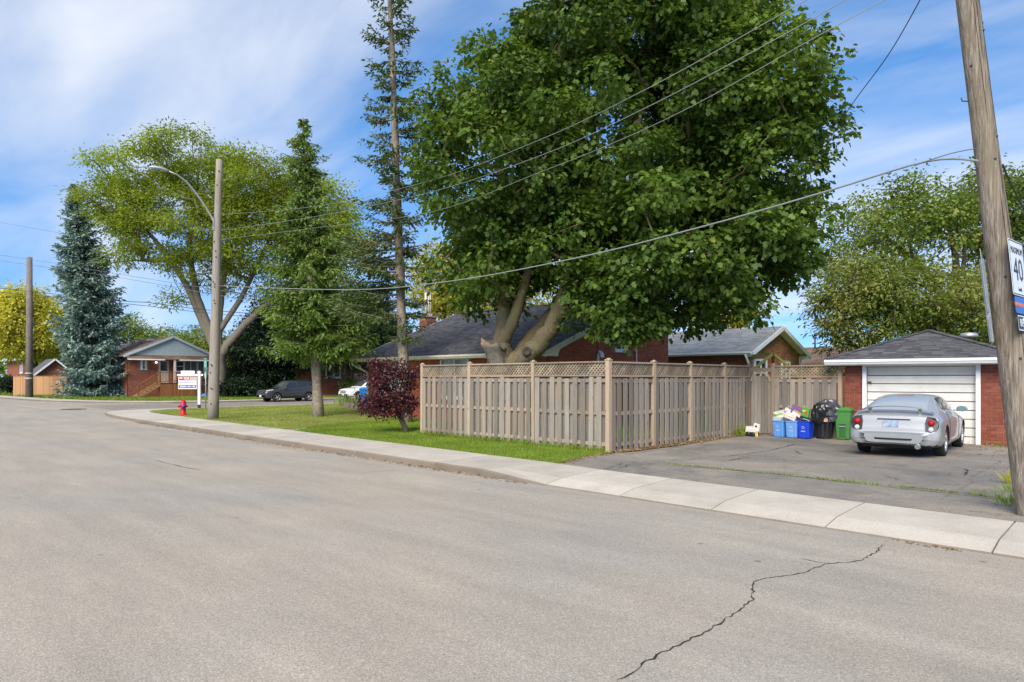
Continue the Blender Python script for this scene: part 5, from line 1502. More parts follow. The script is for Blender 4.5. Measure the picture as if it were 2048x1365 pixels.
text('FOR SALE', .165, wp, sgn, frame(c + snv * .0165 + zt * (bh_ * .335) + sxv * (bw_ * .13), sxv, zt, snv), sx=.86, bold=.004)
text('DAVE BARTOLACCI', .125, ltb, sgn, frame(c + snv * .0165 + zt * (bh_ * .01), sxv, zt, snv), sx=.80, bold=.003)
text('RE/MAX 545-1188', .13, wp, sgn, frame(c + snv * .0165 - zt * (bh_ * .30), sxv, zt, snv), sx=.78, bold=.003)
text('COMMERCIAL ZONING', .075, ltb, ridr, frame(cr + snv * .0145, sxv, zt, snv), sx=.72)

rp = gp(411.5, 818, .165); rZ = (rp - Vector((0, 0, CAM_H))).dot(FWD); pm2 = FPX / rZ
rs_ = thing('route_sign', 'green sign with white oval on a thin steel post behind the wooden pole', 'sign', tuple(rp))
mb = MB(); mb.tube([rp, rp + Vector((0, 0, (818 - 719) / pm2))], .032, 8); mb.build('post', M['galv'], rs_)
gs = simple('sign_green', (.0, .22, .14), .4, .05, 3)
cg = rp + Vector((0, 0, (818 - 729) / pm2)) - FWD * .04
n_g = (-FWD * .75 - RIGHT * .66).normalized(); x_g = Vector((0, 0, 1)).cross(n_g)
mb = MB(); mb.prism(rrect(.33, .64, .05), .006, frame(cg, x_g, zt, n_g)); pl_ = mb.build('plate', gs, rs_)
mb = MB(); Mx = frame(cg + n_g * .008, x_g, zt, n_g); o_, i_ = ell(.075, .2, 0, 360, 24)[:-1], ell(.045, .15, 0, 360, 24)[:-1]
mb.add([Mx @ Vector((*p, 0)) for p in o_ + i_], [(k, (k+1) % 24, 24 + (k+1) % 24, 24 + k) for k in range(24)]); mb.build('oval', M['sign_white'], pl_)
o2, i2 = rrect(.31, .62, .045), rrect(.285, .595, .035); n = len(o2); mb = MB()
mb.add([Mx @ Vector((*p, 0)) for p in o2 + i2], [(k, (k+1) % n, n + (k+1) % n, n + k) for k in range(n)]); mb.build('border', M['sign_white'], pl_)
mb = MB(); mb.prism(rrect(.2, .36, .02), .005, frame(cg - Vector((0, 0, .56)), x_g, zt, n_g)); mb.build('lower_plate', simple('pale_green', (.30, .50, .42), .5), rs_)
mb = MB(); mb.prism(rrect(.30, .3, .02), .005, frame(cg - Vector((0, 0, .30)) - n_g * .05, Vector((0, 0, 1)).cross((FWD * .4 - RIGHT).normalized()), zt, (FWD * .4 - RIGHT).normalized())); mb.build('side_plate', M['sign_back'], rs_)

bp_ = gp(214.5, 796, .13); bZ = (bp_ - Vector((0, 0, CAM_H))).dot(FWD); pm3 = FPX / bZ
bs = thing('sign_post', 'thin grey post with blank sign back in front of the blue spruce', 'sign', tuple(bp_))
mb = MB(); mb.tube([bp_, bp_ + Vector((0, 0, (796 - 716) / pm3))], .05, 8); mb.build('post', M['galv'], bs)
cg = bp_ + Vector((0, 0, (796 - 728) / pm3)) + RIGHT * .18 - FWD * .06
mb = MB(); mb.prism(rrect(.32, .72, .04), .006, frame(cg, RIGHT, zt, -FWD)); mb.build('plate', M['sign_back'], bs)

pp = gp(709, 806, .165)
ps = thing('survey_post', 'short thin steel stake beside the white car', 'stake', tuple(pp)); mb = MB(); mb.tube([pp, pp + Vector((0, 0, 1.0))], .03, 8); mb.build('rod', M['galv'], ps)
mb = MB(); mb.box(pp + Vector((0, 0, 1.02)), (.1, .1, .03)); mb.build('cap', M['galv'], ps)

# ------------------------------------------------------------------ bins and bags by the garage
def crate(px0, px1, pyb, pyt, Z, col, label, rz, logo=True):
    c = at((px0 + px1) / 2, pyb, Z); c.z = .15
    w = (px1 - px0) / FPX * Z * .92; h = (pyb - pyt) / FPX * Z
    t = thing('recycling_box', label, 'recycling box', tuple(c), rz, 'blue recycling boxes by the gate')
    m = simple('box_plastic_' + str(len(bpy.data.materials)), col, .45, .1, 5, obj=True)
    mb = MB(); d = .40
    def ring(w, d, z, r=.04): return [(x, y, z) for x, y in rrect(w, d, r, 3)]
    rings = [ring(w * .84, d * .84, 0), ring(w * .86, d * .86, .02), ring(w * .97, d * .97, h * .93), ring(w * 1.04, d * 1.04, h * .935), ring(w * 1.04, d * 1.04, h), ring(w * .98, d * .98, h), ring(w * .84, d * .84, .04)]
    n = len(rings[0]); vs = [p for r in rings for p in r]
    fs = [(i*n+k, i*n+(k+1) % n, (i+1)*n+(k+1) % n, (i+1)*n+k) for i in range(len(rings)-1) for k in range(n)] + [tuple(reversed(range(n))), tuple(range((len(rings)-1)*n, len(rings)*n))]
    mb.add(vs, fs); body = mb.build('box', m, t, True)
    rb = MB(); rb.box((-w * .32, -d * .47, h * .5), (.02, .02, h * .8)); rb.box((w * .32, -d * .47, h * .5), (.02, .02, h * .8)); rb.build('rib', m, body, True)
    if logo:
        lw = simple('logo_white_' + str(len(bpy.data.materials)), tuple(min(1, x * .6 + .3) for x in col), .5)
        lg = MB()
        for k in range(3):
            a = R(90 + 120 * k); b = R(90 + 120 * (k + 1))
            p, q = Vector((.05 * math.cos(a), -d * .475, h * .62 + .05 * math.sin(a))), Vector((.05 * math.cos(b), -d * .475, h * .62 + .05 * math.sin(b)))
            lg.bar(p.lerp(q, .12), p.lerp(q, .8), .004, .016)
        lg.box((0, -d * .468, h * .40), (w * .34, .004, .028)); lg.build('logo', lw, body, True)
    return t, c, w, h
crate(1549, 1575, 873.5, 841, 19.55, (.10, .28, .62), 'light blue recycling box nearest the gate', -.10)
crate(1574, 1600, 874, 841, 19.3, (.13, .30, .62), 'light blue recycling box between another and the dark blue one', .02)
crate(1598, 1624.5, 876, 842, 19.1, (.01, .05, .52), 'dark blue recycling box beside the black trash can', 0)
def carton(cx, cy, Z, s, rot, cols, label, nm='carton'):
    c = at(cx, cy, Z); t = thing(nm, label, 'carton', tuple(c), 0)
    mb = MB(); E_ = Matrix.Rotation(rot[2], 4, 'Z') @ Matrix.Rotation(rot[0], 4, 'X') @ Matrix.Rotation(rot[1], 4, 'Y')
    mb.box((0, 0, 0), s, M=E_); body = mb.build('box', simple('carton_' + str(len(bpy.data.materials)), cols[0], .6, .1, 8), t, True)
    r_ = random.Random(len(label))
    for k, cc in enumerate(cols[1:]):
        for side in (-1,):
            pm_b = MB(); w0, h0 = s[0] * r_.uniform(.3, .8), s[2] * r_.uniform(.2, .45)
            p_ = Vector((r_.uniform(-.5, .5) * (s[0] - w0), side * (s[1] / 2 + .002 + .001 * k), r_.uniform(-.5, .5) * (s[2] - h0)))
            q_ = E_ @ p_; pm_b.box(q_, (w0, .002, h0), M=E_); pm_b.build('print', simple('print_' + str(len(bpy.data.materials)), cc, .5, .1, 8), body, True)
    return t
carton(1559, 829, 19.55, (.26, .12, .20), (.1, -.25, 0), [(.62, .62, .52), (.10, .30, .06), (.65, .65, .6), (.25, .4, .1)], 'green and white carton tilted in the first light blue box')
carton(1557, 838, 19.5, (.24, .2, .10), (0, .1, 0), [(.40, .46, .44), (.35, .4, .4)], 'flattened grey carton lying across the first light blue box')
carton(1573, 826, 19.55, (.16, .10, .26), (.1, .5, .2), [(.72, .68, .68), (.55, .1, .1), (.4, .2, .4)], 'red and white packet leaning between two light blue boxes')
carton(1582, 833, 19.25, (.30, .10, .16), (.1, .35, 0), [(.74, .66, .60), (.62, .08, .08), (.8, .75, .7)], 'pale carton with red end on the second light blue box')
carton(1596, 825, 19.35, (.40, .09, .20), (.05, .55, 0), [(.16, .10, .32), (.60, .55, .70), (.75, .7, .75), (.55, .3, .1)], 'purple cereal packet sloping over the second light blue box')
carton(1598, 817, 19.5, (.36, .16, .07), (0, .42, .1), [(.24, .10, .05)], 'brown cardboard flap on top of the recycling pile')
carton(1612, 826, 19.1, (.19, .09, .25), (0, .18, 0), [(.06, .33, .04), (.03, .18, .02), (.5, .55, .1), (.5, .06, .05)], 'bright green packet standing in the dark blue box')
carton(1613, 838, 19.0, (.34, .12, .07), (0, .3, 0), [(.02, .02, .025), (.45, .5, .5)], 'black lettered tray sloping over the dark blue box')
# black trash can with bag
c = at(1648, 876, 19.15); c.z = .145
tc_ = thing('trash_can', 'round black plastic trash can holding a full garbage bag', 'trash can', tuple(c))
blk = simple('black_plastic', (.022, .023, .028), .42, .2, 6, obj=True); bag = simple('garbage_bag', (.014, .015, .018), .26, .2, 6, obj=True, spec=.6)
hh = .60; mb = MB(); mb.lathe([(.21, 0), (.22, .02), (.265, hh - .06), (.285, hh - .06), (.285, hh), (.26, hh), (.255, hh - .04), (.2, .05), (0, .05)], n=28); cn = mb.build('can', blk, tc_, True)
for k in range(6):
    a = R(205 + 26 * k); mb = MB(); mb.bar((.222 * math.cos(a), .222 * math.sin(a), .04), (.262 * math.cos(a), .262 * math.sin(a), hh - .1), .05, .012, up=(math.cos(a), math.sin(a), 0)); mb.build('rib', blk, cn, True)
a = R(-62); mb = MB(); mb.box((.288 * math.cos(a), .288 * math.sin(a), hh - .09), (.09, .004, .085), a + R(90)); st = mb.build('sticker', simple('sticker_cream', (.62, .45, .30), .5), cn, True)
mb = MB(); mb.box((.2905 * math.cos(a), .2905 * math.sin(a), hh - .085), (.055, .004, .045), a + R(90)); mb.build('print', simple('sticker_orange', (.55, .16, .04), .5), st, True)
def lumpy(name, c, s, mat, seed, nu=30, nv=20, amp=.16):
    rg = np.random.default_rng(seed); ks = rg.normal(size=(14, 3)) * 3.2; ph = rg.uniform(0, 6, 14); mb = MB(); vs = []
    for i in range(nu):
        for j in range(nv):
            th, f = 2 * math.pi * i / nu, math.pi * (j + .02) / (nv - .96)
            d = np.array((math.sin(f) * math.cos(th), math.sin(f) * math.sin(th), math.cos(f)))
            r_ = 1 + amp * sum(abs(math.sin(k @ d + p)) for k, p in zip(ks, ph)) / 7 - amp
            vs.append((c[0] + d[0] * s[0] * r_, c[1] + d[1] * s[1] * r_, c[2] + d[2] * s[2] * r_))
    mb.add(vs, [(i*nv+j, i*nv+j+1, ((i+1) % nu)*nv+j+1, ((i+1) % nu)*nv+j) for i in range(nu) for j in range(nv-1)], False)
    return mb
b1 = at(1640, 829, 19.05); mb = lumpy('b', b1, (.20, .2, .27), bag, 1, amp=.5); o = mb.build('garbage_bag', bag); tag(o, 'black garbage bag slumped on the left of the trash can', 'garbage bag')
b1 = at(1657, 824, 19.1); mb = lumpy('b', b1, (.28, .25, .30), bag, 4, amp=.55); o = mb.build('garbage_bag', simple('garbage_bag_grey', (.05, .054, .06), .22, .5, 7, spec=.7)); tag(o, 'shiny grey-black garbage bag bulging from the trash can', 'garbage bag')
# green cart
c = at(1688, 879.5, 18.9); c.z = .145
gc = thing('green_bin', 'green wheeled organics bin standing against the garage bricks', 'bin', tuple(c), .1)
grn = simple('green_plastic', (.055, .20, .045), .5, .15, 6, obj=True); mb = MB(); hh = .74
def rring(w, d, z, r=.05): return [(x, y, z) for x, y in rrect(w, d, r, 3)]
rings = [rring(.34, .36, 0), rring(.34, .36, .03), rring(.41, .42, hh), rring(.43, .44, hh + .005), rring(.43, .44, hh + .03)]
n = len(rings[0]); vs = [p for r in rings for p in r]
mb.add(vs, [(i*n+k, i*n+(k+1) % n, (i+1)*n+(k+1) % n, (i+1)*n+k) for i in range(4) for k in range(n)] + [tuple(reversed(range(n))), tuple(range(4*n, 5*n))]); body = mb.build('body', grn, gc, True)
mb = MB(); rings = [rring(.46, .47, hh + .032, .06), rring(.46, .47, hh + .07, .06), rring(.34, .36, hh + .12, .06), rring(.2, .22, hh + .13, .05)]; vs = [p for r in rings for p in r]
mb.add(vs, [(i*n+k, i*n+(k+1) % n, (i+1)*n+(k+1) % n, (i+1)*n+k) for i in range(3) for k in range(n)] + [tuple(reversed(range(n))), tuple(range(3*n, 4*n))]); mb.build('lid', grn, gc, True)
mb = MB(); mb.bar((-.10, -.19, .02), (-.10, -.205, .42), .025, .03); mb.bar((.10, -.19, .02), (.10, -.205, .42), .025, .03); mb.bar((-.11, -.205, .42), (.11, -.205, .42), .03, .03); mb.build('rib', grn, body, True)
mb = MB(); mb.add([(-.085, -.1895, .05), (.085, -.1895, .05), (.085, -.204, .40), (-.085, -.204, .40)], [(0, 1, 2, 3)]); mb.build('recess', simple('green_dark', (.03, .12, .028), .5, .1, 5, obj=True), body, True)
mb = MB(); mb.bar((-.08, -.215, .345), (.08, -.215, .345), .02, .02); mb.build('lift_bar', M['galv'], body, True)
for s in (-1, 1):
    mb = MB(); mb.lathe([(.03, -.02), (.08, -.02), (.08, .02), (.03, .02)], (s * .2, .16, .08), 14, Matrix.Rotation(R(90), 4, 'Y')); mb.build('wheel', blk, gc, True)
# white toy truck by the gate
c = at(1507, 869, 19.6); c.z = .15
ty = thing('toy_cart', 'small broken white toy cart with black wheels by the gate', 'toy', tuple(c), -.2)
wt = simple('toy_white', (.72, .70, .66), .5, .1, 8, obj=True); yl = simple('toy_yellow', (.62, .42, .10), .5, .1, 8, obj=True)
mb = MB(); mb.box((-.03, 0, .17), (.34, .18, .10)); mb.box((-.12, 0, .25), (.14, .18, .06)); mb.build('body', wt, ty, True)
mb = MB(); mb.box((.12, -.02, .27), (.19, .03, .20), M=Matrix.Rotation(R(12), 4, 'Y')); pn = mb.build('panel', wt, ty, True)
mb = MB(); mb.box((.11, -.037, .29), (.07, .004, .05)); mb.box((.10, -.037, .21), (.05, .004, .03)); mb.build('print', M['sign_black'], pn, True)
for xx, yy in ((-.12, -.1), (.04, -.1), (-.12, .1), (.04, .1)):
    mb = MB(); mb.lathe([(.02, -.02), (.065, -.02), (.065, .02), (.02, .02)], (xx, yy, .066), 14, Matrix.Rotation(R(90), 4, 'X')); mb.build('wheel', blk, ty, True)
for xx in (.13, .18):
    mb = MB(); mb.bar((xx, -.07, .0), (xx - .03, -.05, .16), .03, .03); mb.build('leg', yl, ty, True)
# blue wheeled cart by the corner house
c = at(733, 800, 38); c.z = .16
bc = thing('blue_cart', 'tall blue wheeled recycling cart at the house corner behind the purple shrub', 'bin', tuple(c), R(40))
blu = simple('cart_blue', (.02, .22, .62), .5, .15, 5, obj=True); mb = MB(); hh = 1.0
rings = [rring(.44, .5, 0), rring(.60, .72, hh), rring(.63, .75, hh + .01), rring(.63, .75, hh + .05)]; n = len(rings[0]); vs = [p for r in rings for p in r]
mb.add(vs, [(i*n+k, i*n+(k+1) % n, (i+1)*n+(k+1) % n, (i+1)*n+k) for i in range(3) for k in range(n)] + [tuple(reversed(range(n))), tuple(range(3*n, 4*n))]); mb.build('body', blu, bc, True)
mb = MB(); rings = [rring(.66, .78, hh + .052, .08), rring(.66, .78, hh + .10, .08), rring(.5, .6, hh + .17, .08)]; vs = [p for r in rings for p in r]
mb.add(vs, [(i*n+k, i*n+(k+1) % n, (i+1)*n+(k+1) % n, (i+1)*n+k) for i in range(2) for k in range(n)] + [tuple(reversed(range(n))), tuple(range(2*n, 3*n))]); mb.build('lid', blu, bc, True)
mb = MB(); mb.tube([(-.25, .40, hh + .08), (.25, .40, hh + .08)], .02, 8); mb.build('handle', blu, bc, True)
for s in (-1, 1):
    mb = MB(); mb.lathe([(.03, -.03), (.12, -.03), (.12, .03), (.03, .03)], (s * .26, .3, .12), 14, Matrix.Rotation(R(90), 4, 'Y')); mb.build('wheel', blk, bc, True)

# stone border of the flower bed
fbed = thing('stone_border', 'low stone block edging of the flower bed by the house', 'border', tuple(gp(725, 814, .17)))
st = simple('bed_stone', (.24, .19, .15), .9, .3, 7, rnd='obj', rv=.3)
prev = None
pth = [gp(x_, y_, .2) for x_, y_ in ((688, 813), (702, 815.5), (720, 817), (740, 818.5), (760, 820), (780, 821))]
bsm = MB(); bsm.box((0, 0, .07), (.42, .2, .14)); bsme = mesh_of(bsm, st, 'stone')
k = 0
for a, b in zip(pth[:-1], pth[1:]):
    L = (b - a).length; n = max(1, int(L / .45))
    for q in range(n):
        p = a.lerp(b, (q + .5) / n); piece('stone', bsme, fbed, (p.x, p.y, .165), (0, 0, math.atan2((b-a).y, (b-a).x) + random.uniform(-.08, .08)), (random.uniform(.85, 1.02), 1, random.uniform(.9, 1.15)))
        if random.random() < .9: piece('stone', bsme, fbed, (p.x + .1, p.y, .31), (0, 0, math.atan2((b-a).y, (b-a).x) + random.uniform(-.08, .08)), (random.uniform(.85, 1.02), 1, random.uniform(.9, 1.1)))
# cups and paper in the gutter
for k, (px, py, lab) in enumerate(((408, 864.5, 'small white paper scrap lying in the gutter'), (422, 866.5, 'crushed pale blue cup lying in the gutter'))):
    c = gp(px, py, 0.0); mb = lumpy('s', c + Vector((0, 0, .045)), (.12 if k else .10, .07, .045), None, 30 + k, 10, 7, .6)
    o = mb.build('litter', simple('litter_' + str(k), (.62, .66, .70) if k else (.7, .7, .68), .5)); tag(o, lab, 'litter')
# ------------------------------------------------------------------ cars: lofted bodies, conforming glass and trim
def car_paint(name, c, metal=.55, rough=.3):
    t = NT(name); n = t.noise(t.pos((1, 1, 1), True), 2.5, 3, .5)
    col = t.mix(1.0, c, t.ramp(n, [(.3, .94), (.7, 1.05)]), 'MULTIPLY')
    dz_ = t.new("ShaderNodeSeparateXYZ"); t.l.new(t.new("ShaderNodeTexCoord").outputs["Object"], dz_.inputs[0])
    grime = t.math('MULTIPLY', t.ramp(dz_.outputs[2], [(.18, .45), (.5, 0)]), t.noise(t.pos((1, 1, 1), True), 6, 4, .7))
    col = t.mix(grime, col, (.16, .14, .12))
    return t.done(t.bsdf(col, rough, metal, None, .5, .6))
M['tyre'] = simple('tyre_rubber', (.018, .018, .019), .8, .2, 10, obj=True, bump=.2)
M['rim'] = simple('alloy', (.55, .56, .57), .3, .05, 5, metal=.8, obj=True)
M['car_black'] = simple('car_trim', (.014, .014, .015), .5, .2, 6, obj=True)
M['car_glass'] = glass_mat('car_glass', (.012, .016, .018), .03)
M['lens_red'] = simple('lens_red', (.30, .004, .008), .35, .05, 5, spec=.3, obj=True)
M['lens_clear'] = glass_mat('lens_clear', (.55, .57, .58), .1)
M['chrome'] = simple('chrome', (.6, .61, .62), .15, .05, 4, metal=.95, obj=True)

def pchip(xs, ys, x):
    xs, ys = np.array(xs, float), np.array(ys, float); h = np.diff(xs); d = np.diff(ys) / h; m = np.zeros_like(ys)
    for i in range(1, len(xs) - 1):
        m[i] = 0 if d[i-1] * d[i] <= 0 else 2 * d[i-1] * d[i] / (d[i-1] + d[i])
    m[0], m[-1] = d[0], d[-1]
    i = np.clip(np.searchsorted(xs, x) - 1, 0, len(xs) - 2); t = (x - xs[i]) / h[i]
    return (2*t**3 - 3*t**2 + 1) * ys[i] + (t**3 - 2*t**2 + t) * h[i] * m[i] + (-2*t**3 + 3*t**2) * ys[i+1] + (t**3 - t**2) * h[i] * m[i+1]

class Loft:
    K = 10
    def __init__(self, st):
        self.xs = [s[0] for s in st]; self.st = st
        self.cols = [[s[k] for s in st] for k in range(1, 10)]
    def sec(self, x):
        w, zb, zm, zs, wb, zbelt, wr, zr, zro = [float(pchip(self.xs, c, x)) for c in self.cols]
        return [(0, zb), (w*.80, zb), (w*.97, zb + .09), (w, zm), (w*.985, zs), (wb, zbelt), ((wb*.55 + wr*.45), zbelt*.45 + zr*.55), (wr, zr), (wr*.62, zr*.25 + zro*.75), (0, zro)]
    def S(self, x, v, off=0.0, side=1):
        p = self.sec(x); i = min(int(v), 8); t = v - i
        a, b, c, d = p[max(i-1, 0)], p[i], p[i+1], p[min(i+2, 9)]
        if i == 0: a = (-p[1][0], p[1][1])
        if i == 8: d = (-p[8][0], p[8][1])
        q = [.5 * (2*b[k] + (c[k]-a[k])*t + (2*a[k]-5*b[k]+4*c[k]-d[k])*t*t + (3*b[k]-a[k]-3*c[k]+d[k])*t**3) for k in (0, 1)]
        P_ = Vector((x, q[0], q[1]))
        if off:
            e = 1e-3; x2 = min(x + .01, self.xs[-1]); x1 = max(x - .01, self.xs[0])
            v2, v1 = min(v + .02, 8.999), max(v - .02, 0)
            n = (self.S(x2, v) - self.S(x1, v)).cross(self.S(x, v2) - self.S(x, v1))
            if n.length > 1e-9:
                n.normalize(); P_ = P_ - n * off
        if side < 0: P_.y = -P_.y
        return P_

def loft_body(L, nx=70, nv=5):
    xs = sorted(set(list(np.linspace(L.xs[0], L.xs[-1], nx)) + L.xs)); vs_ = [i + k / nv for i in range(9) for k in range(nv)] + [9 - 1e-6]
    mb = MB(); rows = []
    half = len(vs_)
    for x in xs:
        a = [L.S(x, v) for v in vs_]; a[0].y = 0; a[-1].y = 0
        b = [Vector((p.x, -p.y, p.z)) for p in reversed(a[1:-1])]
        rows.append(a + b)
    n = len(rows[0]); vs = [p for r in rows for p in r]
    mb.add(vs, [(i*n+k, i*n+(k+1) % n, (i+1)*n+(k+1) % n, (i+1)*n+k) for i in range(len(rows)-1) for k in range(n)], True)
    o = 0
    mb.f.append(tuple(range(n))); mb.smooth.append(False); mb.mi.append(0)
    mb.f.append(tuple(reversed(range((len(rows)-1)*n, len(rows)*n)))); mb.smooth.append(False); mb.mi.append(0)
    return mb

def patch(L, corners, off, nu=14, nv=8, sides=(1,)):
    """glass or lens that follows the body: corners (x, v) in order a b c d"""
    mb = MB()
    for sd in sides:
        vs = []
        for i in range(nu + 1):
            for j in range(nv + 1):
                s, t = i / nu, j / nv
                (xa, va), (xb, vb), (xc, vc), (xd, vd) = corners
                x = (xa*(1-s) + xb*s) * (1-t) + (xd*(1-s) + xc*s) * t; v = (va*(1-s) + vb*s) * (1-t) + (vd*(1-s) + vc*s) * t
                vs.append(L.S(x, v, off, sd))
        mb.add(vs, [(i*(nv+1)+j, (i+1)*(nv+1)+j, (i+1)*(nv+1)+j+1, i*(nv+1)+j+1) for i in range(nu) for j in range(nv)], True)
    return mb

def across(L, x0, x1, v0, off, nx=10, nv=12, v0b=None):
    """windscreen: from v0 on one side over the top to v0 on the other, x0 bottom to x1 top"""
    mb = MB(); vs = []; v0b = v0 if v0b is None else v0b
    for i in range(nx + 1):
        x = x0 + (x1 - x0) * i / nx; va = v0 + (v0b - v0) * i / nx
        arr = [L.S(x, va + (8.999 - va) * j / nv, off) for j in range(nv + 1)]
        row = arr + [Vector((p.x, -p.y, p.z)) for p in reversed(arr[:-1])]
        vs += row
    m = 2 * nv + 1
    mb.add(vs, [(i*m+k, i*m+k+1, (i+1)*m+k+1, (i+1)*m+k) for i in range(nx) for k in range(m-1)], True)
    return mb

def make_wheel(root, x, y, r, wd, spokes, sgn, mrim):
    Mx = Matrix.Rotation(R(-90 * sgn), 4, 'X')
    t = MB(); t.lathe([(r*.66, -wd/2), (r*.93, -wd/2), (r*.985, -wd*.42), (r, -wd*.3), (r, wd*.3), (r*.985, wd*.42), (r*.93, wd/2), (r*.66, wd/2)], (x, y, r), 36, Mx, caps=False)
    for k in (-.18, 0, .18): t.lathe([(r*1.001, wd*(k-.015)), (r*1.004, wd*k), (r*1.001, wd*(k+.015))], (x, y, r), 36, Mx, caps=False)
    wh = t.build('wheel', M['tyre'], root, True)
    rm = MB(); rr_ = r * .70
    rm.lathe([(rr_*.93, wd*.1), (rr_, wd*.46), (rr_*1.0, wd*.50), (rr_*.94, wd*.50), (rr_*.90, wd*.40), (rr_*.86, wd*.1)], (x, y, r), 32, Mx, caps=False)
    rm.lathe([(.0, wd*.42), (rr_*.22, wd*.40), (rr_*.24, wd*.2)], (x, y, r), 18, Mx)
    for k in range(spokes):
        a = 2 * math.pi * k / spokes + .3
        for da in (-.10, .10):
            p = Vector((math.cos(a + da * 1.6) * rr_*.18, math.sin(a + da * 1.6) * rr_*.18, wd*.36)); q = Vector((math.cos(a + da) * rr_*.92, math.sin(a + da) * rr_*.92, wd*.42))
            P1, P2 = Mx @ p + Vector((x, y, r)), Mx @ q + Vector((x, y, r)); rm.bar(P1, P2, rr_*.13, .02, up=(0, sgn, 0))
    rm.build('rim', mrim, wh, True)
    d = MB(); d.lathe([(0, wd*.15), (rr_*.9, wd*.12)], (x, y, r), 24, Mx); d.build('brake_disc', M['car_black'], wh, True)

def car(name, label, loc, rz, st, paint, wheels, r, wd, spokes, arch=1.16, group=None):
    root = thing(name, label, 'car', loc, rz, group)
    L = Loft(st); body = loft_body(L).build('body', [paint, M['car_black']], root, True)
    cut = MB(); ys = wheels[2]
    for x in wheels[:2]:
        for s in (1, -1):
            cut.lathe([(r * arch, 0), (r * arch, .6)], (x, s * (ys - .17), r * 1.02), 40, Matrix.Rotation(R(-90 * s), 4, 'X'))
    co = cut.build('cutter', M['car_black'])
    co.location = (0, 0, 0); co.data.transform(Matrix.Translation(Vector(ORIG[co.name])))
    body.parent = None
    md = body.modifiers.new('b', 'BOOLEAN'); md.operation = 'DIFFERENCE'; md.object = co; md.solver = 'EXACT'
    dg = bpy.context.evaluated_depsgraph_get(); dg.update()
    me = bpy.data.meshes.new_from_object(body.evaluated_get(dg))
    body.modifiers.clear(); body.data = me; body.parent = root
    me.materials.clear(); me.materials.append(paint); me.materials.append(M['car_black'])
    for p in me.polygons:
        c = p.center; p.material_index = 0
        for x in wheels[:2]:
            d = math.hypot(c.x - x, c.z - r * 1.02)
            if d < r * arch + .004 and abs(c.y) < ys + .05: p.material_index = 1
        if p.normal.z < -.6 and c.z < .5: p.material_index = 1
    bpy.data.objects.remove(co)
    for x in wheels[:2]:
        for s in (1, -1): make_wheel(root, x, s * ys, r, wd, spokes, s, M['rim'])
    return root, L, body

# silver coupe
CEL = [(-.03, .56, .31, .39, .45, .54, .49, .46, .50, .505), (-.015, .70, .28, .395, .48, .68, .53, .58, .54, .545), (0.00, .76, .265, .40, .50, .735, .555, .64, .565, .57), (0.035, .83, .25, .44, .53, .80, .60, .70, .61, .615), (0.07, .85, .245, .46, .58, .815, .68, .70, .74, .75), (0.11, .858, .24, .48, .64, .81, .80, .68, .865, .875), (.22, .863, .22, .48, .70, .80, .865, .64, .91, .925),
       (.5, .868, .20, .5, .75, .79, .92, .58, 1.02, 1.05), (1.0, .868, .18, .5, .76, .785, .945, .54, 1.16, 1.205), (1.5, .862, .18, .5, .76, .78, .935, .53, 1.245, 1.295), (2.0, .86, .18, .5, .77, .78, .915, .54, 1.26, 1.315), (2.4, .86, .18, .5, .77, .77, .895, .56, 1.22, 1.28),
       (3.0, .86, .18, .49, .75, .74, .87, .62, .98, 1.02), (3.3, .86, .18, .48, .73, .72, .83, .58, .885, .91), (3.8, .85, .18, .46, .67, .66, .75, .5, .79, .81), (4.15, .79, .20, .42, .57, .58, .63, .42, .66, .67), (4.33, .62, .24, .36, .46, .46, .50, .3, .51, .52)]
d_ = Vector((-.075, 1, 0)).normalized(); loc = Vector((-4.36, 16.86, .142)) - d_ * .86
silver = car_paint('silver_paint', (.36, .37, .375), .35, .35)
cel, L, body = car('silver_coupe', 'silver sports coupe with rear wing parked in front of the garage', tuple(loc), math.atan2(d_.y, d_.x), CEL, silver, (.88, 3.48, .74), .312, .205, 6)
cgl = glass_mat('coupe_rear_glass_glare', (.30, .33, .36), .08)  # pale tone paints the sky's reflection into the glass colour
across(L, .34, 1.30, 7.15, .006, v0b=7.2).build('rear_window', cgl, cel, True)
across(L, 3.02, 2.42, 7.0, .006, v0b=7.1).build('windscreen', M['car_glass'], cel, True)
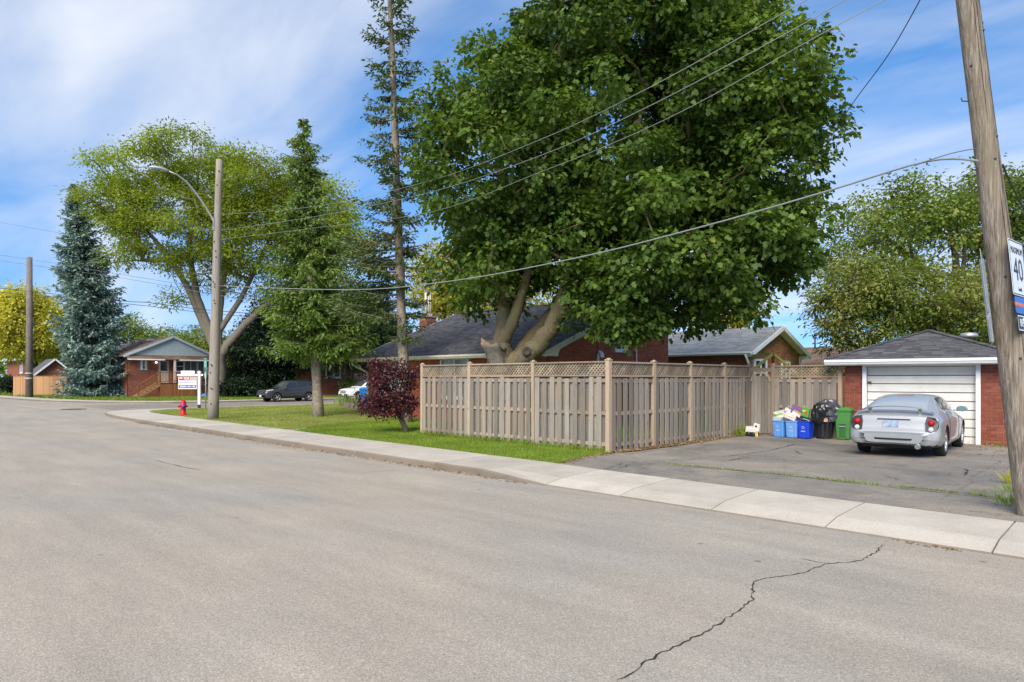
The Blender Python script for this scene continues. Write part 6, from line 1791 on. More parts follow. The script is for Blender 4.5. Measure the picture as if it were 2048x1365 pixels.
for sd in (1, -1):
    patch(L, [(1.0, 5.25), (2.95, 5.25), (2.25, 6.85), (1.35, 6.85)], .006, 20, 8, (sd,)).build('side_window', M['car_glass'], cel, True)
    tl = patch(L, [(.075, 3.72), (.30, 3.85), (.26, 4.90), (.085, 5.6)], .010, 10, 10, (sd,))
    y0 = .62
    tl = MB()
    # tall corner lamp: dark housing following the tail, red and clear round lenses
    prof = [(.60, .565), (.70, .55), (.79, .575), (.83, .66), (.825, .76), (.76, .845), (.62, .87), (.59, .74)]
    def xr(y, z): return -.002 + .06 * max(0, (z - .56) / .3) + 2.6 * max(0, abs(y) - .68) ** 2
    a = [Vector((xr(y, z) - .014, sd * y, z)) for y, z in prof]; b = [Vector((xr(y, z) + .10, sd * y * .985, z)) for y, z in prof]; n = len(a)
    tl.add(a + b, [tuple(range(n)) if sd > 0 else tuple(reversed(range(n)))] + [(i, (i+1) % n, n + (i+1) % n, n + i) for i in range(n)])
    lamp = tl.build('tail_light', simple('lamp_housing', (.035, .035, .036), .35, .1, 6, obj=True), cel, True)
    for zc, rr_, mt, nm in ((.745, .064, M['lens_red'], 'red_lens'), (.745, .034, simple('lens_inner', (.45, .02, .025), .35), 'inner_lens'), (.61, .048, M['lens_clear'], 'clear_lens')):
        q = MB(); yc = .695; xx = xr(yc, zc) - .020 - (.006 if nm == 'inner_lens' else 0)
        q.lathe([(rr_, -.02), (rr_, .0), (rr_ * .8, .004), (0, .006)], (xx, sd * yc, zc), 18, Matrix.Rotation(R(-90), 4, 'Y')); q.build(nm, mt, lamp, True)
    mi_ = MB(); cx_, cy_, cz_ = 2.62, sd * .93, .965
    vs = []
    for i in range(9):
        for k in range(12):
            a_, f_ = 2 * math.pi * k / 12, math.pi * (i + .1) / 8.2; vs.append((cx_ + .075 * math.cos(f_), cy_ + .115 * math.sin(f_) * math.cos(a_), cz_ + .068 * math.sin(f_) * math.sin(a_)))
    mi_.add(vs, [(i*12+k, i*12+(k+1) % 12, (i+1)*12+(k+1) % 12, (i+1)*12+k) for i in range(8) for k in range(12)], True); mi_.bar((cx_ + .02, sd * .80, cz_ - .05), (cx_ + .02, cy_, cz_ - .04), .05, .03)
    mir = mi_.build('wing_mirror', silver, cel, True)
    g = MB(); g.lathe([(.0, .0), (.05, .001)], (cx_ - .078, cy_, cz_), 14, Matrix.Rotation(R(-90), 4, 'Y') @ Matrix.Diagonal((1.1, 1.8, 1, 1))); g.build('mirror_glass', simple('mirror_blue', (.12, .20, .24), .15, .05, 4, obj=True), mir, True)
    patch(L, [(3.85, 4.6), (4.25, 4.6), (4.22, 5.3), (3.75, 5.9)], .008, 8, 5, (sd,)).build('headlight', M['lens_clear'], cel, True)
    h_ = MB(); h_.bar(L.S(1.45, 4.15, .015, sd), L.S(1.63, 4.15, .015, sd), .02, .03); h_.build('door_handle', silver, cel, True)
    sm = MB()
    for xx in (1.30, 2.72):
        pts = [L.S(xx, v_, .002, sd) for v_ in np.linspace(2.2, 5.0, 10)]; sm.tube(pts, .005, 4)
    sm.build('door_seam', M['car_black'], cel, True)
wing = MB(); vs = []; m = 18
for i in range(m + 1):
    t = i / m * 2 - 1; y = t * .72; z = 1.075 - .13 * abs(t) ** 2.6; x = .06 + .05 * abs(t) ** 3
    vs += [(x, y, z), (x + .03, y, z + .010), (x + .15, y, z + .004), (x + .15, y, z - .010), (x + .02, y, z - .008)]
wing.add(vs, [(i*5+k, i*5+(k+1) % 5, (i+1)*5+(k+1) % 5, (i+1)*5+k) for i in range(m) for k in range(5)] + [(0, 1, 2, 3, 4), (m*5+4, m*5+3, m*5+2, m*5+1, m*5)], True)
sp_ = wing.build('spoiler', car_paint('silver_paint_wing', (.20, .205, .21), .3, .35), cel, True)
for sd in (1, -1):
    s_ = MB(); s_.bar((.20, sd * .46, .90), (.15, sd * .48, 1.05), .06, .045); s_.build('strut', silver, sp_, True)
pl = MB(); pl.box((.062, 0, .70), (.014, .60, .19), M=Matrix.Rotation(R(9), 4, 'Y')); rec = pl.build('plate_recess', car_paint('silver_recess', (.40, .41, .42), .2, .45), cel, True)
tt = NT('plate_blur'); n_ = tt.noise(tt.pos((1, 1, 1), True), 9, 2, .5); pm_t = tt.done(tt.bsdf(tt.ramp(n_, [(.35, (.34, .40, .46)), (.65, (.12, .20, .34))]), .4))
pl = MB(); pl.box((.050, 0.06, .70), (.012, .31, .15), M=Matrix.Rotation(R(9), 4, 'Y')); pl.build('number_plate', pm_t, rec, True)
b = MB(); b.box((.066, 0, .80), (.03, .62, .016)); b.build('plate_lip', M['car_black'], rec, True)
dk = MB()
vs = []
for i in range(17):
    t = i / 16 * 2 - 1; xx = -.036 + .085 * abs(t) ** 4; vs += [(xx - .004, t * .60, .365), (xx - .004, t * .62, .405)]
dk.add(vs, [(2*i, 2*i+1, 2*i+3, 2*i+2) for i in range(16)]); dk.build('bumper_slot', M['car_black'], cel, True)
ex = MB(); ex.lathe([(.048, -.06), (.052, -.06), (.052, .2), (.048, .2)], (.0, -.46, .245), 18, Matrix.Rotation(R(90), 4, 'Y')); ex.lathe([(0, 0), (.047, .0)], (.04, -.46, .245), 14, Matrix.Rotation(R(90), 4, 'Y'), mi=1); ex.build('exhaust', [M['chrome'], M['car_black']], cel, True)
bl = MB(); bl.box((1.33, 0, 1.278), (.03, .34, .022)); bl.build('brake_light', simple('brake_red', (.40, .06, .05), .4), cel, True)
text('GT-S', .055, simple('badge_red', (.45, .03, .03), .4), cel, frame((.055, -.50, .66), (0, -1, 0), (.12, 0, 1), (-1, 0, .12)) if False else Matrix.Translation(Vector(ORIG[cel.name])) @ frame((.048, -.45, .60), (0, -1, 0), (.15, 0, 1), (-1, 0, .15)), 'badge', .003)
sm = MB(); sm.box((.040, 0, .575), (.02, 1.2, .008)); sm.build('hatch_seam', M['car_black'], cel, True)
ub = MB(); ub.box((2.1, 0, .22), (3.6, 1.3, .1)); ub.build('underbody', M['car_black'], cel, True)

# grey SUV and white SUV on the side street
SUV = [(0.00, .80, .42, .62, .80, .78, .93, .70, .98, 1.00), (.06, .86, .34, .62, .86, .83, 1.0, .74, 1.07, 1.10), (.14, .90, .30, .62, .90, .86, 1.06, .72, 1.18, 1.24), (.42, .92, .28, .62, .95, .88, 1.12, .64, 1.50, 1.57), (.9, .92, .26, .62, .95, .89, 1.11, .63, 1.57, 1.655), (1.8, .92, .26, .6, .93, .89, 1.06, .64, 1.59, 1.68),
       (2.5, .92, .26, .6, .92, .89, 1.02, .62, 1.54, 1.63), (3.2, .92, .26, .6, .92, .87, 1.0, .66, 1.13, 1.18), (3.45, .92, .26, .6, .90, .85, .985, .66, 1.04, 1.07), (4.1, .90, .27, .58, .84, .78, .93, .55, .975, 1.0), (4.4, .83, .30, .55, .76, .70, .87, .5, .91, .92), (4.52, .72, .36, .5, .64, .60, .74, .4, .77, .78)]
def suv(label, loc, rz, paint, black_low):
    root, L, body = car('parked_suv', label, loc, rz, SUV, paint, (.92, 3.60, .80), .35, .22, 5, group='cars parked along the side street')
    across(L, .16, .44, 7.0, .008).build('rear_window', M['car_glass'], root, True)
    across(L, 3.22, 2.52, 7.0, .008).build('windscreen', glass_mat('screen_' + str(len(bpy.data.materials)), (.05, .06, .06), .04), root, True)
    for sd in (1, -1):
        for cs in ([(1.95, 5.3), (3.12, 5.3), (2.55, 6.8), (1.98, 6.85)], [(1.05, 5.3), (1.88, 5.3), (1.91, 6.85), (1.0, 6.85)], [(.42, 5.6), (.98, 5.3), (.93, 6.85), (.55, 6.75)]):
            patch(L, cs, .008, 12, 6, (sd,)).build('side_window', M['car_glass'], root, True)
        patch(L, [(3.95, 4.5), (4.42, 4.5), (4.40, 5.2), (3.85, 5.5)], .010, 8, 5, (sd,)).build('headlight', M['lens_clear'], root, True)
        patch(L, [(.04, 4.3), (.34, 4.5), (.20, 5.4), (.06, 5.3)], .010, 8, 5, (sd,)).build('tail_light', M['lens_red'], root, True)
        patch(L, [(1.3, 1.9), (3.2, 1.9), (3.2, 2.55), (1.3, 2.45)], .008, 10, 4, (sd,)).build('sill_trim', M['car_black'], root, True)
        mm = MB(); mm.lathe([(0, -.06), (.08, -.04), (.10, .02), (.06, .07), (0, .08)], (2.95, sd * 1.0, 1.08), 12); mm.bar((2.95, sd * .86, 1.04), (2.95, sd * .98, 1.05), .06, .04); mm.build('wing_mirror', paint, root, True)
        rl = MB(); rl.tube([L.S(x, 7.3, .05, sd) for x in np.linspace(.7, 2.3, 8)], .018, 6); rl.build('roof_rail', M['car_black'], root, True)
        for xd in (1.6, 2.45):
            h_ = MB(); h_.bar(L.S(xd - .1, 4.5, .02, sd), L.S(xd + .1, 4.5, .02, sd), .025, .03); h_.build('door_handle', paint, root, True)
        sm = MB()
        for xx in (1.92, 3.02, 1.12):
            sm.tube([L.S(xx, v_, .002, sd) for v_ in np.linspace(2.3, 5.1, 9)], .006, 4)
        sm.build('door_seam', M['car_black'], root, True)
    gr = MB()
    for k in range(4): gr.bar((4.52 + .005 * (1 - k), -.42, .60 + k * .055), (4.52 + .005 * (1 - k), .42, .60 + k * .055), .03, .028)
    gr.build('grille', M['chrome'] if not black_low else M['car_black'], root, True)
    bp2 = MB(); bp2.box((4.47, 0, .42), (.10, 1.3, .18)); bp2.box((4.49, 0, .31), (.06, 1.1, .06)); bp2.build('front_bumper', M['car_black'], root, True)
    sk = MB(); sk.box((4.52, 0, .345), (.05, 1.0, .035)); sk.build('skid_plate', M['galv'], root, True)
    np_ = MB(); np_.box((4.545, 0, .47), (.012, .32, .15)); np_.build('number_plate', M['sign_white'], root, True)
    for sd in (1, -1):
        fl = MB(); fl.lathe([(.06, 0), (.05, .02), (0, .025)], (4.42, sd * .62, .50), 12, Matrix.Rotation(R(90), 4, 'Y')); fl.build('fog_light', M['lens_clear'], root, True)
    return root
suv('dark grey SUV parked on the side street behind the trees', (-50.6, 28.75, .004), R(-90), car_paint('grey_paint', (.055, .058, .065), .35, .3), False)
suv('white SUV mostly hidden behind the blue cart and purple shrub', (-50.4, 35.9, .004), R(-90), car_paint('white_car_paint', (.72, .73, .74), .0, .3), True)
# ------------------------------------------------------------------ bark and leaf materials
def bark_mat(name, lo, hi, stretch=(5, 5, 1.2), patch=None):
    t = NT(name); p = t.pos(stretch); n = t.noise(p, 3.0, 6, .7, .5); f = t.noise(p, 14, 3, .6)
    col = t.ramp(n, [(.3, lo), (.7, hi)])
    col = t.mix(.5, col, t.ramp(f, [(.3, .6), (.7, 1.2)]), 'MULTIPLY')
    if patch:
        col = t.mix(t.ramp(t.noise(t.pos(), 1.1, 4, .6), [(.45, 0), (.7, .7)]), col, patch)
    return t.done(t.bsdf(col, .95, 0, t.bump(n, .7, .03), .15))
M['bark_maple'] = bark_mat('bark_maple', (.115, .088, .05), (.22, .18, .115), patch=(.19, .18, .075))
M['bark_grey'] = bark_mat('bark_grey', (.13, .11, .085), (.24, .21, .165))
M['bark_dark'] = bark_mat('bark_dark', (.05, .042, .034), (.10, .085, .065))
def spruce_bark():
    t = NT('bark_spruce'); p = t.pos()
    n = t.noise(t.pos((1, 1, .7)), 9, 5, .7); k = t.voronoi(t.pos((1, 1, .6)), 11)
    col = t.ramp(n, [(.3, (.17, .135, .10)), (.7, (.36, .31, .245))])
    col = t.mix(t.ramp(k, [(.10, .85), (.30, 0)]), col, (.055, .04, .03))
    return t.done(t.bsdf(col, .95, 0, t.bump(n, .7, .02), .15))
M['bark_spruce'] = spruce_bark()
M['leaf_maple'] = leaf_mat('leaf_maple', [(0, (.050, .104, .017)), (.5, (.084, .152, .024)), (.9, (.128, .205, .032)), (.996, (.17, .25, .038)), (1, (.36, .34, .05))], .40, .5, .28, .6, (.155, .235, .030), .35)
M['leaf_locust'] = leaf_mat('leaf_locust', [(0, (.17, .235, .022)), (.5, (.245, .32, .03)), (1, (.34, .41, .05))], .48, .55, .2, pscale=.2)
M['leaf_yellow'] = leaf_mat('leaf_yellow', [(0, (.36, .37, .035)), (.5, (.55, .53, .07)), (1, (.70, .65, .14))], .4, .6, .2, pscale=.3)
M['leaf_mid'] = leaf_mat('leaf_mid', [(0, (0.106, 0.176, 0.028)), (.5, (0.165, 0.251, 0.040)), (1, (0.271, 0.333, 0.063))], .36, .55, .3, .6, (0.309, 0.284, 0.071), .3)
M['leaf_olive'] = leaf_mat('leaf_olive', [(0, (0.123, 0.176, 0.031)), (.5, (0.193, 0.255, 0.045)), (1, (0.298, 0.333, 0.078))], .34, .55, .3, .5, (0.298, 0.246, 0.088), .3)
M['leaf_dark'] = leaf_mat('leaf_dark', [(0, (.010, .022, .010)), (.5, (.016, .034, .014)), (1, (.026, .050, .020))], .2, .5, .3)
M['leaf_light'] = leaf_mat('leaf_light', [(0, (0.139, 0.215, 0.038)), (.5, (0.215, 0.304, 0.051)), (1, (0.316, 0.380, 0.089))], .42, .55, .25)
M['leaf_gold'] = leaf_mat('leaf_gold', [(0, (0.242, 0.264, 0.022)), (.5, (0.396, 0.374, 0.033)), (1, (0.550, 0.473, 0.066))], .4, .55, .25)
M['leaf_purple'] = leaf_mat('leaf_purple', [(0, (.035, .010, .016)), (.5, (.075, .018, .028)), (.9, (.13, .035, .045)), (1, (.22, .09, .08))], .3, .45, .4)
M['needle_green'] = leaf_mat('needle_green', [(0, (0.073, 0.133, 0.023)), (.5, (0.134, 0.223, 0.037)), (1, (0.227, 0.312, 0.077))], .25, .6, .25, .6, (0.207, 0.285, 0.050), .6)
M['needle_dark'] = leaf_mat('needle_dark', [(0, (0.059, 0.105, 0.034)), (.5, (0.092, 0.149, 0.048)), (1, (0.144, 0.203, 0.076))], .22, .6, .25, .6, (0.169, 0.160, 0.059), .5)
M['needle_blue'] = leaf_mat('needle_blue', [(0, (0.109, 0.178, 0.161)), (.5, (0.192, 0.292, 0.259)), (1, (0.328, 0.447, 0.401))], .15, .6, .25)

# ------------------------------------------------------------------ the big maple behind the fence
Zm = 22.0
mbase = Vector((-15.75, 16.1, .1))
def A_(px, py, Z=Zm): return at(px, py, Z)
b0 = A_(1003, 835, 22.2)
limbs = [([A_(1000, 870, 22.3), A_(1000, 790, 22.3), A_(1002, 722, 22.2), A_(996, 690, 22.2)], [.62, .52, .44, .40]),
         ([A_(1002, 705, 22.2), A_(1008, 640, 22.4), A_(1013, 585, 22.6), A_(1016, 480, 22.8), A_(1000, 330, 23), A_(985, 200, 23)], [.34, .26, .24, .21, .14, .07]),
         ([A_(1002, 690, 22.2), A_(1025, 645, 21.8), A_(1040, 600, 21.6), A_(1055, 545, 21.5), A_(1090, 400, 21.5), A_(1110, 250, 21.5), A_(1120, 80, 21.5)], [.24, .19, .155, .13, .11, .08, .05]),
         ([A_(1005, 735, 22.2), A_(1060, 705, 21.9), A_(1090, 672, 21.6), A_(1120, 620, 21.4), A_(1140, 560, 21.4), A_(1200, 440, 21.4), A_(1260, 300, 21.6), A_(1300, 120, 21.8), A_(1310, -60, 22)], [.36, .31, .28, .26, .24, .20, .16, .12, .07]),
         ([A_(1030, 722, 22.4), A_(1075, 665, 22.6), A_(1110, 615, 22.9), A_(1160, 520, 23.3), A_(1180, 380, 23.6), A_(1190, 200, 24)], [.30, .24, .21, .18, .13, .07]),
         ([A_(1200, 440, 21.4), A_(1330, 360, 21.2), A_(1450, 290, 21), A_(1560, 220, 21)], [.17, .14, .10, .05]),
         ([A_(1180, 480, 21.2), A_(1290, 470, 20.4), A_(1400, 480, 20)], [.14, .10, .05])]
# the sawn-off limb stub on the near side
ells = [px_ell(1010, 320, 22.6, 165, 235, 4.2), px_ell(1270, 230, 22.3, 270, 300, 5.0), px_ell(1475, 270, 21.6, 168, 200, 4.2), px_ell(1340, 495, 20.6, 215, 140, 3.6),
        px_ell(1290, -70, 22.3, 250, 230, 4.5), px_ell(975, 545, 22.8, 95, 80, 2.6), px_ell(1270, 620, 20.0, 70, 55, 1.6), px_ell(1520, 460, 20.8, 95, 110, 2.4), px_ell(1440, 600, 20.2, 75, 55, 1.5), px_ell(1120, 480, 21.6, 120, 110, 3.0), px_ell(1285, 650, 19.6, 42, 30, 1.0), px_ell(1200, 600, 20.4, 60, 45, 1.2)]
maple = broad_tree('maple_tree', 'huge spreading maple with several trunks behind the wooden fence', 'tree', tuple(mbase), ells, limbs, 780, .74, 240, .155, LEAF_MAPLE, M['leaf_maple'], M['bark_maple'], 3, shell=.6, flat=.72, twig=12, twig_r=.17, droop=.6, r_tip=.014, expo=.52, seg=.8, weights=[1, 1, 1.1, 1.25, .8, 1.3, 1.4, 1.2, 1.3, 1.1, 1.5, 1.2])
mb = MB(); rr = random.Random(4); ring = []
nst, nrg = 9, 18
for i in range(nst):
    t = i / (nst - 1); c_ = A_(1000, 745, 22.0).lerp(A_(986, 690, 21.8), t); r_ = .36 - .06 * math.sin(t * 3) + .03 * t
    for k in range(nrg):
        a = 2 * math.pi * k / nrg; q = r_ * (1 + .10 * math.sin(5 * a + 2 * t) + rr.uniform(-.07, .07))
        ring.append(c_ + RIGHT * (q * math.cos(a)) + FWD * (q * math.sin(a)) + Vector((0, 0, (rr.uniform(-.10, .14) - .1 * math.cos(a)) if i == nst - 1 else 0)))
mb.add(ring, [(i*nrg+k, i*nrg+(k+1) % nrg, (i+1)*nrg+(k+1) % nrg, (i+1)*nrg+k) for i in range(nst-1) for k in range(nrg)], True)
cc = len(mb.v); mb.v.append(tuple(A_(987, 697, 21.8))); o0 = (nst - 1) * nrg
for k in range(nrg): mb.f.append((o0 + k, o0 + (k + 1) % nrg, cc)); mb.smooth.append(False); mb.mi.append(1)
mb.build('sawn_stub', [M['bark_grey'], simple('broken_wood', (.30, .19, .11), .9, .5, 9)], maple)
mb = MB(); mb.lathe([(.10, 0), (.15, .02), (.13, .05), (.07, .03), (.0, .0)], A_(1053, 703, 21.55), 14, (-FWD).to_track_quat('Z', 'Y').to_matrix().to_4x4()); mb.build('branch_scar', M['bark_dark'], maple)

# ------------------------------------------------------------------ conifers
def prof_1(t):
    return float(np.interp(t, [0, .22, .27, .4, .55, .66, .72, .8, .88, .95, 1], [0, 1.5, 2.4, 2.35, 2.1, 1.7, 1.35, 1.0, 1.05, .5, .08]))
s1b = gp(637, 833, .165); s1Z = (s1b - Vector((0, 0, CAM_H))).dot(FWD)
s1t = at(606, 236, s1Z)
ra_ = math.atan2(RIGHT.y, RIGHT.x)
ex1 = [(.27 + .02 * k, ra_ + random.uniform(-.5, .5), random.uniform(2.4, 3.3)) for k in range(12)]
conifer('spruce_tree', 'bushy green spruce with bare lower trunk on the corner lawn', s1b, s1t, prof_1, 400, M['needle_green'], M['bark_spruce'], 21, (.21, .03), .19, 1.2, .75, 1.05, .23, .34, .12, trunk_pts=[s1b, at(630, 700, s1Z), at(622, 560, s1Z), at(612, 400, s1Z), s1t], extra=ex1, rough=.75)
s2b = gp(813, 845, .12); s2Z = (s2b - Vector((0, 0, CAM_H))).dot(FWD)
s2t = at(776, -70, s2Z)
def prof_2(t):
    return float(np.interp(t, [0, .16, .22, .30, .42, .55, .68, .8, .92, 1], [0, .5, 1.15, 1.25, 1.5, 1.55, 1.5, 1.35, 1.1, .3]))
ex2 = [(.255 + .013 * k, ra_ + math.pi + random.uniform(-.7, .7), random.uniform(1.8, 3.1)) for k in range(16)]
conifer('spruce_tree', 'tall thin spruce with sparse branches and bare trunk by the purple shrub', s2b, s2t, prof_2, 150, M['needle_dark'], M['bark_spruce'], 33, (.20, .07), .17, 1.15, .30, 1.1, .20, .30, .22, trunk_pts=[s2b, at(803, 640, s2Z), at(795, 420, s2Z), at(788, 200, s2Z), s2t], whorl=34, extra=ex2)
bsb = gp(192, 796, .12); bsZ = (bsb - Vector((0, 0, CAM_H))).dot(FWD); bst = at(148, 370, bsZ)
def prof_b(t):
    return float(np.interp(t, [0, .03, .2, .4, .55, .68, .76, .85, .93, 1], [2.7, 3.0, 2.95, 2.65, 2.5, 1.9, 1.4, 1.15, .7, .12]))
conifer('blue_spruce', 'dense tall blue spruce left of the brick bungalow', bsb, bst, prof_b, 620, M['needle_blue'], M['bark_dark'], 45, (.35, .04), .33, 1.35, .35, .68, .0, .30, .25, trunk_pts=[bsb, at(182, 640, bsZ), at(165, 500, bsZ), bst], twl=.40)

# ------------------------------------------------------------------ broad trees of the street
Zl = 60.0
def Bq(px, py, Z=Zl): return at(px, py, Z)
limbs = [([Bq(438, 795), Bq(438, 760), Bq(436, 715), Bq(432, 690)], [.85, .62, .56, .52]),
         ([Bq(432, 700), Bq(405, 645), Bq(375, 575), Bq(340, 520), Bq(300, 470), Bq(240, 420)], [.40, .33, .28, .22, .15, .08]),
         ([Bq(430, 690), Bq(400, 610), Bq(384, 540), Bq(380, 480), Bq(390, 400), Bq(400, 320)], [.36, .30, .26, .20, .14, .07]),
         ([Bq(436, 700), Bq(440, 620), Bq(450, 540), Bq(460, 450), Bq(470, 360)], [.34, .28, .22, .16, .08]),
         ([Bq(440, 712), Bq(470, 672), Bq(510, 630), Bq(545, 600), Bq(600, 545), Bq(660, 480)], [.40, .34, .30, .26, .16, .08]),
         ([Bq(440, 660), Bq(480, 600), Bq(520, 520), Bq(560, 430)], [.26, .22, .15, .08])]
ells = [px_ell(258, 408, 60, 66, 55, 5), px_ell(300, 355, 60, 95, 55, 6), px_ell(400, 325, 60, 105, 58, 6), px_ell(360, 450, 58, 150, 75, 5), px_ell(510, 375, 60, 105, 62, 6), px_ell(500, 470, 60, 120, 80, 6), px_ell(620, 430, 62, 90, 85, 6), px_ell(680, 500, 62, 60, 80, 5), px_ell(290, 520, 60, 60, 40, 4), px_ell(420, 540, 60, 60, 45, 4), px_ell(560, 560, 62, 90, 60, 5), px_ell(345, 590, 60, 35, 25, 3), px_ell(235, 448, 58, 38, 30, 3)]
broad_tree('locust_tree', 'huge pale green locust tree behind the street lamp', 'tree', tuple(gp(438, 793, .12)), ells, limbs, 600, 1.25, 180, .27, LEAF_OVAL, M['leaf_locust'], M['bark_grey'], 5, shell=.45, flat=.40, twig=10, twig_r=.36, droop=.25, r_tip=.035, expo=.48, seg=1.6, aspect=.75, weights=[1, 1, 1, 1.1, 1, 1, 1, 1, .8, .7, .7, .5, 1])
def simple_tree(name, label, base_px, Z, ells, nb, mat, seed, R_=1.4, per=80, size=.45, bark='bark_dark', trunk_r=.3, group=None, top=None, tmpl=LEAF_OVAL, flat=.6, shell=.55, z0=None, **kw):
    b = at(base_px[0], base_px[1], Z); b.z = .1 if z0 is None else z0
    t = top or (ells[0][0] if True else None)
    t = Vector(t); m = b.lerp(t, .5) + RIGHT * random.uniform(-.3, .3)
    return broad_tree(name, label, 'tree', tuple(b), ells, [([b, m, t], [trunk_r, trunk_r * .7, trunk_r * .3])], nb, R_, int(per * 1.5), size * .72, tmpl, mat, M[bark], seed, group, shell, flat, 9, R_ * .27, .3, .03, .48, 1.5, aspect=.8, **kw)
simple_tree('yellow_tree', 'bright yellow leafed tree behind the far left pole', (82, 775), 77, [px_ell(58, 650, 77, 68, 55, 4.5), px_ell(10, 665, 77, 45, 45, 4), px_ell(60, 610, 77, 45, 35, 3.5), px_ell(105, 660, 77, 26, 45, 3), px_ell(55, 690, 77, 70, 22, 4)], 190, M['leaf_yellow'], 8, 1.35, 90, .55)
G1 = 'trees behind the houses'
simple_tree('background_tree', 'pale green tree top above the bungalow roof', (300, 760), 95, [px_ell(275, 668, 95, 34, 30, 4), px_ell(330, 680, 95, 38, 24, 4), px_ell(250, 655, 95, 16, 22, 3)], 80, M['leaf_light'], 9, 1.3, 60, .5, group=G1, shell=.3)
simple_tree('background_tree', 'bright green tree right of the bungalow gable', (410, 765), 85, [px_ell(400, 690, 85, 32, 40, 4), px_ell(425, 720, 84, 26, 40, 4)], 80, M['leaf_mid'], 10, 1.4, 80, .5, group=G1)
simple_tree('shrub_tree', 'sunlit light green young tree between the locust and the SUV', (490, 790), 68, [px_ell(490, 705, 68, 42, 52, 3), px_ell(470, 750, 67, 30, 30, 2.5), px_ell(520, 660, 68, 30, 30, 3)], 90, M['leaf_light'], 11, 1.1, 80, .38, group=G1)
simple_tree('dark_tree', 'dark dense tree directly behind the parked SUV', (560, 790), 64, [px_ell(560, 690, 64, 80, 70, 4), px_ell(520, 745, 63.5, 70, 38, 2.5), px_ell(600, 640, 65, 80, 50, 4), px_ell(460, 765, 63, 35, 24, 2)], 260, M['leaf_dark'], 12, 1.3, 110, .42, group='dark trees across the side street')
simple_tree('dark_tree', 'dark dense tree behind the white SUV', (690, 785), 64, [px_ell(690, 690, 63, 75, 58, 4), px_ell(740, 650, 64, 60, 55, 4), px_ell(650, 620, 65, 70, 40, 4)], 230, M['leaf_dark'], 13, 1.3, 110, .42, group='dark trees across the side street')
simple_tree('gold_tree', 'yellow green tree seen past the chimney under the maple', (900, 760), 48, [px_ell(890, 560, 48, 70, 70, 4), px_ell(960, 590, 48, 80, 60, 4), px_ell(1060, 600, 48, 90, 50, 4), px_ell(860, 610, 47, 40, 30, 3)], 170, M['leaf_gold'], 14, 1.1, 60, .36, group=G1, shell=.3)
simple_tree('gold_tree', 'yellow green branch tips showing right of the maple', (1470, 760), 42, [px_ell(1470, 610, 42, 45, 38, 2.5), px_ell(1430, 640, 42, 50, 22, 2.5)], 50, M['leaf_gold'], 15, .9, 60, .32, group=G1, shell=.3)
Zg = 36.0
lg = [([at(1890, 800, Zg), at(1893, 690, Zg), at(1895, 600, Zg)], [.42, .34, .28]),
      ([at(1893, 610, Zg), at(1850, 545, Zg), at(1800, 500, Zg), at(1745, 455, Zg)], [.24, .20, .16, .07]),
      ([at(1895, 600, Zg), at(1912, 545, Zg), at(1905, 480, Zg), at(1890, 420, Zg)], [.24, .20, .14, .07]),
      ([at(1895, 600, Zg), at(1925, 540, Zg), at(1930, 470, Zg)], [.16, .12, .06]),
      ([at(1790, 640, Zg), at(1775, 590, Zg), at(1745, 540, Zg)], [.16, .12, .06])]
el = [px_ell(1790, 430, Zg, 105, 65, 3.5), px_ell(1870, 390, Zg, 90, 45, 3.5), px_ell(1730, 500, Zg, 85, 55, 3), px_ell(1880, 460, Zg, 60, 40, 3), px_ell(1690, 520, Zg, 45, 35, 2), px_ell(1800, 510, Zg, 80, 35, 3)]
broad_tree('ash_tree', 'tall airy tree with dark forked branches behind the garage', 'tree', tuple(at(1890, 800, Zg).xy) + (.1,), el, lg, 190, .95, 72, .21, LEAF_OVAL, M['leaf_mid'], M['bark_dark'], 16, G1, .45, .6, 8, .28, .3, .02, .5, 1.1, weights=[1, 1, 1, .8, .8, .5])
simple_tree('background_tree', 'darker green tree at the right edge behind the leaning pole', (2010, 800), 38, [px_ell(2010, 430, 38, 75, 80, 3.5), px_ell(2040, 540, 38, 90, 110, 3.5), px_ell(1985, 620, 37, 55, 80, 3), px_ell(1960, 400, 38, 45, 45, 3)], 230, M['leaf_mid'], 17, 1.0, 90, .30, group=G1)
simple_tree('background_tree', 'olive leafed tree spreading low over the garage roof', (1800, 800), 32, [px_ell(1850, 600, 32, 130, 62, 3), px_ell(1740, 570, 32.5, 95, 55, 3), px_ell(1720, 650, 32, 70, 55, 2.5), px_ell(1930, 640, 32, 85, 55, 3), px_ell(1680, 610, 32, 42, 45, 2)], 230, M['leaf_olive'], 18, .9, 90, .26, group=G1)
simple_tree('lilac_shrub', 'yellow green shrub peeking over the fence beside the garage eave', (1655, 780), 24, [px_ell(1655, 737, 24, 16, 10, .6)], 14, M['leaf_gold'], 19, .25, 50, .12, trunk_r=.05)

# distant wood closing the horizon, one mass
rg = np.random.default_rng(77)
nb_ = 1500; ang = rg.uniform(0, 2 * math.pi, nb_); rad_ = rg.uniform(118, 150, nb_); hgt = rg.uniform(.5, 1, nb_) * (7.0 + 2.5 * np.sin(ang * 9) + 1.6 * np.sin(ang * 23))
cen = np.stack([-20 + rad_ * np.cos(ang), 20 + rad_ * np.sin(ang), np.abs(hgt) * rg.uniform(.1, 1, nb_)], 1)
cen = cen[~((np.abs(cen[:, 1]) < 12) & (cen[:, 0] < -60) | (cen[:, 1] < -30))]
p_, a_, n_, s_ = leaf_cloud(rg, cen, 3.0, 40, 1.5, .8, 8, .9, .3)
o = leaves('far_trees', p_, a_, n_, s_, LEAF_OVAL, M['leaf_mid'], None, 1.0); tag(o, 'distant band of trees closing the view behind the houses', 'trees')

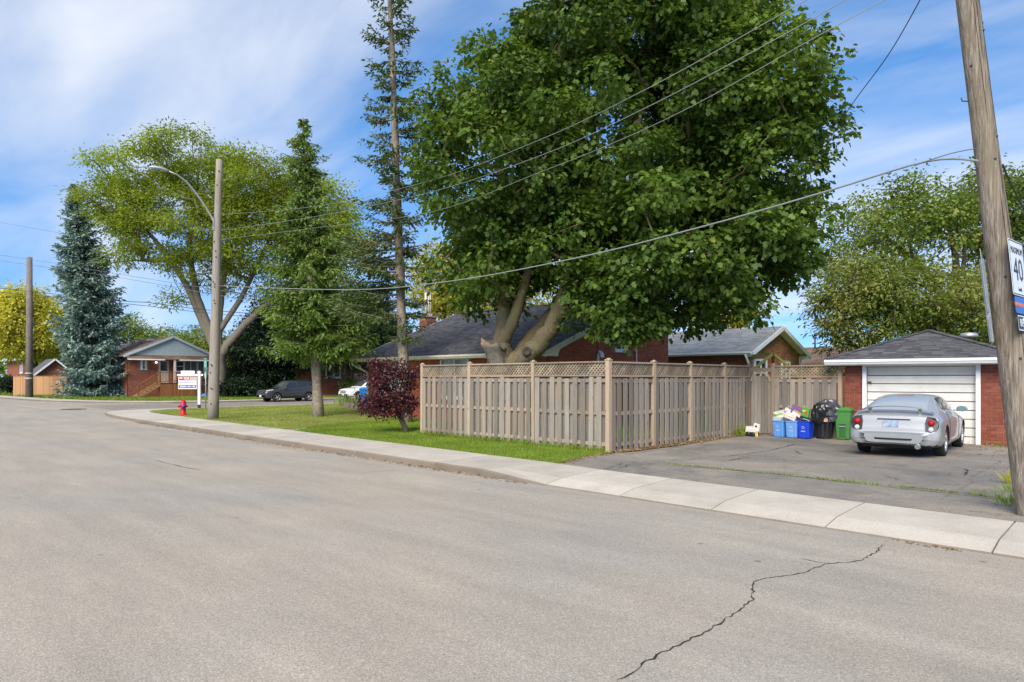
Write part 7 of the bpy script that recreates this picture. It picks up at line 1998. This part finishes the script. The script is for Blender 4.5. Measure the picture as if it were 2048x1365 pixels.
# ------------------------------------------------------------------ shrubs and small plants
sb = gp(812, 866, .12); sZ_ = (sb - Vector((0, 0, CAM_H))).dot(FWD)
Ps = lambda px, py: at(px, py, sZ_)
lm = [([sb, Ps(800, 838), Ps(785, 815), Ps(772, 790), Ps(775, 750)], [.055, .048, .04, .03, .015]), ([sb + RIGHT * .04, Ps(806, 838), Ps(795, 815), Ps(800, 780), Ps(812, 740)], [.045, .04, .035, .028, .015]), ([Ps(785, 815), Ps(750, 795), Ps(725, 790)], [.03, .02, .01])]
es = [px_ell(770, 765, sZ_, 27, 34, .6), px_ell(813, 752, sZ_, 16, 34, .5), px_ell(752, 803, sZ_, 28, 12, .5), px_ell(788, 803, sZ_, 34, 18, .6), px_ell(762, 733, sZ_, 20, 14, .4), px_ell(737, 812, sZ_, 20, 12, .4), px_ell(772, 826, sZ_, 28, 10, .5), px_ell(812, 812, sZ_, 16, 22, .4)]
broad_tree('purple_shrub', 'purple leafed shrub with slanting stems left of the fence', 'shrub', tuple(sb), es, lm, 190, .17, 44, .085, LEAF_OVAL, M['leaf_purple'], M['bark_dark'], 25, None, .5, .8, 6, .10, .2, .005, .45, .3, aspect=1.1, sides=5)
def bush(px, py, Z, rx, ry, mat, label, seed, n=40, size=.16, name='bush'):
    c = at(px, py, Z); b = Vector((c.x, c.y, .12))
    return broad_tree(name, label, 'bush', tuple(b), [(np.array(c), rx, rx * .8, ry)], [([b, c], [.05, .02])], n, .3, 60, size, LEAF_OVAL, mat, M['bark_dark'], seed, None, .6, .8, 6, .14, .3, .006, .45, .4)
bush(295, 781, 62.5, .75, .55, M['leaf_mid'], 'small round green bush beside the deck stairs', 51, 50, .17)
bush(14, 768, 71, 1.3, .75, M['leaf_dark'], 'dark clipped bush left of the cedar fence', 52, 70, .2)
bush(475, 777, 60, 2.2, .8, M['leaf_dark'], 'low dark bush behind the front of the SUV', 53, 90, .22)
bush(700, 775, 64, 1.0, .7, M['leaf_light'], 'light green bush beyond the white SUV', 54, 40, .2)
def tuft(px, py, z, n, h, spread, mat, label, seed, name='grass_clump', cat='plant', w=.05):
    rg = np.random.default_rng(seed); c = np.array(gp(px, py, z)); c[2] = z
    pos = c + rg.normal(size=(n, 3)) * np.array((spread, spread, 0)); ax = norm(rg.normal(size=(n, 3)) * np.array((.5, .5, .2)) + np.array((0, 0, 1)))
    o = leaves(name, pos, ax, rg.normal(size=(n, 3)), h * rg.uniform(.5, 1.2, n), LEAF_SPRIG, mat, None, w / .3, kind=None)
    return tag(o, label, cat)
tuft(697, 812, .18, 160, .75, .35, M['leaf_light'], 'bright green daylily clump in the stone edged bed', 61)
tuft(735, 815, .18, 110, .55, .35, M['leaf_light'], 'lime green hosta clump below the purple shrub', 62, w=.16)
tuft(716, 813, .18, 90, .5, .4, M['leaf_mid'], 'mixed green clump in the middle of the flower bed', 63, w=.12)
tuft(2030, 985, .14, 90, .17, .10, M['blade'], 'weed clump at the foot of the leaning pole', 64, w=.06)
tuft(1975, 990, .14, 120, .10, .14, M['blade'], 'low grass clump on the driveway seam near the pole', 65, w=.04)
tuft(1700, 964, .14, 110, .09, .16, M['blade'], 'grass clump growing from the middle of the driveway seam', 66, w=.04)
tuft(1965, 882, .12, 110, .3, .10, M['leaf_light'], 'weeds growing at the right side of the garage door', 67, w=.12)
tuft(1990, 894, .12, 90, .16, .25, M['blade'], 'grass along the foot of the garage brick pier', 68, w=.05)
tuft(1483, 872, .13, 160, .38, .18, M['blade'], 'tall grass clump in front of the driveway fence', 69, w=.04)
tuft(2030, 1012, .14, 80, .18, .12, M['leaf_light'], 'leafy weeds beside the sidewalk at the pole', 70, w=.12)
dn = tuft(2026, 968, .14, 40, .22, .07, M['leaf_gold'], 'yellow dandelion flowers left of the leaning pole', 71, 'dandelion', w=.1)

# ------------------------------------------------------------------ grass blades and leaf litter
rg = np.random.default_rng(99)
def inside(poly, x, y):
    poly = np.array(poly); r = np.zeros(len(x), bool); j = len(poly) - 1
    for i in range(len(poly)):
        xi, yi = poly[i]; xj, yj = poly[j]
        c = ((yi > y) != (yj > y)) & (x < (xj - xi) * (y - yi) / (yj - yi + 1e-12) + xi); r ^= c; j = i
    return r
def blades(name, poly, z, n, h, w, mat, label=None):
    P_ = np.array(poly); x = rg.uniform(P_[:, 0].min(), P_[:, 0].max(), n); y = rg.uniform(P_[:, 1].min(), P_[:, 1].max(), n)
    k = inside(poly, x, y); x, y = x[k], y[k]; m = len(x)
    pos = np.stack([x, y, np.full(m, z - .005)], 1); ax = norm(rg.normal(size=(m, 3)) * np.array((.45, .45, 0)) + np.array((0, 0, 1)))
    o = leaves(name, pos, ax, rg.normal(size=(m, 3)), h * rg.uniform(.4, 1.3, m), LEAF_BLADE, mat, None, w / h)
    return tag(o, label, 'grass')
near = [(-8.8, 10.27), (-20.9, 10.87), (-22.1, 13.2), (-23.3, 16), (-24, 18), (-17, 18), (-16.6, 13.1), (-9.5, 12.95), (-9.15, 12.6), (-9.0, 11.4)]
blades('grass', near, .12, 150000, .055, .011, M['blade'], 'short lush green lawn grass in front of the fence')
dry = [(-21.15, 10.95), (-31, 11.42), (-36.2, 11.9), (-38.6, 13.4), (-39.3, 16), (-39.3, 26), (-29, 24), (-24.2, 18), (-23.5, 16), (-22.3, 13.2)]
blades('grass', dry, .166, 150000, .045, .014, M['blade_dry'], 'short yellowish lawn grass on the street corner')
inner = [(-16.4, 13.1), (-9.6, 13.0), (-9.5, 19.8), (-16.0, 19)]
blades('grass', inner, .12, 26000, .09, .014, M['blade'], 'grass of the yard seen through the fence boards')
blades('grass', [(-16.5, 12.75), (-9.4, 12.62), (-9.4, 12.9), (-16.5, 13.05)], .12, 5000, .16, .014, M['blade'], 'longer untrimmed grass along the foot of the street fence')
farv = [(-53.1, 21.2), (-53.1, 48), (-57.5, 48), (-58, 27), (-64, 26), (-64, 15.2), (-58.9, 16.1), (-55, 18.3)]
blades('grass', farv, .125, 60000, .16, .05, M['blade'], 'grass verge across the side street')
blades('grass', [(-64.9, 14.7), (-89, 13.3), (-89, 17), (-64.9, 20)], .125, 26000, .2, .06, M['blade'], 'grass verge below the blue spruce and far pole')
# seam weeds as a thin line
sp_pts = [seam[k].lerp(seam[k + 1], t) for k in range(2, len(seam) - 1) for t in rg.uniform(0, 1, 170)]
pos = np.array([(p.x + rg.normal() * .02, p.y + rg.normal() * .02, .15) for p in sp_pts])
o = leaves('seam_grass', pos, norm(rg.normal(size=(len(pos), 3)) * .5 + np.array((0, 0, .8))), rg.normal(size=(len(pos), 3)), .035 * rg.uniform(.3, 1.5, len(pos)), LEAF_BLADE, M['blade'], None, .3)
tag(o, 'thin line of grass growing in the driveway seam', 'grass')
def litter(pts, n, spread, z, size, label):
    P_ = []
    for k in range(n):
        i = rg.integers(0, len(pts) - 1); t = rg.uniform(); p = Vector(pts[i]).lerp(Vector(pts[i + 1]), t); P_.append((p.x + rg.normal() * spread, p.y + rg.normal() * spread, z + rg.uniform(0, .012)))
    P_ = np.array(P_); ax = rg.normal(size=(n, 3)) * np.array((1, 1, .15)); nr = np.array((0, 0, 1.0)) + rg.normal(size=(n, 3)) * .25
    o = leaves('fallen_leaves', P_, ax, nr, size * rg.uniform(.5, 1.4, n), LEAF_OVAL, M['litter_leaf'], None, 1.2)
    return tag(o, label, 'fallen leaves')
litter([(x, curb_y(x) - .06, 0) for x in np.arange(-8, -32, -1.5)], 1500, .07, .006, .05, 'dry leaves collected in the gutter along the curb')
litter([(-9.05, 12.9, 0), (-9.1, 15, 0), (-9.1, 18, 0), (-8.9, 19.8, 0)], 2200, .10, .142, .05, 'brown leaf litter along the driveway fence')
litter([(-8.7, 10.35, 0), (-9.0, 11.6, 0), (-9.1, 12.8, 0)], 700, .10, .13, .045, 'brown leaf litter at the lawn edge by the driveway')
litter([(-8.4, 19.7, 0), (-6.6, 19.9, 0), (-3.0, 20.3, 0)], 700, .15, .15, .045, 'leaf litter in front of the bins and garage')
litter([(-3.3, 20.0, 0), (-2.0, 18, 0), (-1.8, 14, 0)], 500, .5, .15, .045, 'leaf litter scattered at the right of the driveway')
litter([(-1.6, 8.36, 0), (-2.3, 8.4, 0)], 45, .035, .006, .04, 'orange leaves at the curb on the right')
ds = sheet('dirt_strip', [(-9.35, 12.9), (-8.95, 12.6), (-8.9, 15), (-8.95, 19.9), (-9.35, 19.9)], .143, M['dirt'])
